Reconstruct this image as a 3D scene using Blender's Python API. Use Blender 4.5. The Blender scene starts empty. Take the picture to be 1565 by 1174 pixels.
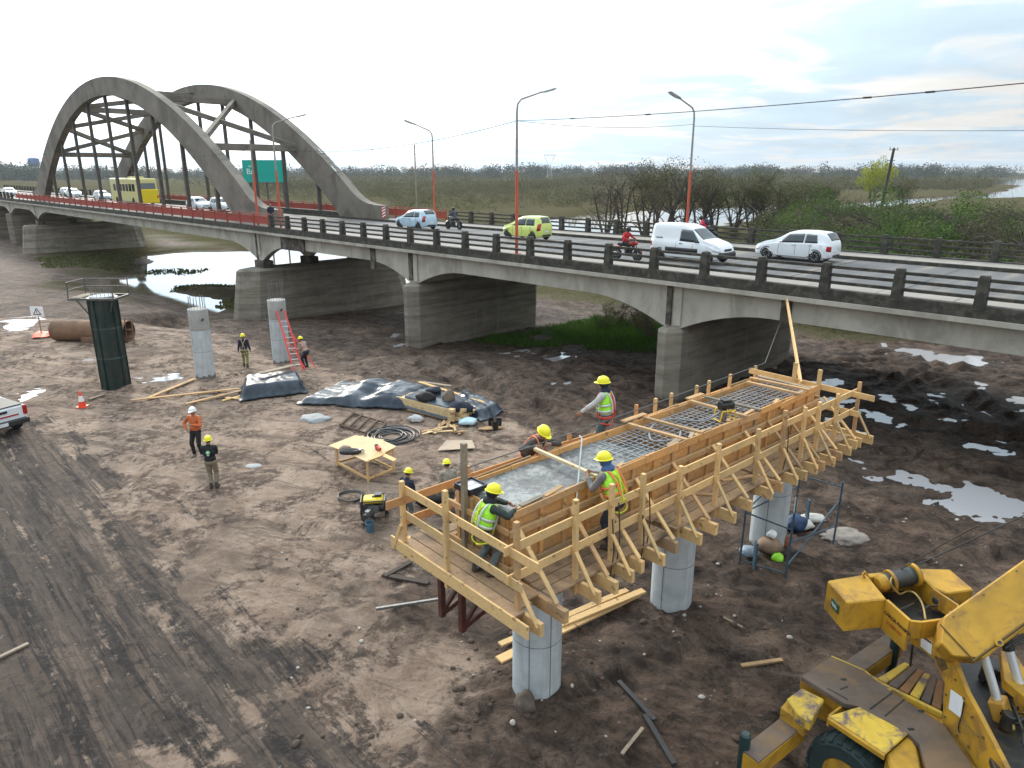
import bpy, bmesh, math, random
import numpy as np
from mathutils import Vector, Matrix
R = math.radians
scn = bpy.context.scene
COL = scn.collection
# ---------------------------------------------------------------- camera
cam_d = bpy.data.cameras.new('camera')
cam = bpy.data.objects.new('camera', cam_d)
COL.objects.link(cam)
CAMZ = 9.6
PITCH = R(16.7)
cam.location = (0, 0, CAMZ)
cam.rotation_euler = (R(90) - PITCH, 0, 0)
cam_d.sensor_width = 36
cam_d.lens = 36 * 1085 / 1565
cam_d.clip_start = 0.1
cam_d.clip_end = 9000
scn.camera = cam
# ---------------------------------------------------------------- sky and sun
SUN_EL, SUN_AZ = R(24), R(-28)      # azimuth from +Y, positive to the right
world = bpy.data.worlds.new('World')
scn.world = world
world.use_nodes = True
wn, wl = world.node_tree.nodes, world.node_tree.links
for n in list(wn): wn.remove(n)
wo = wn.new('ShaderNodeOutputWorld'); bg = wn.new('ShaderNodeBackground')
sky = wn.new('ShaderNodeTexSky'); sky.sky_type = 'NISHITA'; sky.sun_disc = False
sky.sun_elevation = SUN_EL; sky.sun_rotation = SUN_AZ; sky.air_density = 1.2; sky.dust_density = 3.0
tc = wn.new('ShaderNodeTexCoord'); sep = wn.new('ShaderNodeSeparateXYZ')
wl.new(tc.outputs['Generated'], sep.inputs[0])
# cloud layer: noise on the sky dome flattened towards the horizon
def wmath(op, a, b=None, clamp=False):
    n = wn.new('ShaderNodeMath'); n.operation = op; n.use_clamp = clamp
    for i, v in enumerate((a, b)):
        if v is None: continue
        if isinstance(v, (int, float)): n.inputs[i].default_value = v
        else: wl.new(v, n.inputs[i])
    return n.outputs[0]
zc = wmath('ADD', wmath('MAXIMUM', sep.outputs['Z'], 0.0), 0.10)
cx_ = wmath('DIVIDE', sep.outputs['X'], zc); cy_ = wmath('DIVIDE', sep.outputs['Y'], zc)
cmb = wn.new('ShaderNodeCombineXYZ'); wl.new(cx_, cmb.inputs[0]); wl.new(cy_, cmb.inputs[1])
nz = wn.new('ShaderNodeTexNoise'); nz.inputs['Scale'].default_value = 0.75; nz.inputs['Detail'].default_value = 7; nz.inputs['Roughness'].default_value = 0.6
nz.inputs['Distortion'].default_value = 0.4
wl.new(cmb.outputs[0], nz.inputs['Vector'])
cr = wn.new('ShaderNodeValToRGB'); wl.new(nz.outputs['Fac'], cr.inputs[0])
cr.color_ramp.elements[0].position = 0.22; cr.color_ramp.elements[1].position = 0.52
cover = wmath('MAXIMUM', cr.outputs[0], 0.93)
# brightness of the cloud falls with the angle from the hidden sun
dot = wn.new('ShaderNodeVectorMath'); dot.operation = 'DOT_PRODUCT'
sd = Vector((math.sin(SUN_AZ) * math.cos(SUN_EL), math.cos(SUN_AZ) * math.cos(SUN_EL), math.sin(SUN_EL)))
dot.inputs[1].default_value = sd
wl.new(tc.outputs['Generated'], dot.inputs[0])
near = wmath('POWER', wmath('MAXIMUM', dot.outputs['Value'], 0.0), 6.0)
cb = wmath('ADD', wmath('MULTIPLY', near, 17.0), 6.7)
nz2 = wn.new('ShaderNodeTexNoise'); nz2.inputs['Scale'].default_value = 1.6; nz2.inputs['Detail'].default_value = 6
wl.new(cmb.outputs[0], nz2.inputs['Vector'])
cb = wmath('MULTIPLY', cb, wmath('ADD', wmath('MULTIPLY', wmath('MAXIMUM', sep.outputs['Z'], 0.0), 1.9), 1.0))
cb = wmath('MULTIPLY', cb, wmath('ADD', wmath('MULTIPLY', nz2.outputs['Fac'], 0.40), 0.78))
ccol = wn.new('ShaderNodeVectorMath'); ccol.operation = 'SCALE'
nz3 = wn.new('ShaderNodeTexNoise'); nz3.inputs['Scale'].default_value = 0.9; nz3.inputs['Detail'].default_value = 5; nz3.inputs['Roughness'].default_value = .55; nz3.inputs['Distortion'].default_value = 1.2
mpv = wn.new('ShaderNodeMapping'); mpv.inputs['Location'].default_value = (3.1, 1.7, 0); wl.new(cmb.outputs[0], mpv.inputs[0]); wl.new(mpv.outputs[0], nz3.inputs['Vector'])
cv = wn.new('ShaderNodeValToRGB'); wl.new(nz3.outputs['Fac'], cv.inputs[0]); e_ = cv.color_ramp.elements
e_[0].position = .46; e_[0].color = (.70, .87, 1.0, 1); e_[1].position = .60; e_[1].color = (1.02, 1.0, .96, 1)
wl.new(cv.outputs[0], ccol.inputs[0]); wl.new(cb, ccol.inputs['Scale'])
skyb = wn.new('ShaderNodeVectorMath'); skyb.operation = 'SCALE'; wl.new(sky.outputs[0], skyb.inputs[0]); skyb.inputs['Scale'].default_value = 1.0
mx = wn.new('ShaderNodeMix'); mx.data_type = 'RGBA'
wl.new(cover, mx.inputs[0]); wl.new(skyb.outputs[0], mx.inputs[6]); wl.new(ccol.outputs[0], mx.inputs[7])
wl.new(mx.outputs[2], bg.inputs[0]); bg.inputs[1].default_value = 0.10
wl.new(bg.outputs[0], wo.inputs[0])
sun_d = bpy.data.lights.new('sun', 'SUN'); sun = bpy.data.objects.new('sun', sun_d); COL.objects.link(sun)
sun_d.energy = 2.1; sun_d.angle = R(10); sun_d.color = (1.0, 0.90, 0.76)
sun.rotation_euler = sd.to_track_quat('Z', 'Y').to_euler()
vs = scn.view_settings
vs.view_transform = 'Standard'; vs.look = 'None'; vs.exposure = 0.22; vs.gamma = 1.0; vs.use_curve_mapping = False
scn.cycles.max_bounces = 6; scn.cycles.diffuse_bounces = 3; scn.cycles.glossy_bounces = 3
scn.cycles.transparent_max_bounces = 6

# ---------------------------------------------------------------- layout helpers
_f = 1085.0
_F = np.array([0, math.cos(PITCH), -math.sin(PITCH)]); _U = np.array([0, math.sin(PITCH), math.cos(PITCH)]); _X = np.array([1.0, 0, 0])
def ray(x, y): return _F + _X * (x - 782.5) / _f - _U * (y - 587.0) / _f
def G(x, y, z=0.0):
    """ground position seen at photo pixel x, y on the level z"""
    d = ray(x, y); t = (z - CAMZ) / d[2]
    return Vector((d[0] * t, d[1] * t, z))
# bridge frame: u to the left along the deck, v across it away from the site
_ba = R(-45.3); BD = Vector((math.sin(_ba), math.cos(_ba), 0)); BN = Vector((math.cos(_ba), -math.sin(_ba), 0))
B0 = Vector((6.858, 30.525, 0))
def W(u, v, z): return B0 + BD * u + BN * v + Vector((0, 0, z))
# cap-beam frame: s along the new cap, c across it to the left
_ca = R(48.2); KS = Vector((math.sin(_ca), math.cos(_ca), 0)); KC = Vector((-math.cos(_ca), math.sin(_ca), 0))
K0 = Vector((0.47, 11.34, 0))
def K(s, c, z): return K0 + KS * s + KC * c + Vector((0, 0, z))

# ---------------------------------------------------------------- object helpers
def tag(o, label=None, cat=None, group=None, kind=None):
    if label: o['label'] = label
    if cat: o['category'] = cat
    if group: o['group'] = group
    if kind: o['kind'] = kind
    return o
def thing(name, label, cat, loc=(0, 0, 0), rotz=0.0, group=None):
    o = bpy.data.objects.new(name, None); COL.objects.link(o)
    o.location = loc; o.rotation_euler = (0, 0, rotz); o.empty_display_size = 0.2
    return tag(o, label, cat, group)
def link_mesh(name, me, m=None, parent=None, world=False, smooth=None):
    o = bpy.data.objects.new(name, me); COL.objects.link(o)
    if m is not None and not me.materials:
        for q in (m if isinstance(m, (list, tuple)) else [m]): me.materials.append(q)
    if parent is not None:
        o.parent = parent
        if world:
            L = Vector(parent.location); p = parent.parent
            while p is not None: L = L + Vector(p.location); p = p.parent
            me.transform(Matrix.Translation(-L))
    if smooth is not None:
        shade(me, smooth)
    return o
def shade(me, ang=40):
    me.polygons.foreach_set('use_smooth', [True] * len(me.polygons))
    if ang < 179: me.set_sharp_from_angle(angle=R(ang))
class MB:
    def __init__(s): s.v = []; s.f = []; s.m = []; s.mi = 0
    def add(s, vs, fs):
        b = len(s.v); s.v += [tuple(q) for q in vs]
        for f in fs: s.f.append(tuple(b + i for i in f)); s.m.append(s.mi)
        return s
    def box(s, c, d, M=None):
        """box centre c, full size d, optional 3x3 axes"""
        vs = []
        for x in (-.5, .5):
            for y in (-.5, .5):
                for z in (-.5, .5):
                    q = Vector((x * d[0], y * d[1], z * d[2]))
                    if M is not None: q = M @ q
                    vs.append(Vector(c) + q)
        return s.add(vs, [(0, 1, 3, 2), (4, 6, 7, 5), (0, 4, 5, 1), (2, 3, 7, 6), (0, 2, 6, 4), (1, 5, 7, 3)])
    def bar(s, a, b, w, h, up=(0, 0, 1)):
        """rectangular bar a->b, w sideways, h along up"""
        a, b = Vector(a), Vector(b); x = (b - a); L = x.length; x.normalize()
        upv = Vector(up)
        if abs(x.dot(upv.normalized())) > .995: upv = Vector((1, 0, 0))
        y = upv.cross(x).normalized(); z = x.cross(y).normalized()
        return s.box((a + b) / 2, (L, w, h), Matrix((x, y, z)).transposed())
    def tube(s, pts, r, n=8, cap=True):
        pts = [Vector(p) for p in pts]; k = len(pts)
        rs = r if isinstance(r, (list, tuple)) else [r] * k
        vs = []; prev = None
        for i, p in enumerate(pts):
            t = (pts[min(i + 1, k - 1)] - pts[max(i - 1, 0)]).normalized()
            ref = prev if prev is not None else (Vector((0, 0, 1)) if abs(t.z) < .9 else Vector((1, 0, 0)))
            y = (ref - t * ref.dot(t)).normalized(); x = y.cross(t); prev = y
            for j in range(n):
                a = 2 * math.pi * j / n
                vs.append(p + (x * math.cos(a) + y * math.sin(a)) * rs[i])
        fs = []
        for i in range(k - 1):
            for j in range(n):
                a = i * n + j; b = i * n + (j + 1) % n
                fs.append((a, b, b + n, a + n))
        if cap:
            fs.append(tuple(range(n - 1, -1, -1))); fs.append(tuple(range((k - 1) * n, k * n)))
        return s.add(vs, fs)
    def cyl(s, a, b, r, n=16, r2=None): return s.tube([a, b], [r, r if r2 is None else r2], n)
    def prism(s, poly, a, b, frame):
        """polygon (p,q) in frame(p,q,h) extruded h=a..b"""
        n = len(poly)
        vs = [frame(p, q, a) for p, q in poly] + [frame(p, q, b) for p, q in poly]
        fs = [tuple(range(n - 1, -1, -1)), tuple(range(n, 2 * n))]
        fs += [(i, (i + 1) % n, n + (i + 1) % n, n + i) for i in range(n)]
        return s.add(vs, fs)
    def lathe(s, prof, c=(0, 0, 0), n=16, M=None):
        vs = []; fs = []; k = len(prof)
        for (r, z) in prof:
            for j in range(n):
                a = 2 * math.pi * j / n; q = Vector((r * math.cos(a), r * math.sin(a), z))
                if M is not None: q = M @ q
                vs.append(Vector(c) + q)
        for i in range(k - 1):
            for j in range(n):
                fs.append((i * n + j, i * n + (j + 1) % n, (i + 1) * n + (j + 1) % n, (i + 1) * n + j))
        fs.append(tuple(range(n - 1, -1, -1))); fs.append(tuple(range((k - 1) * n, k * n)))
        return s.add(vs, fs)
    def build(s, name, m, parent=None, world=False, smooth=None, bevel=0, fix=True):
        me = bpy.data.meshes.new(name); me.from_pydata(s.v, [], s.f)
        ms = m if isinstance(m, (list, tuple)) else [m]
        for q in ms: me.materials.append(q)
        if len(ms) > 1: me.polygons.foreach_set('material_index', s.m)
        if fix:
            bm = bmesh.new(); bm.from_mesh(me); bmesh.ops.recalc_face_normals(bm, faces=bm.faces); bm.to_mesh(me); bm.free()
        o = link_mesh(name, me, None, parent, world, smooth)
        if bevel:
            b = o.modifiers.new('bevel', 'BEVEL'); b.width = bevel; b.segments = 1; b.limit_method = 'ANGLE'
        return o

# ---------------------------------------------------------------- materials
_mats = {}
def nt(name):
    m = bpy.data.materials.new(name); m.use_nodes = True
    t = m.node_tree; p = t.nodes['Principled BSDF']
    return m, t, p
def ramp(t, fac, stops):
    r = t.nodes.new('ShaderNodeValToRGB'); e = r.color_ramp.elements
    e[0].position, e[0].color = stops[0][0], (*stops[0][1], 1)
    e[1].position, e[1].color = stops[-1][0], (*stops[-1][1], 1)
    for p, c in stops[1:-1]:
        q = e.new(p); q.color = (*c, 1)
    t.links.new(fac, r.inputs[0]); return r.outputs[0]
def noise(t, scale, detail=5, rough=.55, stretch=None, coord='Object', dist=0.0, world=False):
    if world:
        tc = t.nodes.new('ShaderNodeNewGeometry').outputs['Position']
    else:
        tc = t.nodes.new('ShaderNodeTexCoord').outputs[coord]
    if stretch is not None:
        mp = t.nodes.new('ShaderNodeMapping'); mp.inputs['Scale'].default_value = stretch
        t.links.new(tc, mp.inputs[0]); tc = mp.outputs[0]
    n = t.nodes.new('ShaderNodeTexNoise'); n.inputs['Scale'].default_value = scale
    n.inputs['Detail'].default_value = detail; n.inputs['Roughness'].default_value = rough; n.inputs['Distortion'].default_value = dist
    t.links.new(tc, n.inputs['Vector']); return n.outputs['Fac']
def mixc(t, fac, a, b, mode='MIX'):
    n = t.nodes.new('ShaderNodeMix'); n.data_type = 'RGBA'; n.blend_type = mode
    for i, v in ((0, fac), (6, a), (7, b)):
        if isinstance(v, (int, float)): n.inputs[i].default_value = v
        elif isinstance(v, tuple): n.inputs[i].default_value = (*v, 1) if len(v) == 3 else v
        else: t.links.new(v, n.inputs[i])
    return n.outputs[2]
def mth(t, op, a, b=0.0, clamp=False):
    n = t.nodes.new('ShaderNodeMath'); n.operation = op; n.use_clamp = clamp
    for i, v in enumerate((a, b)):
        if isinstance(v, (int, float)): n.inputs[i].default_value = v
        else: t.links.new(v, n.inputs[i])
    return n.outputs[0]
def bump(t, p, h, strength=.3, dist=.02):
    b = t.nodes.new('ShaderNodeBump'); b.inputs['Strength'].default_value = strength; b.inputs['Distance'].default_value = dist
    t.links.new(h, b.inputs['Height']); t.links.new(b.outputs[0], p.inputs['Normal'])
def M(name, col, rough=.6, metal=0.0, var=.18, scale=6.0, stain=None, stain_amt=.45, stain_scale=1.5, bmp=.15, spec=.5, stretch=None, isl=0.0, coat=0.0, world=False):
    """painted / plain surface with mottling, optional stains with their own shape and per-piece variation"""
    if name in _mats: return _mats[name]
    m, t, p = nt(name)
    n = noise(t, scale, 6, .6, stretch, world=world)
    lo = tuple(c * (1 - var) for c in col); hi = tuple(min(1, c * (1 + var)) for c in col)
    c = ramp(t, n, [(.3, lo), (.7, hi)])
    if stain is not None:
        n2 = noise(t, stain_scale, 8, .65, stretch, dist=.6, world=world)
        f = mth(t, 'MULTIPLY', ramp(t, n2, [(.48, (0, 0, 0)), (.62, (1, 1, 1))]), stain_amt)
        c = mixc(t, f, c, stain)
    if isl:
        g = t.nodes.new('ShaderNodeNewGeometry')
        k = mth(t, 'ADD', mth(t, 'MULTIPLY', g.outputs['Random Per Island'], 2 * isl), 1 - isl)
        v = t.nodes.new('ShaderNodeVectorMath'); v.operation = 'SCALE'; t.links.new(c, v.inputs[0]); t.links.new(k, v.inputs['Scale']); c = v.outputs[0]
    t.links.new(c, p.inputs['Base Color'])
    p.inputs['Roughness'].default_value = rough; p.inputs['Metallic'].default_value = metal
    p.inputs['Specular IOR Level'].default_value = spec; p.inputs['Coat Weight'].default_value = coat
    if bmp: bump(t, p, n, bmp, .01)
    _mats[name] = m; return m
def wood(name, col, var=.22, stain=(.1, .075, .05), amt=.35):
    if name in _mats: return _mats[name]
    m, t, p = nt(name)
    g = t.nodes.new('ShaderNodeNewGeometry'); oi = t.nodes.new('ShaderNodeObjectInfo')
    rnd = mth(t, 'FRACT', mth(t, 'ADD', g.outputs['Random Per Island'], oi.outputs['Random']))
    # grain: fine noise, shifted per plank
    n = noise(t, 14, 5, .6, (1, 1, 1)); n3 = noise(t, 1.4, 6, .6)
    c = ramp(t, n, [(.3, tuple(q * (1 - var * .6) for q in col)), (.7, tuple(min(1, q * (1 + var * .5)) for q in col))])
    k = mth(t, 'ADD', mth(t, 'MULTIPLY', rnd, 2 * var), 1 - var)
    v = t.nodes.new('ShaderNodeVectorMath'); v.operation = 'SCALE'; t.links.new(c, v.inputs[0]); t.links.new(k, v.inputs['Scale'])
    c = mixc(t, mth(t, 'MULTIPLY', rnd, .35), v.outputs[0], (col[0] * .95, col[1] * .72, col[2] * .5))
    f = mth(t, 'MULTIPLY', ramp(t, n3, [(.5, (0, 0, 0)), (.66, (1, 1, 1))]), amt)
    c = mixc(t, f, c, stain)
    kn = noise(t, 9, 1, .3)
    c = mixc(t, mth(t, 'MULTIPLY', ramp(t, kn, [(.70, (0, 0, 0)), (.74, (1, 1, 1))]), .6), c, (.16, .08, .03))
    t.links.new(c, p.inputs['Base Color']); p.inputs['Roughness'].default_value = .8; p.inputs['Specular IOR Level'].default_value = .25
    bump(t, p, n, .25, .01); _mats[name] = m; return m

# ---------------------------------------------------------------- numpy noise
def _hash(ix, iy, seed):
    h = (ix.astype(np.int64) * 374761393 + iy.astype(np.int64) * 668265263 + seed * 1274126177) & 0xffffffff
    h = ((h ^ (h >> 13)) * 1274126177) & 0xffffffff
    return ((h ^ (h >> 16)) & 0xffff) / 65535.0
def vnoise(x, y, seed=0):
    ix, iy = np.floor(x), np.floor(y); fx, fy = x - ix, y - iy
    fx = fx * fx * (3 - 2 * fx); fy = fy * fy * (3 - 2 * fy)
    a = _hash(ix, iy, seed); b = _hash(ix + 1, iy, seed); c = _hash(ix, iy + 1, seed); d = _hash(ix + 1, iy + 1, seed)
    return (a * (1 - fx) + b * fx) * (1 - fy) + (c * (1 - fx) + d * fx) * fy
def fbm(x, y, seed=0, oct=4, gain=.5):
    s = 0; a = 1; tot = 0
    for i in range(oct):
        s = s + a * vnoise(x * 2 ** i + 17.3 * i, y * 2 ** i + 9.1 * i, seed + i); tot += a; a *= gain
    return s / tot
def sstep(e0, e1, x):
    t = np.clip((x - e0) / (e1 - e0), 0, 1); return t * t * (3 - 2 * t)
def poly_sd(px, py, poly):
    """signed distance (negative inside) from points to polygon"""
    d = np.full(px.shape, 1e18); inside = np.zeros(px.shape, bool); n = len(poly)
    for i in range(n):
        ax, ay = poly[i][:2]; bx, by = poly[(i + 1) % n][:2]
        ex, ey = bx - ax, by - ay; wx, wy = px - ax, py - ay
        t = np.clip((wx * ex + wy * ey) / (ex * ex + ey * ey + 1e-12), 0, 1)
        d = np.minimum(d, (wx - ex * t) ** 2 + (wy - ey * t) ** 2)
        c = (ay > py) != (by > py)
        with np.errstate(divide='ignore', invalid='ignore'):
            xi = ax + (py - ay) * ex / (ey if ey != 0 else 1e-12)
        inside ^= c & (px < xi)
    d = np.sqrt(d); return np.where(inside, -d, d)
def line_d(px, py, pts):
    d = np.full(px.shape, 1e18)
    for i in range(len(pts) - 1):
        ax, ay = pts[i][:2]; bx, by = pts[i + 1][:2]; ex, ey = bx - ax, by - ay; wx, wy = px - ax, py - ay
        t = np.clip((wx * ex + wy * ey) / (ex * ex + ey * ey + 1e-12), 0, 1)
        d = np.minimum(d, np.hypot(wx - ex * t, wy - ey * t))
    return d
# ================================================================ GROUND, WATER
RIVER_Z = -2.45
def gp(pts, z=0.0): return [tuple(G(x, y, z)[:2]) for x, y in pts]
river_poly = gp([(148, 441), (172, 446), (238, 450), (262, 463), (300, 474), (335, 479), (352, 470), (330, 458), (290, 452), (268, 446), (275, 437), (330, 438), (362, 441), (395, 448), (470, 470), (612, 466), (640, 448), (712, 427), (850, 396), (1000, 368), (1130, 340), (1200, 334), (1330, 320), (1451, 305), (1560, 302), (1640, 296), (1640, 268), (1565, 273), (1500, 276), (1512, 281), (1560, 284), (1530, 293), (1451, 300), (1300, 311), (1200, 313), (1000, 320), (905, 327), (855, 335), (745, 346), (640, 358), (560, 366), (480, 372), (400, 383), (300, 385), (258, 388), (215, 393), (222, 404), (208, 416), (172, 424)], RIVER_Z)
# (level, polygon in photo pixels on the ground)
puddle_px = [
    (-.02, [(1303, 703), (1345, 714), (1400, 722), (1460, 738), (1520, 745), (1600, 770), (1600, 800), (1540, 806), (1470, 800), (1420, 772), (1432, 756), (1380, 745), (1325, 738)]),
    (-.02, [(1462, 672), (1500, 676), (1580, 690), (1580, 702), (1520, 694), (1478, 686)]),
    (-.1, [(1362, 528), (1410, 534), (1500, 545), (1530, 562), (1480, 566), (1420, 556), (1375, 543)]),
    (-.06, [(1296, 614), (1330, 622), (1385, 654), (1350, 650), (1310, 634)]),
    (-.08, [(1425, 596), (1455, 600), (1462, 618), (1432, 612)]),
    (-.08, [(1484, 584), (1515, 590), (1512, 600), (1488, 596)]),
    (-.08, [(1546, 602), (1600, 606), (1600, 632), (1556, 628)]),
    (-.1, [(1212, 583), (1280, 580), (1320, 590), (1280, 594), (1225, 592)]),
    (-.15, [(0, 490), (50, 486), (62, 494), (40, 505), (0, 508)]),
    (-.05, [(205, 577), (278, 570), (300, 580), (230, 586)]),
    (-.05, [(30, 594), (58, 592), (64, 607), (36, 612)]),
    (-.12, [(118, 548), (150, 541), (158, 546), (130, 551)]),
    (-.15, [(770, 543), (800, 538), (812, 545), (790, 548)]),
    (-.15, [(832, 548), (862, 541), (868, 548), (846, 556)]),
    (-.12, [(848, 585), (880, 575), (888, 582), (866, 592)]),
    (-.35, [(590, 512), (622, 504), (624, 510), (604, 518)]),
    (-.35, [(596, 528), (620, 522), (622, 529), (600, 534)]),
    (-.05, [(1262, 640), (1300, 650), (1335, 672), (1300, 668)]), (-.05, [(1330, 596), (1365, 604), (1420, 628), (1395, 630), (1345, 612)]), (-.05, [(1225, 610), (1280, 606), (1290, 614), (1240, 620)]), (-.05, [(1440, 640), (1492, 634), (1500, 644), (1460, 652)]),
    (-.05, [(1120, 560), (1180, 556), (1190, 564), (1140, 568)]),
]
puddles = []
_cp = []   # terrain control points x, y, z
def cpt(p, z): _cp.append((p[0], p[1], z))
for x in range(-60, 61, 8):
    for y in range(-60, 27, 8):
        if x > -32 or y < 20: cpt((x, y), 0.0)
for q in [(200, 520), (60, 560), (0, 500), (330, 560), (450, 565), (600, 560), (560, 600), (800, 600), (1200, 700), (1400, 640), (1500, 560), (1560, 600), (100, 520), (150, 500)]: cpt(G(*q, 0), 0.0)
for q in [(0, 455), (60, 460), (130, 465), (210, 478), (330, 490)]: cpt(G(*q, -.9), -.9)
for v in (-4, 0, 4, 8, 12, 16): cpt(W(0, v, 0), -.12 - .03 * (v + 4))
for u in (-5, -12, -20, -28):
    for v in (-8, -4, 0, 4, 9): cpt(W(u, v, 0), -.12)
for v in (-5, -1, 4, 9, 14, 20): cpt(W(18.4, v, 0), -.95 - .02 * (v + 5))
for v in (-7, -2, 5, 12, 18): cpt(W(38.5, v, 0), -2.25)
for v in (-6, 0, 6, 14, 22): cpt(W(104, v, 0), -1.95)
for u, v in [(130, 0), (160, 0), (130, 20), (200, 10), (70, 40), (130, 60), (40, 50), (0, 45), (30, 90), (0, 90), (90, 120), (200, 100)]: cpt(W(u, v, 0), -1.9)
for u, v in [(-30, 35), (-60, 40), (-15, 30)]: cpt(W(u, v, 0), -.9)
for u, v in [(-60, 100), (-30, 75)]: cpt(W(u, v, 0), -1.6)
for u in (-10, -20, -35, -60): cpt(W(u, -6, 0), -.1); cpt(W(u, 0, 0), -.12); cpt(W(u, 8, 0), -.2); cpt(W(u, 16, 0), -.3); cpt(W(u, 22, 0), -.5)
for u in (60, 80): cpt(W(u, -20, 0), -1.6); cpt(W(u, -35, 0), -.8)
for u in (120, 150, 200): cpt(W(u, -25, 0), -1.8); cpt(W(u, -60, 0), -1.0)
_cp = np.array(_cp)
def base_h(x, y):
    sh = x.shape; x = x.ravel(); y = y.ravel(); out = np.empty(x.shape)
    for i in range(0, len(x), 40000):
        X, Y = x[i:i + 40000, None], y[i:i + 40000, None]
        w = 1.0 / ((X - _cp[None, :, 0]) ** 2 + (Y - _cp[None, :, 1]) ** 2 + 4.0) ** 2
        out[i:i + 40000] = (w * _cp[None, :, 2]).sum(1) / w.sum(1)
    far = sstep(150, 400, np.hypot(x, y)); out = out * (1 - far) + (-1.9) * far
    return out.reshape(sh)
for L, pp in puddle_px:      # settle every puddle just below the bank round it
    for _ in range(4):
        w_ = gp(pp, L); a_ = np.array(w_); L = float(np.median(base_h(a_[:, 0], a_[:, 1]))) - .07
    puddles.append((L, gp(pp, L)))
gravel_poly = gp([(-80, 640), (40, 648), (100, 668), (160, 700), (215, 790), (290, 900), (420, 1010), (560, 1100), (640, 1240), (-400, 1240), (-300, 700)])
sand_poly = gp([(-120, 470), (60, 470), (240, 470), (330, 500), (480, 560), (640, 600), (830, 660), (760, 780), (640, 840), (600, 960), (760, 1010), (700, 1130), (640, 1240), (-500, 1240), (-300, 600)])
mound = [(Vector((0.47, 11.34, 0)), 1.0)]
lanes = [gp(l) for l in ([(40, 655), (120, 790), (230, 960), (420, 1200)], [(-20, 665), (40, 800), (120, 960), (230, 1200)], [(80, 660), (190, 790), (330, 960), (560, 1200)], [(-120, 700), (-60, 850), (10, 1010), (80, 1200)], [(-10, 760), (60, 900), (150, 1060), (230, 1240)])]
ruts_px = [([(1210, 560), (1330, 580), (1450, 575), (1565, 600)], .3, .12), ([(1210, 530), (1300, 545), (1420, 580), (1565, 650)], .35, .14), ([(1240, 600), (1350, 640), (1450, 655), (1565, 668)], .4, .14),
           ([(720, 560), (830, 580), (960, 610), (1000, 640)], .35, .14), ([(640, 560), (760, 600), (860, 640), (900, 670)], .35, .12), ([(800, 520), (900, 560), (980, 600)], .4, .14),
           ([(600, 530), (700, 560), (820, 610)], .3, .1), ([(1300, 520), (1440, 560), (1565, 575)], .4, .12), ([(0, 560), (120, 575), (250, 560), (330, 540)], .4, .08), ([(60, 600), (180, 560), (300, 530)], .3, .08),
           ([(1220, 640), (1330, 690), (1450, 700), (1565, 730)], .4, .12)]
ruts_px += [([(1215, 548), (1290, 556), (1400, 590), (1480, 640), (1565, 690)], .22, .16), ([(1230, 566), (1330, 600), (1420, 640), (1520, 665)], .22, .14), ([(1260, 620), (1340, 600), (1420, 560), (1565, 540)], .25, .16),
            ([(1340, 660), (1440, 620), (1565, 590)], .22, .14), ([(1350, 690), (1450, 720), (1565, 745)], .2, .12), ([(1220, 540), (1400, 548), (1565, 585)], .3, .16), ([(1225, 530), (1400, 532), (1565, 560)], .25, .14), ([(980, 870), (1120, 900), (1300, 860), (1565, 850)], .25, .08), ([(900, 1080), (1050, 1010), (1200, 960)], .25, .08),
            ([(650, 545), (760, 572), (880, 600), (960, 640)], .2, .14), ([(650, 575), (740, 590), (830, 625)], .2, .12), ([(800, 545), (880, 575), (990, 590)], .22, .16), ([(830, 520), (930, 548), (1000, 560)], .25, .14), ([(500, 520), (600, 545), (700, 590)], .2, .1),
            ([(120, 690), (190, 700), (260, 760)], .2, .05), ([(430, 800), (560, 840), (700, 860)], .25, .07), ([(380, 1000), (480, 930), (600, 900)], .25, .07), ([(330, 640), (250, 600), (120, 590), (0, 600)], .25, .08), ([(0, 540), (150, 560), (300, 550)], .22, .08)]
ruts = [(gp(a), w, d) for a, w, d in ruts_px]
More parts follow.
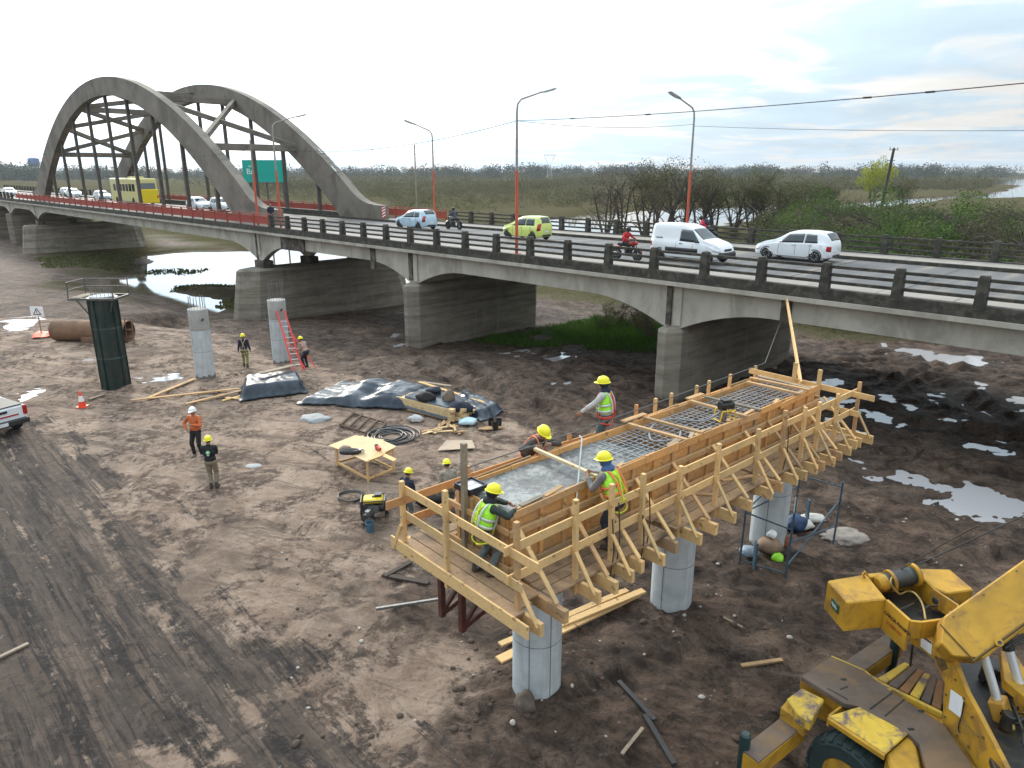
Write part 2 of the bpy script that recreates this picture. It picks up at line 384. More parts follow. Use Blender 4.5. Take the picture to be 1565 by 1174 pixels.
def height(x, y, full=True):
    h = base_h(x, y); dist = np.hypot(x, y)
    sand = sstep(.8, -.8, poly_sd(x, y, sand_poly) + (fbm(x * .9, y * .9, 5) - .5) * 2.4)
    grav = sstep(1.6, -1.6, poly_sd(x, y, gravel_poly) + (fbm(x * .8, y * .8, 9, 5) - .5) * 3.4)
    nearm = sstep(160, 40, dist)
    amp = .10 + .08 * (1 - sand)
    h = h + nearm * ((fbm(x * .35, y * .35, 1, 4) - .5) * 2 * amp + (fbm(x * 1.6, y * 1.6, 3, 4) - .5) * (.05 + .11 * (1 - sand)) + (1 - sand) * nearm * (np.abs(fbm(x * .8, y * .8, 8, 3) - .5)) * .3
         + (fbm(x * 5, y * 5, 12, 3) - .5) * (.022 + .09 * (1 - sand)) + (np.abs(fbm(x * 2.7 + 3 * fbm(x, y, 15, 2), y * 2.7, 14, 4) - .5)) * (.05 + .18 * (1 - sand)))
    for pts, w, dep in ruts:
        d = line_d(x, y, pts) + (fbm(x * 1.2, y * 1.2, 21) - .5) * .5
        h = h - dep * np.exp(-(d / w) ** 2) + dep * .7 * np.exp(-((d - w * 2) / (w * .8)) ** 2)
    tl = np.full(x.shape, 1e9)
    for l in lanes: tl = np.minimum(tl, line_d(x, y, l))
    h = h - .03 * np.exp(-((tl + (fbm(x * .7, y * .7, 25) - .5) * .6) / .22) ** 2) * nearm
    # scraped channel under the new cap and mud heaps round the columns
    for cpos in (K(0, 0, 0), K(4.25, 0, 0), K(8.5, 0, 0)):
        r = np.hypot(x - cpos.x, y - cpos.y)
        h = h + .12 * np.exp(-((r - .75) / .35) ** 2) * (fbm(x * 2, y * 2, 30) + .3)
    # puddle basins
    for L, pp in puddles:
        sd_ = poly_sd(x, y, pp) + (fbm(x * 1.2, y * 1.2, 41, 6, .62) - .44) * 2.6 + .02
        rim = sstep(1.3, .0, sd_)
        h = h * (1 - rim) + (np.maximum(L + .01 + sd_ * .09 + (fbm(x * 4, y * 4, 43, 3) - .5) * .10 * sstep(0, .6, sd_), L - .15)) * rim
    rs = poly_sd(x, y, river_poly) + (fbm(x * .22, y * .22, 51, 5) - .5) * (3.0 + dist * .02)
    rim = sstep(9, 0, rs)
    h = h * (1 - rim) + np.clip(RIVER_Z + .02 + rs * .07, RIVER_Z - .6, 0) * rim
    return h, sand, grav, rs, tl
def _axis(lo, hi, step, g, far, near=None):
    c = list(np.arange(lo, hi, step)); s = step
    while c[-1] < far: s *= g; c.append(c[-1] + s)
    s = step; b = [c[0]]
    while b[-1] > -(near or far): s *= g; b.append(b[-1] - s)
    return np.array(b[:0:-1] + c)
ax = _axis(-16, 18, .13, 1.028, 4500); ay = _axis(5, 34, .12, 1.026, 5200, 300)
GX, GY = np.meshgrid(ax, ay)
GH, SAND, GRAV, RS, TL = height(GX, GY)
def height_at(x, y):
    i = np.clip(np.searchsorted(ax, x) - 1, 0, len(ax) - 2); j = np.clip(np.searchsorted(ay, y) - 1, 0, len(ay) - 2)
    fx = (x - ax[i]) / (ax[i + 1] - ax[i]); fy = (y - ay[j]) / (ay[j + 1] - ay[j])
    return float((GH[j, i] * (1 - fx) + GH[j, i + 1] * fx) * (1 - fy) + (GH[j + 1, i] * (1 - fx) + GH[j + 1, i + 1] * fx) * fy)
def on_ground(p, dz=0.0): return Vector((p[0], p[1], height_at(p[0], p[1]) + dz))
def GG(x, y, dz=0.0):
    """position on the real terrain under photo pixel"""
    z = 0.0
    for _ in range(6):
        p = G(x, y, z); z = height_at(p.x, p.y)
    p = G(x, y, z); return Vector((p.x, p.y, z + dz))
ny, nx = GX.shape
me = bpy.data.meshes.new('ground')
vv = np.stack([GX.ravel(), GY.ravel(), GH.ravel()], 1)
idx = np.arange(nx * ny).reshape(ny, nx)
q = np.stack([idx[:-1, :-1], idx[:-1, 1:], idx[1:, 1:], idx[1:, :-1]], -1).reshape(-1, 4)
me.vertices.add(len(vv)); me.vertices.foreach_set('co', vv.ravel())
me.loops.add(q.size); me.loops.foreach_set('vertex_index', q.ravel())
me.polygons.add(len(q)); me.polygons.foreach_set('loop_start', np.arange(0, q.size, 4)); me.polygons.foreach_set('loop_total', np.full(len(q), 4))
me.update(); me.validate(); shade(me, 180)
DIST = np.hypot(GX, GY)
# surface masks: kinds of soil, not light
_bd = (GX - B0.x) * BN.x + (GY - B0.y) * BN.y; _bu = (GX - B0.x) * BD.x + (GY - B0.y) * BD.y
green = sstep(0.2, 1.2, 1 - np.abs(_bd - 11) / 9) * sstep(0, 3, _bu - 1.5) * sstep(17, 13, _bu) * sstep(.35, .55, fbm(GX * .5, GY * .5, 61) + .12)
beyond = sstep(17, 24, _bd + (fbm(GX * .2, GY * .2, 62) - .5) * 8)
bank = sstep(10, 2, RS) * sstep(-2, 1, RS) * sstep(.42, .6, fbm(GX * .25, GY * .25, 63)) * (_bu > 30)
_leftfar = sstep(-2, 2, poly_sd(GX, GY, gp([(95, 408), (210, 396), (260, 382), (215, 345), (100, 345), (60, 395)], -2)) * -1 + (fbm(GX * .3, GY * .3, 67) - .5) * 5)
GRASS = np.clip(np.maximum(np.maximum(green, beyond), np.maximum(bank, _leftfar)), 0, 1)
wet = np.zeros_like(GX)
for L, pp in puddles: wet = np.maximum(wet, sstep(1.3, 0, poly_sd(GX, GY, pp) + (fbm(GX, GY, 71) - .5)))
WET = np.clip(np.maximum(wet, sstep(6, 0, RS)), 0, 1)
for nm, arr in (('sand', SAND), ('gravel', GRAV), ('grass', GRASS), ('wet', WET), ('tread', np.exp(-(TL / .28) ** 2))):
    at = me.attributes.new(nm, 'FLOAT', 'POINT'); at.data.foreach_set('value', arr.ravel().astype(np.float32))
_l0, _l1 = G(420, 1100), G(80, 700)
LANE_ROT = -math.atan2(_l1.y - _l0.y, _l1.x - _l0.x)
def ground_mat():
    m, t, p = nt('ground_soil')
    A = lambda nm: (lambda a: (setattr(a, 'attribute_name', nm), a.outputs['Fac'])[1])(t.nodes.new('ShaderNodeAttribute'))
    big = noise(t, .22, 6, .6, dist=.5, world=True); mid = noise(t, 1.1, 10, .72, dist=1.0, world=True); fine = noise(t, 11, 10, .75, world=True)
    mott = noise(t, 3.4, 12, .78, dist=.35, world=True); blot = noise(t, .62, 12, .76, dist=.5, world=True)
    th = lambda f, a_, b_, k=1.0: ramp(t, f, [(a_, (0, 0, 0)), (b_, (k, k, k))])
    def streak(rot, sc, seedx):
        mp1 = t.nodes.new('ShaderNodeMapping'); mp1.inputs['Rotation'].default_value = (0, 0, rot); t.links.new(t.nodes.new('ShaderNodeNewGeometry').outputs['Position'], mp1.inputs[0])
        mp2 = t.nodes.new('ShaderNodeMapping'); mp2.inputs['Scale'].default_value = sc; mp2.inputs['Location'].default_value = (seedx, 0, 0); t.links.new(mp1.outputs[0], mp2.inputs[0])
        n_ = t.nodes.new('ShaderNodeTexNoise'); n_.inputs['Scale'].default_value = 1.0; n_.inputs['Detail'].default_value = 10; n_.inputs['Roughness'].default_value = .7; n_.inputs['Distortion'].default_value = .6
        t.links.new(mp2.outputs[0], n_.inputs['Vector']); return n_.outputs['Fac']
    stA = streak(LANE_ROT, (.16, 2.0, 1), 0); stB = streak(LANE_ROT, (.35, 5.0, 1), 7); stC = streak(R(20), (.22, 1.7, 1), 3)
    mud = mixc(t, th(mid, .41, .56), (.036, .022, .015), (.135, .088, .062))
    mud = mixc(t, th(stC, .47, .60, .75), mud, (.026, .018, .014))
    mud = mixc(t, th(blot, .50, .62, .8), mud, (.22, .155, .115))
    mud = mixc(t, th(mott, .55, .62, .65), mud, (.15, .105, .08))
    mud = mixc(t, th(fine, .54, .60, .6), mud, (.018, .012, .009))
    snd = mixc(t, th(mid, .38, .60), (.27, .187, .135), (.45, .338, .258))
    snd = mixc(t, th(big, .36, .62), snd, mixc(t, .35, snd, (.18, .12, .088)))
    snd = mixc(t, mth(t, 'MULTIPLY', th(blot, .48, .54), th(mott, .42, .52, .8)), snd, (.062, .042, .032))
    snd = mixc(t, mth(t, 'MULTIPLY', th(mott, .535, .575, .8), th(blot, .42, .56)), snd, (.085, .056, .041))
    snd = mixc(t, th(stC, .53, .60, .6), snd, (.10, .070, .053))
    snd = mixc(t, th(big, .56, .66, .6), snd, (.13, .09, .068))
    snd = mixc(t, th(fine, .55, .61, .5), snd, (.10, .068, .05))
    stD = streak(LANE_ROT, (.07, 1.05, 1), 13); stE = streak(LANE_ROT, (.5, 11.0, 1), 21)
    gr = mixc(t, th(stA, .42, .54), (.022, .021, .022), (.105, .076, .058))
    gr = mixc(t, th(stD, .50, .57, .85), gr, (.19, .138, .105))
    gr = mixc(t, th(stB, .48, .55, .85), gr, (.015, .015, .017))
    gr = mixc(t, th(stE, .50, .56, .6), gr, (.024, .022, .022))
    gr = mixc(t, mth(t, 'MULTIPLY', th(blot, .56, .62, .8), th(stE, .42, .5)), gr, (.17, .128, .10))
    gr = mixc(t, th(mott, .52, .57, .65), gr, (.020, .020, .022))
    gr = mixc(t, th(fine, .56, .62, .5), gr, (.12, .105, .095))
    tread = mth(t, 'MULTIPLY', A('tread'), th(stE, .40, .55, .6))
    gr = mixc(t, tread, gr, (.15, .115, .092))
    sandm = mth(t, 'ADD', A('sand'), mth(t, 'ADD', mth(t, 'MULTIPLY', mth(t, 'SUBTRACT', blot, .5), 2.2), mth(t, 'MULTIPLY', mth(t, 'SUBTRACT', mott, .5), 1.0)), True)
    gravm = ramp(t, mth(t, 'ADD', mth(t, 'MULTIPLY', A('gravel'), .85), mth(t, 'ADD', mth(t, 'MULTIPLY', mth(t, 'SUBTRACT', stA, .5), 3.2), mth(t, 'ADD', mth(t, 'MULTIPLY', mth(t, 'SUBTRACT', blot, .5), 1.7), mth(t, 'MULTIPLY', mth(t, 'SUBTRACT', mott, .5), 1.2)))), [(.30, (0, 0, 0)), (.58, (.95, .95, .95))])
    c = mixc(t, ramp(t, sandm, [(.30, (0, 0, 0)), (.72, (1, 1, 1))]), mud, snd)
    c = mixc(t, gravm, c, gr)
    grs = mixc(t, th(mott, .40, .58), (.040, .045, .018), (.12, .10, .055))
    fieldn = noise(t, .035, 6, .6, world=True)
    grs = mixc(t, th(fieldn, .45, .6, .7), grs, (.105, .085, .055))
    gm = ramp(t, mth(t, 'ADD', A('grass'), mth(t, 'MULTIPLY', mth(t, 'SUBTRACT', mott, .5), .8)), [(.35, (0, 0, 0)), (.6, (1, 1, 1))])
    c = mixc(t, gm, c, grs)
    w = mth(t, 'MULTIPLY', A('wet'), .22, True)
    c = mixc(t, w, c, (.04, .027, .019))
    # scattered pale pebbles and chips
    vo = t.nodes.new('ShaderNodeTexVoronoi'); vo.inputs['Scale'].default_value = 5.5; vo.feature = 'F1'
    t.links.new(t.nodes.new('ShaderNodeNewGeometry').outputs['Position'], vo.inputs['Vector'])
    sel = mth(t, 'MULTIPLY', mth(t, 'LESS_THAN', vo.outputs['Distance'], .16), mth(t, 'GREATER_THAN', noise(t, 2.2, 2, .5, world=True), .60))
    c = mixc(t, mth(t, 'MULTIPLY', sel, .5), c, (.32, .29, .26))
    t.links.new(c, p.inputs['Base Color'])
    rr = mth(t, 'SUBTRACT', .93, mth(t, 'ADD', mth(t, 'MULTIPLY', w, .35), mth(t, 'MULTIPLY', mth(t, 'MULTIPLY', mth(t, 'SUBTRACT', 1.0, sandm), mth(t, 'SUBTRACT', 1.0, A('grass'))), .16)))
    t.links.new(rr, p.inputs['Roughness']); t.links.new(mth(t, 'MULTIPLY', mth(t, 'SUBTRACT', 1.0, A('grass')), .25), p.inputs['Specular IOR Level'])
    hsum = mth(t, 'ADD', mth(t, 'MULTIPLY', mott, .8), mth(t, 'MULTIPLY', fine, .3))
    mpw = t.nodes.new('ShaderNodeMapping'); mpw.inputs['Rotation'].default_value = (0, 0, LANE_ROT); t.links.new(t.nodes.new('ShaderNodeNewGeometry').outputs['Position'], mpw.inputs[0])
    wv = t.nodes.new('ShaderNodeTexWave'); wv.bands_direction = 'X'; wv.inputs['Scale'].default_value = 2.2; wv.inputs['Distortion'].default_value = 1.5; wv.inputs['Detail'].default_value = 2; t.links.new(mpw.outputs[0], wv.inputs['Vector'])
    hsum = mth(t, 'ADD', hsum, mth(t, 'MULTIPLY', mth(t, 'MULTIPLY', wv.outputs['Fac'], mth(t, 'MULTIPLY', A('tread'), th(mid, .50, .60))), .05))
    bump(t, p, hsum, 1.0, .22)
    return m
me.materials.append(ground_mat())
ground = link_mesh('ground', me); tag(ground, kind='structure')
def water_mat(name, col, rough=.03, rip=.02, sc=2.0, ior=1.5):
    m, t, p = nt(name)
    p.inputs['Base Color'].default_value = (*col, 1); p.inputs['Roughness'].default_value = rough
    p.inputs['IOR'].default_value = ior
    n = noise(t, sc, 4, .6, (1, 1, 1), world=True); bump(t, p, n, rip, .05); return m
mb = MB()
x0, x1, y0, y1 = -140, 1500, 40, 2500
mb.add([(x0, y0, RIVER_Z), (x1, y0, RIVER_Z), (x1, y1, RIVER_Z), (x0, y1, RIVER_Z)], [(0, 1, 2, 3)])
tag(mb.build('river_water', water_mat('river_water', (.13, .11, .075), .04, .05, .8)), kind='structure')
wm = water_mat('puddle_water', (.44, .425, .43), .05, .02, 2.5, 2.0)  # bright sky reflection is painted in as a pale base colour
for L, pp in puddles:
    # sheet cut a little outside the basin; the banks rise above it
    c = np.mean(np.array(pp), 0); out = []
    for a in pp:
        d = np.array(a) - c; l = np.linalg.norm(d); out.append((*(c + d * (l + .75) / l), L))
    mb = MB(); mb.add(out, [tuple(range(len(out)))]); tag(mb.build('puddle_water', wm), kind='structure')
# ================================================================ BRIDGE
conc = M('weathered_concrete', (.41, .38, .32), .85, var=.14, scale=.9, stain=(.14, .12, .09), stain_amt=.42, stain_scale=.7, bmp=.2, stretch=(1, 1, .45))
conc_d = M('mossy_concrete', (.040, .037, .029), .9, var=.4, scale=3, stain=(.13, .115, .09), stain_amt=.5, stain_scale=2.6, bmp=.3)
conc_arch = M('arch_concrete', (.19, .165, .135), .88, var=.22, scale=.5, stain=(.08, .07, .058), stain_amt=.6, stain_scale=.35, bmp=.2)
conc_joint = M('stained_joint', (.055, .046, .036), .9, var=.4, scale=2, stain=(.25, .22, .18), stain_amt=.5, stain_scale=1.5)
sidew = M('pavement_concrete', (.26, .235, .205), .85, var=.12, scale=1.2, stain=(.2, .17, .14), stain_amt=.4, stain_scale=.8)
redp = M('red_paint', (.36, .055, .035), .6, var=.2, scale=4, stain=(.16, .07, .05), stain_amt=.5, stain_scale=2)
def pier_mat():
    m, t, p = nt('pier_concrete')
    n = noise(t, .8, 7, .65, (1, 1, 2.2), world=True); st = noise(t, .35, 5, .6, (.5, .5, 9), world=True); ve = noise(t, 1.1, 5, .6, (1.6, 1.6, .18), world=True)
    c = ramp(t, n, [(.3, (.18, .155, .12)), (.7, (.31, .275, .22))])
    c = mixc(t, ramp(t, st, [(.45, (0, 0, 0)), (.62, (.6, .6, .6))]), c, (.095, .075, .055))
    c = mixc(t, ramp(t, ve, [(.55, (0, 0, 0)), (.68, (.55, .55, .55))]), c, (.26, .25, .23))
    t.links.new(c, p.inputs['Base Color']); p.inputs['Roughness'].default_value = .9; bump(t, p, n, .3, .02); return m
pierm = pier_mat()
bridge = thing('arch_bridge', 'long concrete road bridge with a tied arch span over the river and grey approach spans', 'bridge', tuple(B0))
UMIN, UMAX = -75, 205
def wframe(axis_v=True): return lambda p, q, h: W(p, h, q)
def interp(pts, u):
    us = [p[0] for p in pts]; return float(np.interp(u, us, [p[1] for p in pts]))
def haunch(pu, left=4.4, right=4.4, zt=3.02, zm=4.0):
    out = []
    for k in range(9):
        a = k / 8; out.append((pu - right + (right - .45) * a, zm - (zm - zt) * a ** 1.9))
    for k in range(9):
        a = 1 - k / 8; out.append((pu + .45 + (left - .45) * (1 - a), zm - (zm - zt) * a ** 1.9))
    return out
bot = [(UMIN, 4.0)]
for pu in (-55.2, -36.8, -18.4, 0, 18.4): bot += haunch(pu, 4.6, 4.4)
bot += haunch(38.5, 5.5, 4.2, 2.72, 3.95)
bot += haunch(107.5, 4.5, 5.5, 2.95, 4.05)
for pu in (124, 142.4, 160.8, 179.2): bot += haunch(pu)
bot.append((UMAX, 4.0))
for k, (v0, v1) in enumerate(((.28, .78), (4.4, 4.85), (9.0, 9.45), (12.95, 13.4))):
    poly = bot + [(UMAX, 4.97), (UMIN, 4.97)]
    mb = MB(); mb.prism(poly, v0, v1, wframe()); mb.build('girder', conc, bridge, True)
mb = MB(); mb.prism([(UMIN, 4.88), (UMAX, 4.88), (UMAX, 5.05), (UMIN, 5.05)], -.14, 14.25, wframe()); mb.build('deck_slab', conc, bridge, True)
mb = MB()
for v0, v1 in ((-.05, .27), (13.85, 14.16)): mb.prism([(UMIN, 5.052), (UMAX, 5.052), (UMAX, 5.47), (UMIN, 5.47)], v0, v1, wframe())
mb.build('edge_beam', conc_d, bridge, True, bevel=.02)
for v0, v1, s in ((.272, 2.42, 1), (11.9, 13.848, -1)):
    mb = MB()
    u = UMIN
    while u < UMAX: mb.prism([(u, 5.054), (u + 2.46, 5.054), (u + 2.46, 5.41), (u, 5.41)], v0, v1, wframe()); u += 2.48
    mb.build('footway_slab', sidew, bridge, True, bevel=.012)
for v0 in (2.424, 11.75):
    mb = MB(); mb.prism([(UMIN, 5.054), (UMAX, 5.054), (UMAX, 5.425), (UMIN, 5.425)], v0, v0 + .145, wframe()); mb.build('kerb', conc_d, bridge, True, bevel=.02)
# pilasters and joint stains on the outer girder
for side, (va, vb) in enumerate(((.20, .277), (13.403, 13.48))):
    for u0, u1, z0 in [(pu - .45, pu - .05, 3.1) for pu in (-18.4, 0, 18.4, 38.7, 107.7, 124, 142.4)]:
        mb = MB(); mb.prism([(u0, z0), (u1, z0), (u1, 4.875), (u0, 4.875)], va, vb, wframe()); mb.build('pilaster', conc, bridge, True, bevel=.02)
    for u0, u1, z0 in [(.05, .3, 3.1), (18.45, 18.8, 3.15), (-5.25, -4.85, 3.95), (22.35, 22.85, 3.5), (38.75, 38.95, 2.75), (-22.5, -22.1, 3.9), (107.8, 108, 3)]:
        mb = MB(); mb.prism([(u0, z0), (u1, z0), (u1, 4.87), (u0, 4.87)], va - .01, vb, wframe()); mb.build('joint_cover', conc_joint, bridge, True)
mb = MB(); mb.prism([(31.2, 3.9), (34.7, 3.86), (34.7, 4.9), (31.2, 4.9)], .15, .277, wframe()); mb.build('dark_end_block', conc_joint, bridge, True, bevel=.02)  # end block darker than the girder face behind it
# cross beams below the deck
for u in list(np.arange(-55, 36, 4.6)) + list(np.arange(40, 200, 5.5)):
    mb = MB(); mb.prism([(u, 4.15), (u + .28, 4.15), (u + .28, 4.878), (u, 4.878)], .785, 12.945, wframe()); mb.build('cross_beam', conc, bridge, True)
# piers: wall piers with pointed cutwaters
def pier(u, z0, z1, v0, v1, hw, slope=0.0, nose=.6):
    def ring(z, off):
        h = hw + off; a, b = v0 - off * 1.2, v1 + off * 1.2
        return [W(u - h * .28, a, z), W(u + h * .28, a, z), W(u + h, a + nose, z), W(u + h, b - nose, z), W(u + h * .28, b, z), W(u - h * .28, b, z), W(u - h, b - nose, z), W(u - h, a + nose, z)]
    r0, r1 = ring(z0, slope * (z1 - z0)), ring(z1, 0); r2 = ring(z1 + .16, -.2)
    mb = MB(); vs = r0 + r1 + r2; fs = [tuple(range(7, -1, -1)), tuple(range(16, 24))]
    for k in range(2): fs += [(k * 8 + i, k * 8 + (i + 1) % 8, k * 8 + 8 + (i + 1) % 8, k * 8 + 8 + i) for i in range(8)]
    mb.add(vs, fs); o = mb.build('pier', pierm, bridge, True)
    return o
pier(0, -2.2, 2.86, -.45, 12.1, .62)
pier(18.4, -2.8, 2.86, -.45, 11.2, .62)
pier(-18.4, -1.5, 2.86, -.45, 12.1, .62); pier(-36.8, -1.5, 2.86, -.45, 12.1, .62); pier(-55.2, -1.5, 2.86, -.45, 12.1, .62)
p1 = pier(38.5, -3.6, 1.95, -1.7, 14.0, 1.1, .13, 1.3)
p0 = pier(107.5, -3.6, 1.9, -1.7, 14.0, 1.1, .13, 1.3)
for u in (124, 142.4, 160.8, 179.2): pier(u, -3, 2.9, -.45, 12.1, .62)
for u in (38.5, 107.5):
    for v in (.1, 4.2, 8.8, 12.8):
        mb = MB(); mb.prism([(u - .75, 2.112), (u + .75, 2.112), (u + .75, 2.7), (u - .75, 2.7)], v, v + .9, wframe()); mb.build('bearing', conc_joint, bridge, True, bevel=.03)
for u in (0, 18.4, -18.4, -36.8, -55.2, 124, 142.4, 160.8, 179.2):
    mb = MB(); mb.prism([(u - .4, 2.9), (u + .4, 2.9), (u + .4, 4.0), (u - .4, 4.0)], .8, 12.9, wframe()); mb.build('pier_diaphragm', conc, bridge, True)
# concrete railing: posts and three rails
def rail_run(u0, u1, v, name_n=[0]):
    n0, n1 = int(math.ceil((u0 - 1.0) / 2.48)), int(math.floor((u1 - 1.0) / 2.48)); us = [1.0 + 2.48 * k for k in range(n0, n1 + 1)]
    for i, u in enumerate(us):
        r = random.Random(int(u * 10 + v)); lean = r.uniform(-.01, .01)
        mb = MB(); vs = []
        for z, a, b in ((5.3, .17, .17), (6.3, .15, .145), (6.42, .125, .12)):
            for du, dv in ((-a, -b), (a, -b), (a, b), (-a, b)): vs.append(W(u + du + lean * (z - 5.3), v + dv, z))
        fs = [(3, 2, 1, 0), (8, 9, 10, 11)] + [(k * 4 + i, k * 4 + (i + 1) % 4, k * 4 + 4 + (i + 1) % 4, k * 4 + 4 + i) for k in range(2) for i in range(4)]
        mb.add(vs, fs); mb.build('railing_post', conc_d, bridge, True, bevel=.012)
    for z in (6.27, 5.99, 5.71):
        mb = MB()
        for a, b in zip(us[:-1], us[1:]):
            mb.prism([(a + .152, z - .055), (b - .152, z - .055), (b - .152, z + .055), (a + .152, z + .055)], v - .05, v + .05, wframe())
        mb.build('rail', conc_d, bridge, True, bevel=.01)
rail_run(-60, 36, .1); rail_run(-60, 31, 14.0); rail_run(118, 198, .1); rail_run(118, 198, 14.0)
# red steel railing along the arch span
for v, ua, ub in ((.1, 36.2, 117.5), (14.0, 31.5, 117.5)):
    us = list(np.arange(ua, ub, 2.4))
    mb = MB()
    for z in (6.38, 6.2, 5.66):
        mb.prism([(ua, z), (ub, z), (ub, z + .06), (ua, z + .06)], v - .03, v + .03, wframe())
    mb.build('red_rail', redp, bridge, True)
    for u in us: mb = MB(); mb.prism([(u - .05, 5.47), (u + .05, 5.47), (u + .05, 6.37), (u - .05, 6.37)], v - .06, v + .06, wframe()); mb.build('red_railing_post', redp, bridge, True)
    mb = MB()
    for a in us:
        for k in range(1, 24):
            u = a + k * .1
            if u < ub: mb.prism([(u - .032, 5.721), (u + .032, 5.721), (u + .032, 6.199), (u - .032, 6.199)], v - .012, v + .012, wframe())
    mb.build('railing_bars', redp, bridge, True)
# road surface
def asphalt():
    m, t, p = nt('asphalt')
    tc = t.nodes.new('ShaderNodeTexCoord').outputs['Object']
    rot = t.nodes.new('ShaderNodeMapping'); rot.inputs['Rotation'].default_value = (0, 0, -_ba - R(90)); t.links.new(tc, rot.inputs[0])
    st = t.nodes.new('ShaderNodeMapping'); st.inputs['Scale'].default_value = (.05, 1.5, 1); t.links.new(rot.outputs[0], st.inputs[0])
    a = t.nodes.new('ShaderNodeTexNoise'); a.inputs['Scale'].default_value = 1.0; a.inputs['Detail'].default_value = 3; t.links.new(st.outputs[0], a.inputs['Vector'])
    n = noise(t, 25, 6, .7); b = noise(t, .6, 6, .6)
    c = ramp(t, a.outputs['Fac'], [(.3, (.085, .083, .083)), (.5, (.12, .116, .113)), (.65, (.22, .185, .15))])
    c = mixc(t, ramp(t, b, [(.45, (0, 0, 0)), (.65, (.5, .5, .5))]), c, (.07, .07, .072))
    c = mixc(t, mth(t, 'MULTIPLY', n, .25), c, (.05, .05, .05))
    t.links.new(c, p.inputs['Base Color']); p.inputs['Roughness'].default_value = .75; bump(t, p, n, .2, .01); return m
mb = MB()
mb.prism([(UMIN, 5.054), (UMAX, 5.054), (UMAX, 5.25), (UMIN, 5.25)], 2.572, 11.747, wframe()); tag(mb.build('road', asphalt()), kind='structure')
mb = MB()
seal = M('joint_sealant', (.04, .04, .04), .7, bmp=0)
for u in np.arange(-40.4, 140, 4.6): mb.prism([(u, 5.252), (u + .07, 5.252), (u + .07, 5.256), (u, 5.256)], 2.6, 11.7, wframe())
mb.build('expansion_joint', seal, bridge, True)
# far abutment road beyond the deck
# ---- arches
UC = 76.3
def arch_o(u): return 19.5 - .0103 * (u - UC) ** 2
def arch_i(u): return 17.63 - .0122 * (u - UC) ** 2
def arch_c(u): return (arch_o(u) + arch_i(u)) / 2
def arch(v0, v1):
    n = 60; ua, ub = 45.6, 107.0; T, Bt = [], []
    # outer line with flared feet, inner line down to the tie
    for u, z in ((38.0, 6.62), (39.2, 6.66), (40.3, 6.78), (41.4, 7.1), (42.6, 7.75), (43.8, 8.65)): T.append((u, z))
    for i in range(n + 1): u = 45.0 + (UC + 30.9 - 45.0) * i / n; T.append((u, arch_o(u)))
    for u, z in ((108.6, 8.6), (109.8, 7.7), (111.0, 7.05), (112.1, 6.75), (113.6, 6.62)): T.append((u, z))
    for i in range(n + 1): u = ua + (ub - ua) * i / n; Bt.append((u, max(arch_i(u), 5.06)))
    Bt = [(38.0, 5.06), (44.6, 5.06)] + Bt + [(107.8, 5.06), (113.6, 5.06)]
    def resample(P, m):
        P = np.array(P); d = np.r_[0, np.cumsum(np.hypot(*np.diff(P, axis=0).T))]; t = np.linspace(0, d[-1], m)
        return np.stack([np.interp(t, d, P[:, 0]), np.interp(t, d, P[:, 1])], 1)
    m = 90; T = resample(T, m); Bt = resample(Bt, m)
    vs = []; fs = []
    for a, b in zip(T, Bt): vs += [W(a[0], v0, a[1]), W(a[0], v1, a[1]), W(b[0], v1, b[1]), W(b[0], v0, b[1])]
    for i in range(m - 1):
        for k in range(4): fs.append((i * 4 + k, i * 4 + (k + 1) % 4, i * 4 + 4 + (k + 1) % 4, i * 4 + 4 + k))
    fs += [(0, 1, 2, 3), (m * 4 - 1, m * 4 - 2, m * 4 - 3, m * 4 - 4)]
    mb = MB(); mb.add(vs, fs); mb.build('arch_rib', conc_arch, bridge, True, smooth=35)
    mb = MB(); mb.prism([(45, 5.06), (107.4, 5.06), (107.4, 5.82), (45, 5.82)], v0 + .05, v1 - .05, wframe()); mb.build('tie_beam', conc_d, bridge, True, bevel=.02)
    for u in np.arange(49.1, 106, 6.6):
        zt = arch_i(u) + .3; mb = MB(); vm = (v0 + v1) / 2
        mb.prism([(u - .17, 5.82), (u + .17, 5.82), (u + .17, zt), (u - .17, zt)], vm - .15, vm + .15, wframe()); mb.build('hanger', M('hanger_steel', (.075, .065, .055), .7, var=.3, scale=2), bridge, True)
AV = ((1.55, 2.38), (11.9, 12.72))
for a in AV: arch(*a)
br = conc_arch
vi, vo = AV[0][1] - .2, AV[1][0] + .2
def strut(ua, va, ub, vb, w=.42, h=.5, dz=-.1):
    mb = MB(); mb.bar(W(ua, va, arch_c(ua) + dz), W(ub, vb, arch_c(ub) + dz), w, h); mb.build('wind_brace', br, bridge, True, bevel=.02)
for u in (52.2, 65.2, 87.4, 100.4): strut(u, vi, u, vo, .5, .62, -.25)
for a, b in ((52.2, 65.2), (65.2, 76.3), (76.3, 87.4), (87.4, 93.9), (93.9, 100.4)):
    strut(a, vi, b, vo, .42, .5); strut(a, vo, b, vi, .42, .48, -.12)
strut(76.3, vi, 76.3, vo, .5, .6, -.25)
# red and white hazard board on the far arch foot
ub = 38.0
hb = thing('hazard_board', 'red and white striped hazard board on the end of the far arch foot', 'hazard board', tuple(W(ub - .03, 12.0, 5.5)))
mb = MB(); mb.prism([(11.95, 5.55), (12.35, 5.55), (12.35, 6.55), (11.95, 6.55)], ub - .03, ub - .008, lambda p, q, h: W(h, p, q)); mb.build('board', M('hazard_red', (.5, .04, .03), .5, bmp=0), hb, True)
mb = MB()
for k in range(4):
    z = 5.58 + k * .25; mb.prism([(11.96, z), (12.34, z + .16), (12.34, z + .27 if z + .27 < 6.54 else 6.54), (11.96, z + .11)], ub - .034, ub - .031, lambda p, q, h: W(h, p, q))
mb.build('white_stripes', M('sign_white', (.8, .8, .8), .5, bmp=0), hb, True)
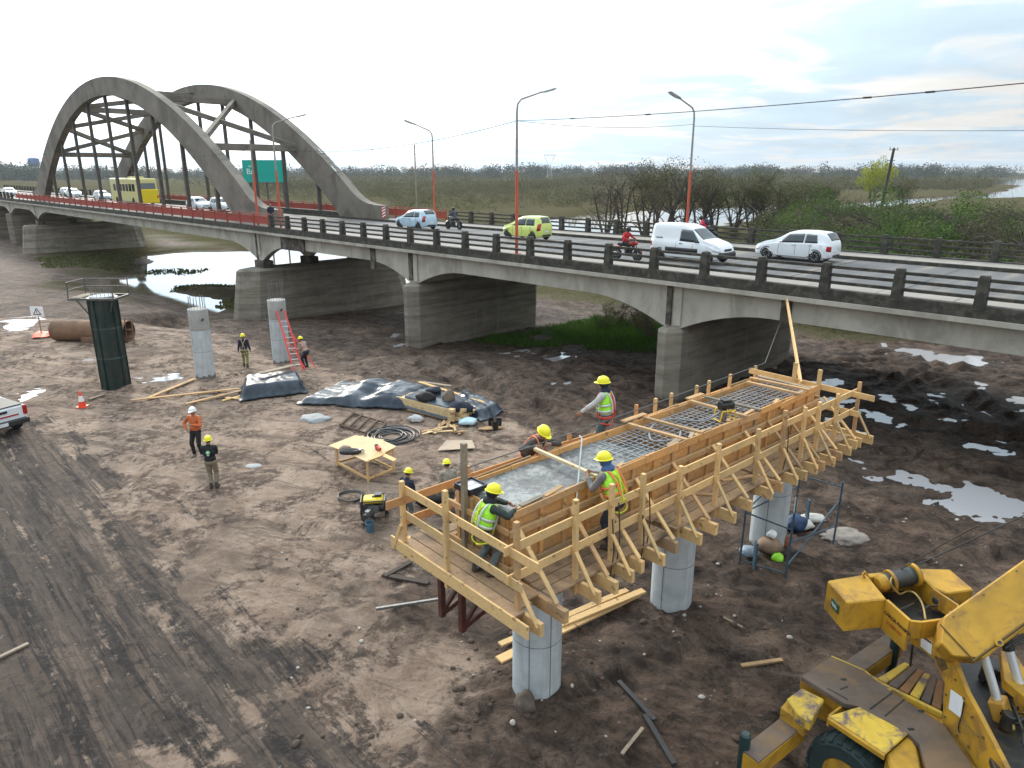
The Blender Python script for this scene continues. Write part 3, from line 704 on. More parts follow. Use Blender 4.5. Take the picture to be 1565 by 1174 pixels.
# painted graffiti on the far arch (angular block strokes on the upper face)
def arch_top(u, dv, off=.02): return W(u - .5 * off, AV[1][0] + dv, arch_o(u) + off)
def stroke(mb, u0, d0, u1, d1, w=.07):
    a, b = arch_top(u0, d0), arch_top(u1, d1); mb.bar(a, b, w, .012, (0, .0, 1))
mb = MB()
for u in (45.3, 45.9, 46.6, 47.3, 48.0, 48.7): stroke(mb, u, .12, u + .1, .8, .16)
for a, b, d in ((45.2, 46.0, .14), (46.6, 47.4, .8), (48, 48.8, .45), (45.8, 46.6, .75)): stroke(mb, a, d, b, d, .14)
mb.build('painted_letters', M('pale_paint', (.55, .62, .62), .7, bmp=0), bridge, True)
def smooth_path(pts, n=8):
    pts = [Vector(p) for p in pts]; out = []
    for i in range(len(pts) - 1):
        p0, p1, p2, p3 = pts[max(i - 1, 0)], pts[i], pts[i + 1], pts[min(i + 2, len(pts) - 1)]
        for k in range(n):
            t = k / n; out.append(.5 * ((2 * p1) + (-p0 + p2) * t + (2 * p0 - 5 * p1 + 4 * p2 - p3) * t * t + (-p0 + 3 * p1 - 3 * p2 + p3) * t ** 3))
    out.append(pts[-1]); return out
# ================================================================ NEW CAP: columns, formwork, concrete, bars
pine = wood('pine_board', (.66, .45, .215), .18, (.20, .15, .10), .3)
pine_d = wood('used_board', (.46, .295, .15), .28, (.22, .18, .14), .5)
ply = wood('form_panel', (.56, .315, .125), .24, (.24, .19, .14), .4)
grey_wood = wood('weathered_board', (.30, .25, .19), .25, (.10, .08, .06), .5)
def column_mat():
    m, t, p = nt('column_concrete'); sx = t.nodes.new('ShaderNodeSeparateXYZ'); t.links.new(t.nodes.new('ShaderNodeTexCoord').outputs['Object'], sx.inputs[0])
    n = noise(t, 1.4, 8, .65); f = noise(t, 22, 6, .7); n2 = noise(t, 5, 8, .7)
    c = ramp(t, n, [(.32, (.37, .395, .405)), (.5, (.47, .50, .515)), (.68, (.53, .56, .57))]); c = mixc(t, mth(t, 'MULTIPLY', ramp(t, f, [(.60, (0, 0, 0)), (.66, (1, 1, 1))]), .5), c, (.2, .2, .19))
    st = noise(t, 3, 6, .6, (1.5, 1.5, .15)); c = mixc(t, mth(t, 'MULTIPLY', ramp(t, st, [(.52, (0, 0, 0)), (.66, (1, 1, 1))]), .45), c, (.28, .27, .25))
    spl = mth(t, 'LESS_THAN', mth(t, 'ADD', sx.outputs['Z'], mth(t, 'MULTIPLY', n2, -.9)), -.02); c = mixc(t, mth(t, 'MULTIPLY', spl, .85), c, (.11, .08, .06))
    t.links.new(c, p.inputs['Base Color']); p.inputs['Roughness'].default_value = .8; bump(t, p, f, .25, .01); return m
colm = column_mat(); colm_old = M('column_concrete', (.42, .445, .45), .75, var=.10, scale=1.1, stain=(.30, .30, .28), stain_amt=.6, stain_scale=.8, bmp=.1)
seam = M('form_seam', (.16, .16, .155), .9, bmp=0)
steel_r = M('rusty_bar', (.16, .10, .07), .7, metal=.3, var=.3, scale=20)
steel_g = M('grey_bar', (.20, .19, .18), .55, metal=.5, var=.3, scale=12)
blk = M('black_plastic', (.015, .015, .017), .4, var=.2)
def column(name, label, p, z0, z1, r=.46, group='round concrete columns of the new pier', m=colm, lines=(), seam_a=()):
    t = thing(name, label, 'column', (p.x, p.y, z0), group=group)
    mb = MB(); mb.lathe([(r, 0), (r, z1 - z0 - .02), (r - .02, z1 - z0)], n=40); mb.build('shaft', m, t, smooth=40)
    mb = MB()
    for z in lines: mb.lathe([(r + .001, z - z0 - .008), (r + .004, z - z0), (r + .001, z - z0 + .008)], n=40)
    for a in seam_a: c = Vector((math.cos(a) * (r + .001), math.sin(a) * (r + .001), (z1 - z0) / 2)); mb.box(c, (.012, .014, z1 - z0 - .06), Matrix.Rotation(a, 3, 'Z'))
    if lines or seam_a: mb.build('form_seam', seam, t)
    return t
column('concrete_column', 'nearest round concrete column under the timber formwork with a dark seam line', K(0, 0, 0), -.35, 3.0, lines=(1.35,), seam_a=(R(-110), R(-60)))
column('concrete_column', 'middle round concrete column under the timber formwork above scattered boards', K(4.25, 0, 0), -.35, 3.0, lines=(1.25,), seam_a=(R(-130),))
column('concrete_column', 'farthest round concrete column under the timber formwork inside a blue scaffold', K(8.55, 0, 0), -.35, 3.0, lines=(1.6,), seam_a=(R(-120),))
fw = thing('timber_formwork', 'long pine timber formwork with guard rails standing on three round columns', 'formwork', tuple(K(0, 0, 3.0)))
def kbar(s0, c0, z0, s1, c1, z1, w, h, up=(0, 0, 1)): return MB().bar(K(s0, c0, z0), K(s1, c1, z1), w, h, up)
def kbox(s0, s1, c0, c1, z0, z1): return MB().bar(K(s0, (c0 + c1) / 2, (z0 + z1) / 2), K(s1, (c0 + c1) / 2, (z0 + z1) / 2), abs(c1 - c0), z1 - z0)
def P_(mb, name, m): return mb.build(name, m, fw, True)
rj = random.Random(4)
S0, S1, ZJ, ZT = -1.28, 8.78, 3.38, 4.53
for c in (-.62, .62): P_(kbox(-1.75, 9.2, c - .06, c + .06, 2.95, 3.15), 'bearer', pine_d)
post_s = [-1.80, -.57, .29, 1.08, 2.16, 3.35, 4.83, 5.86, 6.75, 7.46, 8.38, 9.51]
mid_s = [-1.25, -.1, .7, 1.65, 2.75, 4.1, 5.35, 6.3, 7.1, 7.95, 8.95]
for s in post_s:
    P_(kbox(s - .035 + .06, s + .035 + .06, -1.86 + rj.uniform(-.06, .06), 1.55, 3.155, ZJ - .01), 'joist', pine)
for s in mid_s:
    P_(kbox(s - .045, s + .045, -1.84 + rj.uniform(-.1, .08), 1.5, 3.155, ZJ - .012), 'joist', pine_d if rj.random() < .4 else pine)
mudb = wood('muddy_board', (.30, .205, .125), .28, (.09, .062, .045), .8)
# walkway decking
for i, c in enumerate((-1.42, -1.18, -.94)):
    for (a, b) in ((-1.2, 1.9), (1.93, 5.3), (5.33, 9.1)): P_(kbox(a + rj.uniform(-.06, .06), b + rj.uniform(-.1, .04) - .08, c - .11, c + .11, ZJ, ZJ + .03), 'walk_board', mudb)
for i, c in enumerate((.98, 1.24)): P_(kbox(-1.2, 9.0, c - .12, c + .12, ZJ, ZJ + .03), 'walk_board', mudb)
for i, s in enumerate((-1.86, -1.63, -1.40)): P_(kbox(s - .105, s + .105, -1.55 + .1 * i, 1.4 + .06 * i, ZJ, ZJ + .035), 'walk_board', mudb)
P_(kbox(-2.0, -1.965, -1.86, 1.7, 3.21, 3.42), 'edge_board', pine)
mbk = thing
# side panels with studs
for side in (-1, 1):
    c = side * .66; a = S0
    while a < S1 - .1:
        b = min(a + 1.22, S1); P_(kbox(a + .004, b - .004, c - .012, c + .012, ZJ + .035, ZT + rj.uniform(-.012, .012)), 'side_panel', ply); a = b
    s = S0 + .05
    while s < S1:
        P_(kbar(s, c + side * .036, ZJ + .04, s, c + side * .036, ZT - rj.uniform(.02, .1), .07, .046, KC), 'stud', ply if rj.random() < .6 else pine_d); s += .60 + rj.uniform(-.08, .08)
    # two walers and a rim made of short lapping boards
    for z in ((ZT - .36), (ZJ + .16)):
        a = S0 - .08
        while a < S1 - .2:
            L = rj.uniform(2.2, 3.4); b = min(a + L, S1 + .1); P_(kbar(a, c + side * .096, z + rj.uniform(-.02, .02), b - .02, c + side * .096, z + rj.uniform(-.02, .02), .07, .095), 'waler', pine_d); a = b
    a = S0 - .03
    while a < S1 - .1:
        L = rj.uniform(.8, 1.9); b = min(a + L, S1); P_(kbar(a, c + side * .066, ZT - .075 + rj.uniform(-.04, .05), b - .015, c + side * .066, ZT - .07 + rj.uniform(-.04, .05), .022, .13 + rj.uniform(-.03, .03)), 'rim_board', ply if rj.random() < .55 else pine_d); a = b
for s, nm in ((S0 - .012, 0), (S1 + .012, 1)):
    P_(kbox(s - .012, s + .012, -.65, .65, ZJ + .035, ZT - .03), 'end_panel', ply)
    for c in (-.55, -.18, .2, .56): P_(kbar(s - .035 if not nm else s + .035, c, ZJ + .04, s - .035 if not nm else s + .035, c, ZT - .06, .05, .07, KC), 'stud', pine_d)
    sg = -1 if not nm else 1
    P_(kbar(s + sg * .09, -.75, ZT - .3, s + sg * .09, .75, ZT - .3, .05, .09), 'waler', pine_d)
    P_(kbar(s + sg * .09, -.75, ZJ + .2, s + sg * .09, .75, ZJ + .2, .05, .09), 'waler', pine_d)
# raking struts from the upper waler down to the joists
for s in mid_s:
    ds = rj.uniform(-.05, .05)
    P_(kbar(s + ds, -.80, ZT - .28, s - .02, -1.72, ZJ + .03, .075, .035, (0, 0, 1)), 'raking_strut', pine_d if rj.random() < .35 else pine)
    if s > 0: P_(kbar(s + ds, .80, ZT - .28, s, 1.42, ZJ + .03, .075, .035, (0, 0, 1)), 'raking_strut', pine)
# guard posts with their braces
zt_post = {0: 4.83, 1: 4.78, 2: 4.78, 3: 4.72, 4: 4.55, 5: 4.66, 6: 4.6, 7: 4.75, 8: 4.62, 9: 4.6, 10: 4.6, 11: 4.66}
for i, s in enumerate(post_s):
    ls = rj.uniform(-.02, .02)
    P_(kbar(s, -1.44, 3.16, s + ls, -1.41, zt_post[i], .075, .075, tuple(KC)), 'guard_post', pine if rj.random() < .75 else pine_d)
    P_(kbar(s - .06, -1.49, 3.93, s + .02, -1.84, 3.30, .065, .03, tuple(KC)), 'post_brace', pine)
for a, b, z in ((-2.0, .32, 4.40), (.36, 2.2, 4.385), (2.2, 4.88, 4.40), (4.9, 7.5, 4.41), (7.5, 9.75, 4.40)): P_(kbar(a, -1.365, z, b, -1.365, z + rj.uniform(-.02, .02), .026, .145), 'guard_rail', pine)
for a, b, z in ((-1.95, 1.1, 3.92), (1.12, 3.4, 3.91), (3.42, 6.8, 3.92), (6.8, 9.55, 3.92)): P_(kbar(a, -1.365, z, b, -1.365, z + rj.uniform(-.02, .02), .026, .145), 'guard_rail', pine)
# end guard
for c, z in ((1.36, 4.56), (.12, 4.82)):
    P_(kbar(-1.93, c, 3.1, -1.93, c, z, .075, .075, tuple(KC)), 'guard_post', pine)
P_(kbar(-1.885, 1.5, 4.40, -1.885, -1.95, 4.36, .145, .026, tuple(KS)), 'guard_rail', pine)
P_(kbar(-1.885, 1.46, 3.92, -1.885, -1.62, 3.88, .145, .026, tuple(KS)), 'guard_rail', pine)
P_(kbar(-2.0, 1.62, 3.2, -1.99, 1.36, 3.75, .06, .03, tuple(KS)), 'post_brace', pine)
# back guard
P_(kbar(-2.28, 1.325, 4.22, 1.12, 1.325, 4.19, .026, .15), 'guard_rail', wood('orange_board', (.56, .30, .13), .12))
P_(kbar(1.72, 1.325, 4.20, 3.1, 1.325, 4.14, .026, .15), 'guard_rail', _mats['orange_board'])
P_(kbar(4.6, 1.325, 4.13, 9.75, 1.325, 4.12, .026, .15), 'guard_rail', _mats['orange_board'])
P_(kbar(-1.9, 1.325, 3.82, -.3, 1.325, 3.8, .026, .15), 'guard_rail', _mats['orange_board'])
for s, z in ((-.51, 4.42), (2.2, 4.37), (3.06, 4.2), (4.4, 4.52), (5.12, 4.52), (5.73, 4.52), (6.76, 4.5), (7.3, 4.52), (8.27, 4.5), (9.55, 4.5)):
    P_(kbar(s, 1.40, 3.38, s + rj.uniform(-.02, .02), 1.38, z, .075, .06, tuple(KC)), 'guard_post', _mats['orange_board'] if rj.random() < .6 else pine)
# far end framing beyond the concrete
for c, z in ((.1, 4.9), (-.55, 4.85)): P_(kbar(9.2, c, 3.38, 9.2, c, z, .07, .09, tuple(KC)), 'guard_post', pine)
P_(kbar(9.25, 1.4, 4.42, 9.25, -1.9, 4.40, .14, .03, tuple(KS)), 'guard_rail', pine)
P_(kbar(9.25, 1.4, 3.95, 9.25, -1.6, 3.93, .14, .03, tuple(KS)), 'guard_rail', pine)
P_(kbox(9.1, 9.14, -1.8, 1.5, 3.16, 3.4), 'edge_board', pine)
# tall timber post standing at the near end
P_(kbar(-1.42, .30, 3.4, -1.40, .30, 5.42, .085, .085, tuple(KC)), 'tall_post', grey_wood)
# spreader battens across the top
for a, b, z in (((3.17, .62), (3.3, -.75), 4.56), ((3.74, .63), (3.86, -.72), 4.56), ((5.41, .62), (5.4, -.78), 4.57), ((5.95, .6), (6.03, -.76), 4.56), ((7.75, .6), (7.78, -.76), 4.57), ((8.1, .72), (8.22, -.80), 4.58), ((8.45, .7), (8.4, -.7), 4.56)):
    P_(kbar(a[0], a[1], z, b[0], b[1], z, .085, .045), 'spreader', grey_wood if rj.random() < .3 else pine_d)
P_(kbar(5.4, .72, 4.6, 6.0, .72, 4.6, .12, .03), 'spreader', pine_d)
P_(kbar(3.1, .72, 4.6, 3.85, .72, 4.6, .12, .03), 'spreader', pine_d)
# dark red steel brackets under the near end
brk = M('dark_red_steel', (.075, .02, .015), .6, var=.3, scale=6, stain=(.14, .07, .04), stain_amt=.5)
for c in (.62, .05):
    mb = MB(); mb.bar(K(-1.78, c, 3.08), K(-.4, c, 3.08), .09, .11); mb.bar(K(-1.7, c, 3.02), K(-1.7, c, 2.18), .10, .10, tuple(KC)); mb.bar(K(-1.7, c, 2.24), K(-.5, c, 2.60), .08, .09); mb.bar(K(-1.66, c, 2.3), K(-.95, c, 3.02), .07, .07); mb.bar(K(-.5, c, 3.02), K(-.5, c, 2.55), .08, .08, tuple(KC))
    mb.build('steel_bracket', brk, fw, True, bevel=.006)
mb = MB(); mb.bar(K(-1.1, -.05, 2.92), K(-1.1, .7, 2.92), .07, .09); mb.build('bracket_tie', brk, fw, True)
# wet concrete poured in the near part
def concrete_mat():
    m, t, p = nt('wet_concrete')
    n = noise(t, 9, 7, .7); b = noise(t, 1.3, 4, .55)
    c = ramp(t, mth(t, 'ADD', mth(t, 'MULTIPLY', n, .6), mth(t, 'MULTIPLY', b, .4)), [(.38, (.07, .072, .07)), (.5, (.16, .165, .16)), (.6, (.30, .31, .30))])
    t.links.new(c, p.inputs['Base Color']); p.inputs['Roughness'].default_value = .5
    bump(t, p, n, 1.0, .05); return m
cm = concrete_mat()
ns, nc = 150, 34; sv, cv = np.linspace(S0 + .001, 3.3, ns), np.linspace(-.645, .645, nc); SS, CC = np.meshgrid(sv, cv)
roughn = sstep(.4, 1.2, SS)
ZZ = 4.44 + (fbm(SS * 9, CC * 9, 81, 4) - .5) * (.015 + .07 * roughn) - .04 * roughn - .28 * sstep(2.2, 3.25, SS + (fbm(SS * 2, CC * 2, 83) - .5) * .8) + .015 * np.abs(CC)
vs = [tuple(K(a, b, z)) for a, b, z in zip(SS.ravel(), CC.ravel(), ZZ.ravel())]
ix = np.arange(ns * nc).reshape(nc, ns); fs = np.stack([ix[:-1, :-1], ix[:-1, 1:], ix[1:, 1:], ix[1:, :-1]], -1).reshape(-1, 4).tolist()
wc = thing('fresh_concrete', 'freshly poured wet grey concrete filling the near end of the timber formwork', 'concrete', tuple(K(1, 0, 3.5)))
mb = MB(); mb.add(vs, fs); mb.build('surface', cm, wc, True, smooth=180)
P_(kbox(S0 + .01, S1 - .01, -.64, .64, ZJ + .02, ZJ + .05), 'soffit_panel', M('dark_panel', (.03, .026, .022), .7, var=.3))  # form bottom much darker than the side panels
# reinforcement
rc = thing('reinforcement_cage', 'dark steel bar cage lying in the far part of the timber formwork', 'steel bars', tuple(K(5.7, 0, 3.6)))
cage_m = M('cage_steel', (.075, .07, .07), .5, metal=.3, var=.35, scale=8); cage_t = M('pale_cage_steel', (.34, .345, .35), .6, metal=.1, var=.3, scale=9)  # top bars and stirrups paler than the lower bars
mb = MB()
for c in np.arange(-.56, .57, .14): mb.tube([K(1.9, c, 4.405), K(8.7, c + rj.uniform(-.02, .02), 4.42)], .011, 5)
mb.build('long_bars', cage_t, rc, True)
mb = MB()
for c in np.arange(-.54, .55, .18): mb.tube([K(1.4, c, 4.2), K(8.7, c, 4.2)], .012, 5)
for c in np.arange(-.54, .55, .22): mb.tube([K(1.4, c, 3.7), K(8.7, c, 3.7)], .012, 5)
mb.build('lower_bars', cage_m, rc, True)
mb = MB(); s = 2.0
while s < 8.72:
    a = s + rj.uniform(-.03, .03); mb.tube([K(a, -.58, 3.6), K(a, -.59, 4.43), K(a + .01, .59, 4.43), K(a, .58, 3.6)], .009, 5); s += .15
mb.build('stirrups', cage_t, rc, True)
# ties, nails and straps hanging on the guard
for s_, z0, z1 in ((.36, 4.45, 3.0), (.22, 4.2, 2.9), (1.16, 4.4, 3.1), (1.02, 4.0, 2.95), (5.9, 4.4, 3.3)):
    o = MB().tube(smooth_path([K(s_, -1.49, z0), K(s_ + .04, -1.51, (z0 + z1) / 2), K(s_ - .02, -1.47, z1)], 6), .012, 5).build('hanging_rope', M('dirty_rope', (.06, .045, .035), .9), fw, True)
for k in range(14):
    s_ = rj.uniform(-1.2, 8.6); P_(kbar(s_, -.66 + rj.uniform(-.03, .03), ZT + .01, s_ + rj.uniform(.15, .5), -.62 + rj.uniform(-.05, .08), ZT + .025, .08, .02), 'loose_offcut', pine_d if rj.random() < .6 else grey_wood)
for k in range(5):
    s_ = rj.uniform(-1.1, 8.6); P_(kbar(s_, -1.0 + rj.uniform(-.2, .2), ZJ + .05, s_ + rj.uniform(.3, .9), -1.1 + rj.uniform(-.25, .25), ZJ + .05, .09, .025), 'loose_offcut', pine_d)
# steel rope along the back
rope = M('steel_rope', (.10, .10, .10), .5, metal=.6, bmp=0)
o = MB().tube([K(-1.0, .72, 4.75), K(1.6, .74, 4.72), K(4.5, .76, 4.74), K(8.6, .62, 4.9), W(-4.9, .2, 4.0)], .011, 6).build('tension_cable', rope); tag(o, 'thin steel cable running along the back of the formwork up to the bridge', 'cable')
tag(MB().bar(K(9.02, -.18, 4.44), W(-5.05, .14, 4.92), .13, .05, tuple(BN)).build('prop_board', pine), 'long pine board leaning from the formwork up against the bridge girder', 'board')
# poker vibrator motor, its hose, tray and bar
vb = thing('concrete_vibrator', 'yellow and black concrete vibrator motor standing on the steel bars', 'vibrator', tuple(K(5.15, -.42, 4.45)), rotz=R(20))
yel_p = M('yellow_plastic', (.62, .42, .02), .45, var=.1)
mb = MB(); mb.tube([(-.16, 0, .34), (.16, 0, .34)], [.09, .1], 14); mb.box((0, 0, .43), (.2, .14, .07)); mb.build('motor', blk, vb, smooth=40)
mb = MB()
for y in (-.12, .12): mb.tube([(-.2, y, .02), (-.16, y, .24), (.16, y, .24), (.2, y, .02)], .018, 6)
mb.tube([(-.2, -.12, .02), (-.2, .12, .02)], .018, 6); mb.tube([(.2, -.12, .02), (.2, .12, .02)], .018, 6); mb.build('frame', yel_p, vb, smooth=40)
mb = MB(); mb.cyl((-.04, 0, .02), (-.04, 0, .25), .07, 12); mb.build('drum', steel_g, vb, smooth=40)
hz = [K(5.0, -.35, 4.62), K(4.6, -.2, 4.5), K(4.2, .3, 4.5), K(3.5, .25, 4.52), K(2.9, -.2, 4.5), K(3.3, -.5, 4.52), K(3.8, -.25, 4.5)]
tag(MB().tube(smooth_path(hz), .022, 8).build('vibrator_hose', M('grey_hose', (.2, .2, .21), .5, bmp=0), smooth=40), 'grey rubber vibrator hose curling over the steel bars', 'hose')
tag(MB().bar(K(.66, .80, 4.62), K(.62, -.78, 4.60), .07, .05).build('screed_board', wood('pale_board', (.62, .50, .33), .1)), 'pale straight screed board pulled across the wet concrete by two workers', 'screed board')
tag(MB().tube([K(.16, -.74, 4.22), K(.5, -.52, 5.25), K(.52, -.44, 5.27)], .014, 8).build('thin_rod', M('white_metal', (.6, .62, .63), .4, bmp=0), smooth=40), 'thin pale metal rod leaning upright on the formwork beside the wet concrete', 'rod')
tr = thing('mortar_tray', 'shallow black tray of water at the near corner of the formwork', 'tray', tuple(K(-1.2, .45, 4.55)))
mb = MB(); mb.bar(K(-1.36, .62, 4.56), K(-1.0, .62, 4.56), .02, .1); mb.bar(K(-1.36, .22, 4.56), K(-1.0, .22, 4.56), .02, .1); mb.bar(K(-1.36, .22, 4.56), K(-1.36, .62, 4.56), .02, .1); mb.bar(K(-1.0, .22, 4.56), K(-1.0, .62, 4.56), .02, .1); mb.bar(K(-1.35, .42, 4.53), K(-1.01, .42, 4.53), .38, .01); mb.build('tray', blk, tr, True)
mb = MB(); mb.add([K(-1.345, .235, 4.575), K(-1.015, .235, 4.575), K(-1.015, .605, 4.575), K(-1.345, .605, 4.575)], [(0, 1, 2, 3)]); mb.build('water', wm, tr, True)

# ================================================================ other columns and site objects
def rebar_crown(t, z, r, n, h, seed):
    rr = random.Random(seed)
    for i in range(n):
        a = 2 * math.pi * i / n; mb = MB()
        mb.tube([(r * math.cos(a), r * math.sin(a), z - .1), (r * math.cos(a) + rr.uniform(-.04, .04), r * math.sin(a) + rr.uniform(-.04, .04), z + h * rr.uniform(.9, 1.05))], .011, 5); mb.build('starter_bar', steel_g, t)
zq = lambda p: height_at(p.x, p.y)
colm2 = M('old_column_top', (.30, .285, .265), .8, var=.15, scale=2, bmp=.1)
for nm, px, py, top, lab, ln in (('a', 315, 576, 3.35, 'round concrete column with bars on top beside a pile of rubble', (1.3, 2.35)), ('b', 431, 553, 3.25, 'round concrete column with bars on top and a red ladder leaning on it', (1.2, 2.2))):
    p = G(px, py, 0); p = G(px, py, zq(p) if abs(zq(p)) < 1 else 0); t = column('concrete_column', lab, p, zq(p) - .3, top, r=.45, lines=ln)
    H0 = top - zq(p) + .3
    mb = MB(); mb.lathe([(.4515, H0 - 1.0), (.4515, H0 - .03), (.43, H0 + .002)], n=40); mb.build('older_band', colm2, t, smooth=40)
    rebar_crown(t, H0, .36, 16, .62 if nm == 'a' else 1.0, 3 if nm == 'a' else 5)
    if nm == 'b': colb = p
    mb = MB(); mb.tube([(.3, -.3, H0 - .5), (.42, -.52, H0 - .42)], .05, 8); mb.build('pipe_stub', blk, t, smooth=40)
dg = M('dark_green_steel', (.012, .028, .024), .38, var=.4, scale=2, stain=(.05, .045, .04), stain_amt=.5, stain_scale=1.2)
p = G(178, 588, 0); zb = zq(p)
t = thing('steel_pile_casing', 'tall dark green steel casing with a small railed platform round its top', 'casing', (p.x, p.y, zb - .2))
h = 4.15 - zb + .2
mb = MB(); mb.lathe([(.60, 0), (.60, h)], n=40); mb.build('shell', dg, t, smooth=40)
for z in (.05, h * .36, h * .68, h - .04):
    mb = MB(); mb.lathe([(.605, z - .03), (.63, z - .03), (.63, z + .03), (.605, z + .03)], n=40); mb.build('flange', M('worn_green_steel', (.05, .075, .065), .5, var=.4, scale=5), t, smooth=40)
mb = MB()
for k in range(10):
    a = k * math.pi / 5 + .2; mb.box((.63 * math.cos(a), .63 * math.sin(a), h / 2), (.05, .02, h - .1), Matrix.Rotation(a, 3, 'Z'))
mb.build('ribs', dg, t)
mb = MB(); mb.lathe([(.52, h - .3), (.52, h + .06)], n=30); mb.build('concrete_core', colm, t)
rebar_crown(t, h, .43, 16, .45, 8)
pl = MB(); fr = M('grey_frame_steel', (.10, .095, .09), .6, metal=.3, var=.3)
X0, X1, Y0, Y1 = -1.15, .85, -.62, .75
for a, b in (((X0, Y0), (X1, Y0)), ((X1, Y0), (X1, Y1)), ((X1, Y1), (X0, Y1)), ((X0, Y1), (X0, Y0))): pl.bar((*a, h - .02), (*b, h - .02), .07, .09)
pl.build('platform_frame', fr, t)
for a, b in (((X0, Y0), (X0, Y1)), ((X1, Y1), (X0, Y1))):
    mb = MB()
    for z in (.72, .38): mb.tube([(*a, h + z), (*b, h + z)], .022, 6)
    mb.build('platform_rail', fr, t)
for a in ((X0, Y0), (X0, Y1), (X1, Y1), (X1, Y0)): mb = MB(); mb.tube([(*a, h), (a[0] + (.06 if a == (X0, Y0) else 0), a[1], h + (.74 if a != (X1, Y0) else .4))], .025, 6); mb.build('rail_post', fr, t)
mb = MB(); mb.bar((X0 + .3, Y0 + .1, h - .06), (-.5, -.35, h - .75), .05, .05); mb.bar((X1 - .1, Y0 + .1, h - .06), (.5, -.35, h - .6), .05, .05); mb.build('platform_brace', fr, t)
for x0, x1 in ((-1.1, -.62),): mb = MB(); mb.box(((x0 + x1) / 2, .05, h + .04), (x1 - x0, 1.25, .03)); mb.build('platform_board', grey_wood, t)
# red ladder
lad = thing('ladder', 'red aluminium ladder leaning against the concrete column', 'ladder', tuple(GG(458, 567)))
redl = M('red_ladder', (.62, .035, .025), .4, var=.1, bmp=0); alu = M('aluminium', (.6, .6, .6), .35, metal=.8, bmp=0)
foot = GG(456, 566); topp = Vector((colb.x, colb.y, 2.9)) + (foot - Vector((colb.x, colb.y, 0))).normalized() * .5; topp.z = 2.75
d = (topp - foot).normalized(); sx = Vector((.93, .36, 0)).normalized()
for s in (-1, 1):
    mb = MB(); mb.bar(foot + sx * .22 * s, topp + sx * .19 * s, .035, .08, tuple(sx)); mb.build('ladder_rail', redl, lad, True)
L = (topp - foot).length
for k in range(1, int(L / .3)): mb = MB(); q = foot + d * .3 * k; mb.tube([q - sx * .21, q + sx * .21], .017, 6); mb.build('rung', alu, lad, True)
for s, q in ((-1, 0), (1, 0)):
    mb = MB(); f2 = foot + Vector((.55, .28, 0)); mb.bar(f2 + sx * .25 * s, foot + d * (L * .62) + sx * .2 * s, .03, .06, tuple(sx)); mb.build('ladder_leg', redl, lad, True)
# cone
def cone(p, lab):
    t = thing('traffic_cone', lab, 'cone', tuple(p)); rd = M('cone_orange', (.78, .06, .02), .5, bmp=0, var=.05); wh = M('cone_white', (.75, .72, .7), .5, bmp=0)
    mb = MB(); mb.box((0, 0, .02), (.38, .38, .04)); mb.lathe([(.15, .03), (.115, .26)], n=20); mb.build('body', rd, t, smooth=40)
    mb = MB(); mb.lathe([(.115, .261), (.07, .5)], n=20); mb.build('reflective_band', wh, t, smooth=40)
    mb = MB(); mb.lathe([(.07, .501), (.03, .70), (.02, .71)], n=20); mb.build('tip', rd, t, smooth=40)
cone(GG(126, 622), 'orange and white traffic cone on the mud near the green casing')
# warning sign on a post
p = GG(64, 512); t = thing('warning_sign', 'small white warning sign with a dark triangle on a thin post', 'sign', tuple(p))
mb = MB(); mb.bar((0, 0, -.2), (0, 0, 1.3), .05, .05); mb.build('post', grey_wood, t)
mb = MB(); mb.box((0, -.04, 1.45), (.78, .02, .62)); mb.build('panel', M('sign_white', (.8, .8, .8), .5, bmp=0), t)
mb = MB()
for a, b in (((-.22, 1.28), (.22, 1.28)), ((.22, 1.28), (0, 1.66)), ((0, 1.66), (-.22, 1.28))): mb.bar((a[0], -.054, a[1]), (b[0], -.054, b[1]), .006, .05, (0, 0, 1))
mb.box((0, -.054, 1.45), (.045, .006, .14)); mb.box((0, -.054, 1.34), (.045, .006, .035)); mb.build('triangle', M('sign_dark', (.05, .05, .05), .5, bmp=0), t)
# rusty casing pipe lying on the mud
rust = M('rusty_steel', (.19, .105, .062), .85, var=.3, scale=1.6, stain=(.09, .06, .045), stain_amt=.7, stain_scale=1.0)
a, b = GG(88, 520), GG(200, 522); a.z = zq(a) + .62; b.z = zq(b) + .62
t = thing('casing_pipe', 'large rusty steel casing pipe lying on the mud behind the green casing', 'pipe', tuple((a + b) / 2 - Vector((0, 0, .62))))
ax_ = (b - a).normalized(); yy = Vector((0, 0, 1)).cross(ax_).normalized(); zz = ax_.cross(yy)
mb = MB(); n = 28; vs = []; fs = []
for q, r in ((a, .62), (b, .62), (b, .58), (a, .58)):
    for j in range(n): an = 2 * math.pi * j / n; vs.append(q + yy * math.cos(an) * r + zz * math.sin(an) * r)
for k in range(4):
    for j in range(n): fs.append((k * n + j, k * n + (j + 1) % n, ((k + 1) % 4) * n + (j + 1) % n, ((k + 1) % 4) * n + j))
mb.add(vs, fs); mb.build('pipe_wall', rust, t, True, smooth=40, fix=False)
mb = MB(); q = a.lerp(b, .43); mb.bar(q - yy * .2 - zz * .3 - Vector((0, .5, .3)), q + ax_ * 1.1 - yy * .2 - zz * .3 - Vector((0, .5, .3)), .06, .75); mb.build('mud_plate', rust, t, True)
t2 = thing('trestle', 'thin rusty steel trestle standing beside the open pipe end', 'trestle', tuple(GG(192, 524)))
for dx in (-.55, .1, .5): mb = MB(); mb.bar((dx, 0, -.05), (dx + .05, 0, 1.5 - abs(dx) * .4), .05, .05); mb.build('leg', rust, t2)
mb = MB(); mb.bar((-.55, 0, .75), (.55, 0, .8), .05, .05); mb.bar((-.55, 0, .4), (.55, 0, .35), .04, .04); mb.build('cross_bar', rust, t2)
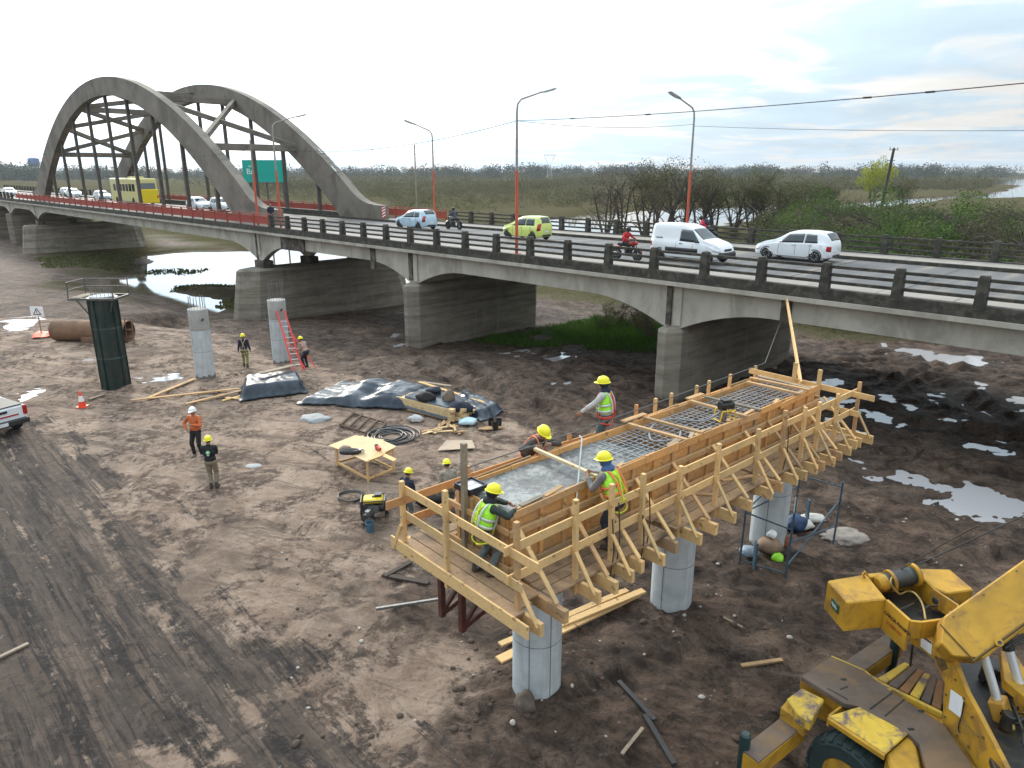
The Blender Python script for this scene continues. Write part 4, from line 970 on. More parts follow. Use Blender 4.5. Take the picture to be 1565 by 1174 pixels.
# orange netting heap
def cloth_patch(name, m, pts, hfun, nu=40, nv=20, parent=None, thick=.012):
    """draped sheet over bilinear quad pts with height function"""
    A, B_, C_, D_ = [Vector(q) for q in pts]; vs = []
    for j in range(nv + 1):
        for i in range(nu + 1):
            u, v = i / nu, j / nv; q = (A * (1 - u) + B_ * u) * (1 - v) + (D_ * (1 - u) + C_ * u) * v
            zz_ = height_at(q.x, q.y); dx, dy, h_ = hfun(u, v); vs.append((q.x + dx, q.y + dy, zz_ + h_))
    fs = [(j * (nu + 1) + i, j * (nu + 1) + i + 1, (j + 1) * (nu + 1) + i + 1, (j + 1) * (nu + 1) + i) for j in range(nv) for i in range(nu)]
    mb = MB(); mb.add(vs, fs); o = mb.build(name, m, parent, parent is not None, smooth=180, fix=False)
    s = o.modifiers.new('thick', 'SOLIDIFY'); s.thickness = thick; s.offset = 1; return o
def F(x, y, s=0): return float(fbm(np.array([x]), np.array([y]), s, 4)[0])
onet = M('orange_netting', (.75, .085, .03), .6, var=.15, scale=12)
cloth_patch('safety_netting', onet, [GG(48, 519), GG(100, 513), GG(102, 506), GG(60, 508)], lambda u, v: (0, 0, .05 + .35 * F(u * 5, v * 4, 3) * math.sin(math.pi * max(.05, v)) * (.6 + .4 * math.sin(u * 14))), 40, 14)
tag(bpy.data.objects['safety_netting'], 'crumpled orange safety netting lying beside the white warning sign', 'netting')
# tarpaulin-covered stacks
tarp = M('blue_black_tarp', (.012, .022, .036), .34, var=.35, scale=3, stain=(.09, .115, .14), stain_amt=.4, stain_scale=1.0, bmp=.4, spec=.45)
def ridged(u, v, seed, a=.07): return a * (1 - abs(2 * F(u * 6 + v * 2, v * 6, seed) - 1) * 2)
def stack_h(u, v, H, seed, eu=.12, ev=.16):
    e = min(1, min(u, 1 - u) / eu) * min(1, min(v, 1 - v) / ev); e = e * e * (3 - 2 * e)
    return (.10 * (F(u * 9, v * 7, seed + 5) - .5) * 1.4, .10 * (F(u * 9, v * 7, seed + 6) - .5), .02 + H * e + ridged(u, v, seed) * (.4 + .6 * (1 - e)))
o = cloth_patch('tarpaulin', tarp, [GG(366, 616), GG(470, 602), GG(462, 582), GG(370, 590)], lambda u, v: stack_h(u, v, .58, 11), 60, 30); tag(o, 'dark blue tarpaulin draped over a box-shaped stack with a plank on top', 'tarpaulin')
tag(MB().bar(GG(398, 597, .82), GG(452, 584, .84), .3, .03).build('plank', grey_wood), 'pale plank lying on top of the box-shaped tarpaulin stack', 'plank')
def t2h(u, v):
    x, y, h_ = stack_h(u, v, .22, 23, .08, .1); b_ = math.exp(-((u - .42) / .09) ** 2) * .18 + .32 * sstep(.3, .6, np.array([v]))[0] * math.exp(-((u - .5) / .25) ** 2) ; w_ = sstep(.52, .7, np.array([u]))[0] * .30
    return (x * 2, y * 2, h_ + (b_ + w_) * min(1, u * 6, (1 - u) * 6, v * 5, (1 - v) * 4) + .05 * F(u * 20, v * 12, 40))
o = cloth_patch('tarpaulin', tarp, [GG(452, 620), GG(625, 628), GG(690, 606), GG(520, 586)], t2h, 110, 50); tag(o, 'large crumpled dark blue tarpaulin spread over low heaps in the yard', 'tarpaulin')
# lumber stack
ls = thing('timber_stack', 'stack of fresh sawn boards partly under a dark sheet', 'timber stack', tuple(GG(660, 640)))
A_, B_ = GG(606, 622), GG(704, 650); dv = (B_ - A_); dv.z = 0; Lg = dv.length; dv.normalize(); sv_ = Vector((-dv.y, dv.x, 0))
if sv_.y < 0: sv_ = -sv_
rs_ = random.Random(9)
for row in range(4):
    for col in range(7):
        if row == 3 and col > 5: continue
        st = A_ + sv_ * (.17 * col) + dv * rs_.uniform(-.1, .12); z = height_at(A_.x, A_.y) + .07 + row * .125
        ln = Lg * rs_.uniform(.86, 1.0); mb = MB(); mb.bar(Vector((st.x, st.y, z)), Vector((st.x + dv.x * ln, st.y + dv.y * ln, z)), .155, .115); mb.build('board', wood('fresh_board', (.66, .50, .28), .10), ls, True)
cloth_patch('dark_sheet', tarp, [A_ + dv * .55 - sv_ * .14, A_ + dv * 2.9 - sv_ * .14, A_ + dv * 2.9 + sv_ * 1.3, A_ + dv * .5 + sv_ * 1.3], lambda u, v: (0, 0, (.60 if .05 < v else .12) + .015 * F(u * 8, v * 8, 7)), 40, 24)
tag(bpy.data.objects['dark_sheet'], 'dark plastic sheet over the middle of the sawn board stack', 'sheet')
o = cloth_patch('tarpaulin', tarp, [A_ + dv * 1.4 + sv_ * 1.6, A_ + dv * 4.0 + sv_ * .7, A_ + dv * 4.2 + sv_ * 2.2, A_ + dv * 1.2 + sv_ * 3.0], lambda u, v: stack_h(u, v, .34, 31, .15, .2), 60, 30); tag(o, 'dark tarpaulin behind the sawn boards with a long plank along its edge', 'tarpaulin')
tag(MB().bar(GG(641, 600, .5), GG(742, 628, .35), .16, .05).build('plank', pine), 'long bright plank along the back of the dark tarpaulin', 'plank')
tag(MB().bar(GG(646, 592, .25), GG(690, 600, .3), .2, .05).build('plank', grey_wood), 'short grey plank behind the dark tarpaulin heap', 'plank')
# clothes, bags and buckets on the stack
def lump(name, c, r, m, seed, label, cat, n=3):
    bm = bmesh.new(); bmesh.ops.create_icosphere(bm, subdivisions=n, radius=1)
    for v in bm.verts:
        d_ = .65 + .7 * F(v.co.x * 1.6 + seed, v.co.y * 1.6 + v.co.z, seed); v.co = Vector((v.co.x * r[0], v.co.y * r[1], max(v.co.z, -.55) * r[2])) * d_
    me_ = bpy.data.meshes.new(name); bm.to_mesh(me_); bm.free(); o = link_mesh(name, me_, m, smooth=60); o.location = c; tag(o, label, cat); return o
navy = M('navy_cloth', (.015, .018, .035), .8, var=.3); dkc = M('dark_cloth', (.02, .018, .018), .85, var=.3); khk = M('khaki_cloth', (.16, .12, .085), .85, var=.2)
lump('jacket', GG(652, 632, .72), (.42, .3, .25), dkc, 2, 'black jacket heaped on the covered timber stack', 'jacket')
lump('backpack', GG(686, 632, .68), (.26, .25, .34), khk, 3, 'brown backpack on the timber stack beside dark clothes', 'backpack')
lump('work_clothes', GG(704, 640, .5), (.5, .35, .28), navy, 4, 'navy work clothes heaped at the end of the timber stack', 'clothes')
lump('work_clothes', GG(664, 622, .75), (.35, .25, .16), navy, 14, 'dark blue clothes behind the black jacket on the stack', 'clothes')
lump('plastic_bag', GG(714, 650, .15), (.38, .26, .16), M('pale_blue_plastic', (.45, .6, .66), .4), 5, 'pale blue plastic bag at the end of the timber stack', 'bag')
def bucket(p, lab, m, r=.15, h=.3, handle=True):
    t = thing('bucket', lab, 'bucket', tuple(p)); mb = MB(); mb.lathe([(r * .8, 0), (r, h), (r * .94, h), (r * .76, .02)], n=20); mb.build('pail', m, t, smooth=40)
    if handle: MB().tube([(r * math.cos(a), 0, h + r * .8 * math.sin(a)) for a in np.linspace(0, math.pi, 9)], .006, 5).build('handle', steel_g, t)
    return t
for i, (x, y) in enumerate(((751, 652), (757, 657), (762, 651))): bucket(GG(x, y), ('black bucket left of three beside the wood scraps', 'black bucket in front of two others beside the wood scraps', 'black bucket right of three beside the wood scraps')[i], blk, .14, .28)
lump('cement_lump', GG(636, 645, .12), (.30, .22, .18), M('pale_grey_lump', (.45, .45, .45), .8), 6, 'pale grey lump of set cement beside the sawn timber', 'lump')
rs_ = random.Random(12)
for i in range(16):
    x, y = rs_.uniform(652, 705), rs_.uniform(648, 664); q = GG(x, y, .05 + rs_.random() * .14); an = rs_.uniform(0, 3.1); l_ = rs_.uniform(.35, 1.0)
    o = MB().bar(q - Vector((math.cos(an), math.sin(an), rs_.uniform(-.08, .08))) * l_ / 2, q + Vector((math.cos(an), math.sin(an), 0)) * l_ / 2, .09, .03).build('wood_scrap', wood('fresh_board', 0, 0)if 'fresh_board' in _mats and rs_.random() < .4 else pine_d)
    tag(o, 'broken pine offcut in the scrap heap beside the timber stack', 'wood scrap', 'wood scraps beside the timber stack')
tag(MB().prism([(0, 0), (1.35, .15), (1.2, .95), (.25, 1.0)], 0, .02, lambda p_, q_, h_: GG(668, 691) + Vector((p_, q_, .04 + h_ + .03 * p_))).build('plywood_sheet', wood('pale_ply', (.42, .33, .25), .08, (.2, .15, .11), .5)), 'flat plywood sheet lying on the mud near the buckets', 'plywood sheet')
tag(MB().prism([(0, .05), (.3, 0), (.95, .2), (1.0, .35), (.6, .42), (.1, .25)], 0, .04, lambda p_, q_, h_: GG(730, 659) + Vector((p_, q_, .03 + h_))).build('flat_board', pine_d), 'dark worn board lying next to the black buckets', 'board')
# steel mesh, hose coil, hose ring
mb = MB(); o0 = GG(520, 652); e1 = (GG(572, 668) - o0); e2 = (GG(540, 634) - o0)
t = thing('steel_mesh_frame', 'rusty steel grid frame lying flat on the mud beside the hose coil', 'steel grid', tuple(o0))
for k in range(5): mb.bar(o0 + e1 * k / 4 + Vector((0, 0, .07)), o0 + e1 * k / 4 + e2 + Vector((0, 0, .07)), .09, .05)
mb.bar(o0 + Vector((0, 0, .06)), o0 + e1 + Vector((0, 0, .06)), .06, .05); mb.bar(o0 + e2 + Vector((0, 0, .06)), o0 + e1 + e2 + Vector((0, 0, .06)), .06, .05); mb.build('bars', M('brown_rust', (.055, .03, .015), .85, var=.4, scale=5), t, True)
def coil(c, loops, name, lab, m, r):
    t = thing(name, lab, 'hose', tuple(c)); 
    for k, (R0, dx, dy, z) in enumerate(loops):
        pts = [(dx + R0 * math.cos(a) * (1 + .04 * math.sin(3 * a + k)), dy + R0 * math.sin(a) * (1 + .05 * math.cos(2 * a + k * 2)), z + .02 * math.sin(2 * a + k)) for a in np.linspace(0, 2 * math.pi, 37)]
        MB().tube(pts, r, 7, cap=False).build('loop', m, t, smooth=60)
    return t
hosem = M('black_hose', (.03, .03, .033), .35, bmp=0, var=.3)
coil(GG(598, 669), [(.38, 0, 0, .05), (.50, .03, .02, .06), (.60, -.03, .03, .05), (.72, .05, -.05, .05), (.80, .1, 0, .08), (.88, 0, .05, .05), (.95, -.08, -.02, .06), (.66, -.25, .05, .10), (.98, .06, .1, .09)], 'hose_coil', 'large coil of black hose lying on the mud behind the work table', hosem, .026)
coil(GG(535, 760), [(.37, 0, 0, .03), (.385, .02, .01, .06)], 'hose_ring', 'single ring of dark hose lying beside the generator', hosem, .022)
lump('dumped_concrete', GG(482, 640, -.02), (.62, .5, .16), M('spilt_concrete', (.24, .25, .25), .7, var=.15), 8, 'rounded patch of grey spilt concrete on the sandy ground', 'concrete patch', 4)
lump('dumped_concrete', GG(386, 712, -.02), (.34, .2, .06), M('spilt_concrete', 0), 9, 'small flat grey patch of spilt concrete right of the two standing men', 'concrete patch')
# work table
tb = thing('work_table', 'rough pine work table with plywood tops on the open yard', 'table', tuple(GG(556, 735)))
c1, c2, c3, c4 = GG(516, 712), GG(563, 737), GG(602, 722), GG(556, 700)
zt = .82
for q in (c1, c2, c3, c4): MB().bar(Vector((q.x, q.y, q.z - .05)), Vector((q.x, q.y, q.z + zt)), .09, .07).build('leg', pine, tb, True)
for a, b in ((c1, c2), (c2, c3), (c3, c4), (c4, c1)):
    for z in (.12, zt - .06): MB().bar(a + Vector((0, 0, z)), b + Vector((0, 0, z)), .04, .08).build('stretcher', pine, tb, True)
def plate(pts, z, th=.02): 
    mb = MB(); vs = [G(x, y, z) for x, y in pts]; n = len(vs); vs2 = [v + Vector((0, 0, th)) for v in vs]; mb.add(vs + vs2, [tuple(range(n - 1, -1, -1)), tuple(range(n, 2 * n))] + [(i, (i + 1) % n, n + (i + 1) % n, n + i) for i in range(n)]); return mb
pp = wood('table_ply', (.62, .46, .28), .06, (.4, .3, .2), .3)
plate([(502, 682), (532, 692), (588, 673), (543, 666)], .84).build('top_panel', pp, tb, True)
plate([(528, 692), (562, 707), (606, 683), (585, 674)], .865).build('top_panel', pp, tb, True)
plate([(585, 698), (602, 706), (606, 702), (588, 694)], .89).build('loose_board', pine, tb, True)
plate([(560, 706), (584, 697), (592, 690), (580, 688)], .89).build('loose_board', pine, tb, True)
lump('cloth_bag', G(527, 686, .96), (.2, .16, .1), khk, 21, 'brown cloth bag on the left end of the work table', 'bag')
lump('black_jacket', G(535, 690, .95), (.36, .2, .1), dkc, 22, 'black jacket spread on the left of the work table', 'jacket')
def small_tool(p, lab, name, m1, m2, rz=0):
    t = thing(name, lab, 'power tool', tuple(p), rotz=rz); mb = MB(); mb.tube([(-.16, 0, .08), (.08, 0, .09)], [.05, .065], 12); mb.tube([(.0, 0, .08), (-.03, .02, .0)], .03, 8); mb.build('body', m1, t, smooth=40)
    MB().cyl((.1, -.03, .08), (.1, .03, .08), .1, 20).build('disc', m2, t, smooth=40); return t
small_tool(G(548, 694, .885), 'grey circular saw on the front of the work table', 'circular_saw', blk, alu, .4)
small_tool(G(578, 688, .91), 'red power tool at the right end of the work table', 'grinder', M('tool_red', (.5, .03, .02), .4), blk, 2.2)
tag(MB().bar(GG(565, 728, .05), GG(632, 722, .07), .05, .04).build('thin_pole', grey_wood), 'thin pale pole lying between the table and the formwork', 'pole')
# generator
g = thing('generator', 'portable generator with a yellow tank and black frame on the mud', 'generator', tuple(GG(572, 788)), rotz=R(8))
mb = MB()
for x in (-.34, .34):
    mb.tube([(x, -.24, .05), (x, -.24, .56), (x, .24, .56), (x, .24, .05), (x, -.24, .05)], .02, 8)
for y, z in ((-.24, .05), (.24, .05), (-.24, .56), (.24, .56)): mb.tube([(-.34, y, z), (.34, y, z)], .02, 8)
mb.build('frame', blk, g, smooth=40)
mb = MB(); mb.box((0, 0, .53), (.56, .4, .14)); mb.build('fuel_tank', M('tank_yellow', (.72, .52, .03), .35, var=.08), g, bevel=.04)
mb = MB(); mb.cyl((0, 0, .6), (0, 0, .63), .045, 14); mb.box((.14, .05, .64), (.2, .2, .07)); mb.build('filler_cap', blk, g)
mb = MB(); mb.box((-.12, 0, .28), (.34, .34, .32)); mb.cyl((.05, 0, .27), (.3, 0, .27), .14, 18); mb.build('engine', M('engine_dark', (.05, .05, .05), .45, metal=.3), g, bevel=.02)
mb = MB(); mb.box((0, -.225, .3), (.3, .02, .24)); mb.build('control_panel', M('panel_grey', (.12, .12, .12), .5), g)
for x in (-.37, .37): MB().tube([(x - .025, .1, .1), (x + .025, .1, .1)], .11, 18).build('wheel', blk, g, smooth=40)
pm = thing('motor_pump', 'small dark motor pump in front of the generator', 'pump', tuple(GG(563, 800)), rotz=R(70))
mb = MB(); mb.cyl((-.17, 0, .22), (.15, 0, .22), .12, 18); mb.box((0, 0, .06), (.36, .24, .05)); mb.build('motor', M('engine_dark', 0), pm, smooth=40)
mb = MB(); mb.tube([(-.2, -.1, .08), (-.2, -.1, .42), (.15, -.1, .42)], .014, 6); mb.build('handle', blk, pm); MB().box((.02, 0, .37), (.14, .14, .08)).build('air_filter', alu, pm, bevel=.015)
bucket(GG(566, 813), 'blue bucket of water in front of the generator', M('blue_plastic', (.06, .12, .17), .35), .13, .3)
# long boards lying on the ground
def ground_board(x0, y0, x1, y1, w, lab, m, z=.04, h=.045, nm='board', cat='board', group=None):
    a, b = GG(x0, y0), GG(x1, y1); up_ = max(height_at(*a.lerp(b, k / 10)[:2]) - a.lerp(b, k / 10).z for k in range(11)) * .8; a.z += z + up_; b.z += z + up_; o = MB().bar(a, b, w, h).build(nm, m); tag(o, lab, cat, group); return o
ground_board(762, 1015, 975, 912, .22, 'wide pine plank lying behind the nearest column, lowest of three', pine)
ground_board(764, 992, 958, 908, .15, 'pine plank lying behind the nearest column, middle of three', pine, .10)
ground_board(856, 968, 983, 915, .17, 'pine plank resting on the two boards behind the nearest column', pine, .15)
ground_board(200, 616, 366, 598, .16, 'long weathered plank lying left of the box-shaped tarpaulin', pine_d)
ground_board(285, 622, 368, 602, .15, 'thinner plank in front of the long weathered plank by the tarpaulin', pine_d, .05)
ground_board(340, 614, 370, 606, .1, 'short pale offcut beside the box-shaped tarpaulin', pine)
ground_board(345, 610, 376, 612, .1, 'short pale offcut touching the box-shaped tarpaulin corner', pine, .06)
ground_board(225, 612, 298, 582, .2, 'dark half-buried plank between the green casing and the column', pine_d)
ground_board(136, 612, 160, 604, .12, 'short grey board at the foot of the green casing', grey_wood)
ground_board(575, 940, 672, 925, .06, 'thin grey metal pipe lying on the mud below the formwork', steel_g, .04, .06, 'metal_pipe', 'pipe')
ground_board(945, 1050, 1000, 1110, .09, 'dark iron bar lying on the mud, upper of two', M('dark_iron', (.03, .028, .03), .6), .05, .06, 'iron_bar', 'iron bar')
ground_board(985, 1098, 1030, 1174, .09, 'dark iron bar lying on the mud near the crane, lower of two', M('dark_iron', 0), .06, .06, 'iron_bar', 'iron bar')
ground_board(950, 1158, 982, 1118, .06, 'thin pale stick lying on the mud left of the crane', grey_wood, .04, .03, 'stick', 'stick')
ground_board(-10, 1012, 44, 986, .09, 'pale stick lying across the gravel at the left edge', grey_wood, .04, .04, 'stick', 'stick')
ground_board(1133, 1020, 1195, 1011, .09, 'muddy board lying between the formwork and the crane', pine_d, .04, .04)
ground_board(1105, 948, 1135, 964, .05, 'short pale stick on the mud right of the middle column', grey_wood, .03, .03, 'stick', 'stick')
ground_board(585, 880, 655, 893, .14, 'dark muddy plank under the near end of the formwork', M('muddy_plank', (.05, .035, .028), .9), .03, .05)
ground_board(588, 884, 628, 862, .12, 'dark muddy plank crossing another below the formwork end', M('muddy_plank', 0), .05, .05)
lump('tool_bag', GG(660, 772, .2), (.55, .3, .26), dkc, 71, 'black tool bag on the ground beyond the near guard rail', 'bag')
lump('green_strap', GG(690, 778, .25), (.14, .12, .1), M('strap_green', (.1, .5, .12), .6), 72, 'small bright green bundle beside the black tool bag', 'bundle')
# scaffold round the far column
sb = M('scaffold_blue', (.05, .10, .14), .5, metal=.2, var=.3, scale=5, stain=(.12, .09, .07), stain_amt=.5)
sc_ = thing('scaffold', 'blue tubular scaffold standing round the far column under the formwork', 'scaffold', tuple(GG(1200, 870)))
pA, pB, pC, pD = GG(1130, 862), GG(1200, 882), GG(1273, 832), GG(1210, 815)
for q, hh in ((pA, 1.9), (pB, 1.75), (pC, 1.85), (pD, 2.6)): MB().tube([q - Vector((0, 0, .1)), q + Vector((.03, 0, hh))], .028, 8).build('standard', sb, sc_, True, smooth=60)
for a, b, za, zb_ in ((pA, pB, 1.45, 1.3), (pA, pB, .12, .1), (pB, pC, .95, .55), (pC, pD, 1.7, 1.75), (pD, pA, 1.4, 1.45), (pB, pD, .2, 1.1), (pB, pC, .3, 1.3), (pA, pD, 1.45, 2.3)): MB().tube([a + Vector((0, 0, za)), b + Vector((0, 0, zb_))], .02, 7).build('brace', sb, sc_, True, smooth=60)
for q in (GG(1232, 800), GG(1152, 870)): MB().bar(q, q + Vector((0, 0, .75)), .16, .05).build('steel_panel', sb, sc_, True)
lump('cement_bag', GG(1176, 848, .28), (.3, .26, .28), M('paper_bag', (.30, .20, .13), .8), 31, 'brown paper cement bag standing inside the blue scaffold', 'bag')
lump('cement_bag', GG(1193, 840, .25), (.2, .2, .26), M('red_bag', (.22, .07, .04), .8), 32, 'reddish bag beside the brown paper bag inside the scaffold', 'bag')
lump('safety_vest', GG(1188, 858, .1), (.15, .12, .14), M('vest_green', (.35, .8, .04), .6, bmp=0), 33, 'bright green safety vest dropped inside the blue scaffold', 'vest')
lump('sand_bag', GG(1222, 808, .12), (.38, .22, .15), M('white_sack', (.5, .47, .42), .8), 34, 'pale sack lying at the right of the scaffold, nearer one', 'sack')
lump('sand_bag', GG(1240, 797, .1), (.40, .22, .13), M('white_sack', 0), 35, 'pale sack lying behind another sack right of the scaffold', 'sack')
lump('blue_tarpaulin', GG(1214, 812, .25), (.32, .25, .26), M('royal_blue', (.02, .05, .12), .5), 36, 'dark blue bundle hanging at the back of the scaffold', 'bundle')
lump('pale_bucket', GG(1145, 850, .14), (.28, .2, .14), M('pale_bluegrey', (.22, .27, .33), .5), 37, 'pale blue plastic tub on its side at the left of the scaffold', 'tub')
lump('white_helmet', GG(1176, 848, .6), (.13, .13, .11), M('sign_white', 0), 38, 'white helmet on top of the brown bag in the scaffold', 'helmet')
lump('rubble_heap', GG(1288, 820, .0), (.75, .5, .16), M('pale_rubble', (.22, .19, .165), .95, var=.35, scale=5, bmp=.6), 39, 'pale heap of sand and rubble right of the scaffold', 'rubble', 4)
# pebbles and lumps: small stones one by one near the camera
stm = [M('pale_stone', (.34, .31, .28), .9, var=.25, scale=8), M('mud_clod', (.07, .047, .034), .95, var=.3, scale=8)]
proto = []
for k in range(6):
    bm = bmesh.new(); bmesh.ops.create_icosphere(bm, subdivisions=2, radius=1)
    for v in bm.verts: v.co *= .7 + .6 * F(v.co.x * 1.3 + k * 3, v.co.y * 1.3 + v.co.z * 1.1, 50 + k)
    me_ = bpy.data.meshes.new('stone'); bm.to_mesh(me_); bm.free(); me_.materials.append(stm[0] if k < 3 else stm[1]); shade(me_, 50); proto.append(me_)
zones = [((690, 960, 880, 1130), 60, 4), ((860, 940, 1250, 1160), 45, 3), ((960, 620, 1300, 700), 0, 0), ((1300, 780, 1565, 900), 24, 3), ((300, 570, 370, 610), 34, 2), ((400, 840, 700, 1150), 30, 5), ((540, 560, 760, 600), 14, 3), ((1000, 850, 1130, 960), 24, 3)]
for (x0, y0, x1, y1), n_, k0 in zones:
    for i in range(n_):
        q = GG(rs_.uniform(x0, x1), rs_.uniform(y0, y1)); k = rs_.choice([0, 1, 2, 3, 4, 5, 3, 4, 5]); s_ = rs_.choice([.02, .03, .035, .055, .03]) * (1.3 if k > 2 else 1)
        o = bpy.data.objects.new('stone' if k < 3 else 'mud_clod', proto[k]); COL.objects.link(o); o.location = q + Vector((0, 0, s_ * .25)); o.scale = (s_ * rs_.uniform(.8, 1.5), s_, s_ * rs_.uniform(.5, .8)); o.rotation_euler = (0, 0, rs_.uniform(0, 6))
        tag(o, 'small pale stone lying loose on the mud' if k < 3 else 'dark clod of mud lying loose on the ground', 'stone' if k < 3 else 'clod', 'loose pale stones on the mud' if k < 3 else 'loose clods on the mud')
lump('boulder', GG(803, 1078, .05), (.20, .18, .22), M('boulder_rock', (.11, .085, .065), .95, var=.3), 61, 'rounded brown boulder at the foot of the nearest column', 'boulder')
# ================================================================ PEOPLE
def ik(a, b, l1, l2, hint):
    a, b, hint = Vector(a), Vector(b), Vector(hint); d = b - a; L = min(d.length, (l1 + l2) * .998); d.normalize(); b = a + d * L
    x = (l1 * l1 - l2 * l2 + L * L) / (2 * L); h = math.sqrt(max(l1 * l1 - x * x, 0)); hp = (hint - d * hint.dot(d)).normalized()
    return a + d * x + hp * h, b
def cap(mb, a, b, ra, rb, n=12):
    a, b = Vector(a), Vector(b); d = (b - a); L = d.length; d = d / L if L > 1e-6 else Vector((0, 0, 1)); pts, rs = [], []
    for t in (-.995, -.8, -.45, 0): pts.append(a + d * ra * t); rs.append(ra * math.sqrt(max(1 - t * t, .01)))
    for t in (0, .45, .8, .995): pts.append(b + d * rb * t); rs.append(rb * math.sqrt(max(1 - t * t, .01)))
    mb.tube(pts, rs, n)
def ell(mb, c, r, M_=None, n=14, k=9):
    vs, fs = [], []; prof = [(math.sin(math.pi * i / k), -math.cos(math.pi * i / k)) for i in range(k + 1)]
    prof[0] = (.02, -1); prof[-1] = (.02, 1)
    for (rr, z) in prof:
        for j in range(n):
            a = 2 * math.pi * j / n; q = Vector((rr * math.cos(a) * r[0], rr * math.sin(a) * r[1], z * r[2]))
            if M_ is not None: q = M_ @ q
            vs.append(Vector(c) + q)
    for i in range(k):
        for j in range(n): fs.append((i * n + j, i * n + (j + 1) % n, (i + 1) * n + (j + 1) % n, (i + 1) * n + j))
    fs.append(tuple(range(n - 1, -1, -1))); fs.append(tuple(range(k * n, k * n + n))); mb.add(vs, fs)
def remesh(o, vox, sm=3):
    r = o.modifiers.new('remesh', 'REMESH'); r.mode = 'VOXEL'; r.voxel_size = vox; r.use_smooth_shade = True
    s = o.modifiers.new('smooth', 'SMOOTH'); s.iterations = sm; s.factor = .5
def cloth_m(name, col, **k): return M('cloth_' + name, col, .85, var=.22, scale=9, bmp=.5, **k)
def hi(name, col): return M('hivis_' + name, col, .6, var=.12, scale=7, bmp=.3)
SKIN = M('skin', (.30, .155, .095), .55, var=.1, bmp=.05); HAIR = M('dark_hair', (.018, .013, .010), .7, bmp=.2)
YH = M('yellow_helmet', (.80, .72, .02), .3, var=.06, bmp=0); WH = M('white_helmet', (.78, .78, .76), .3, var=.05, bmp=0); BLKH = M('black_helmet', (.02, .02, .022), .25, bmp=0)
BOOT = M('work_boots', (.05, .038, .03), .8, var=.3)
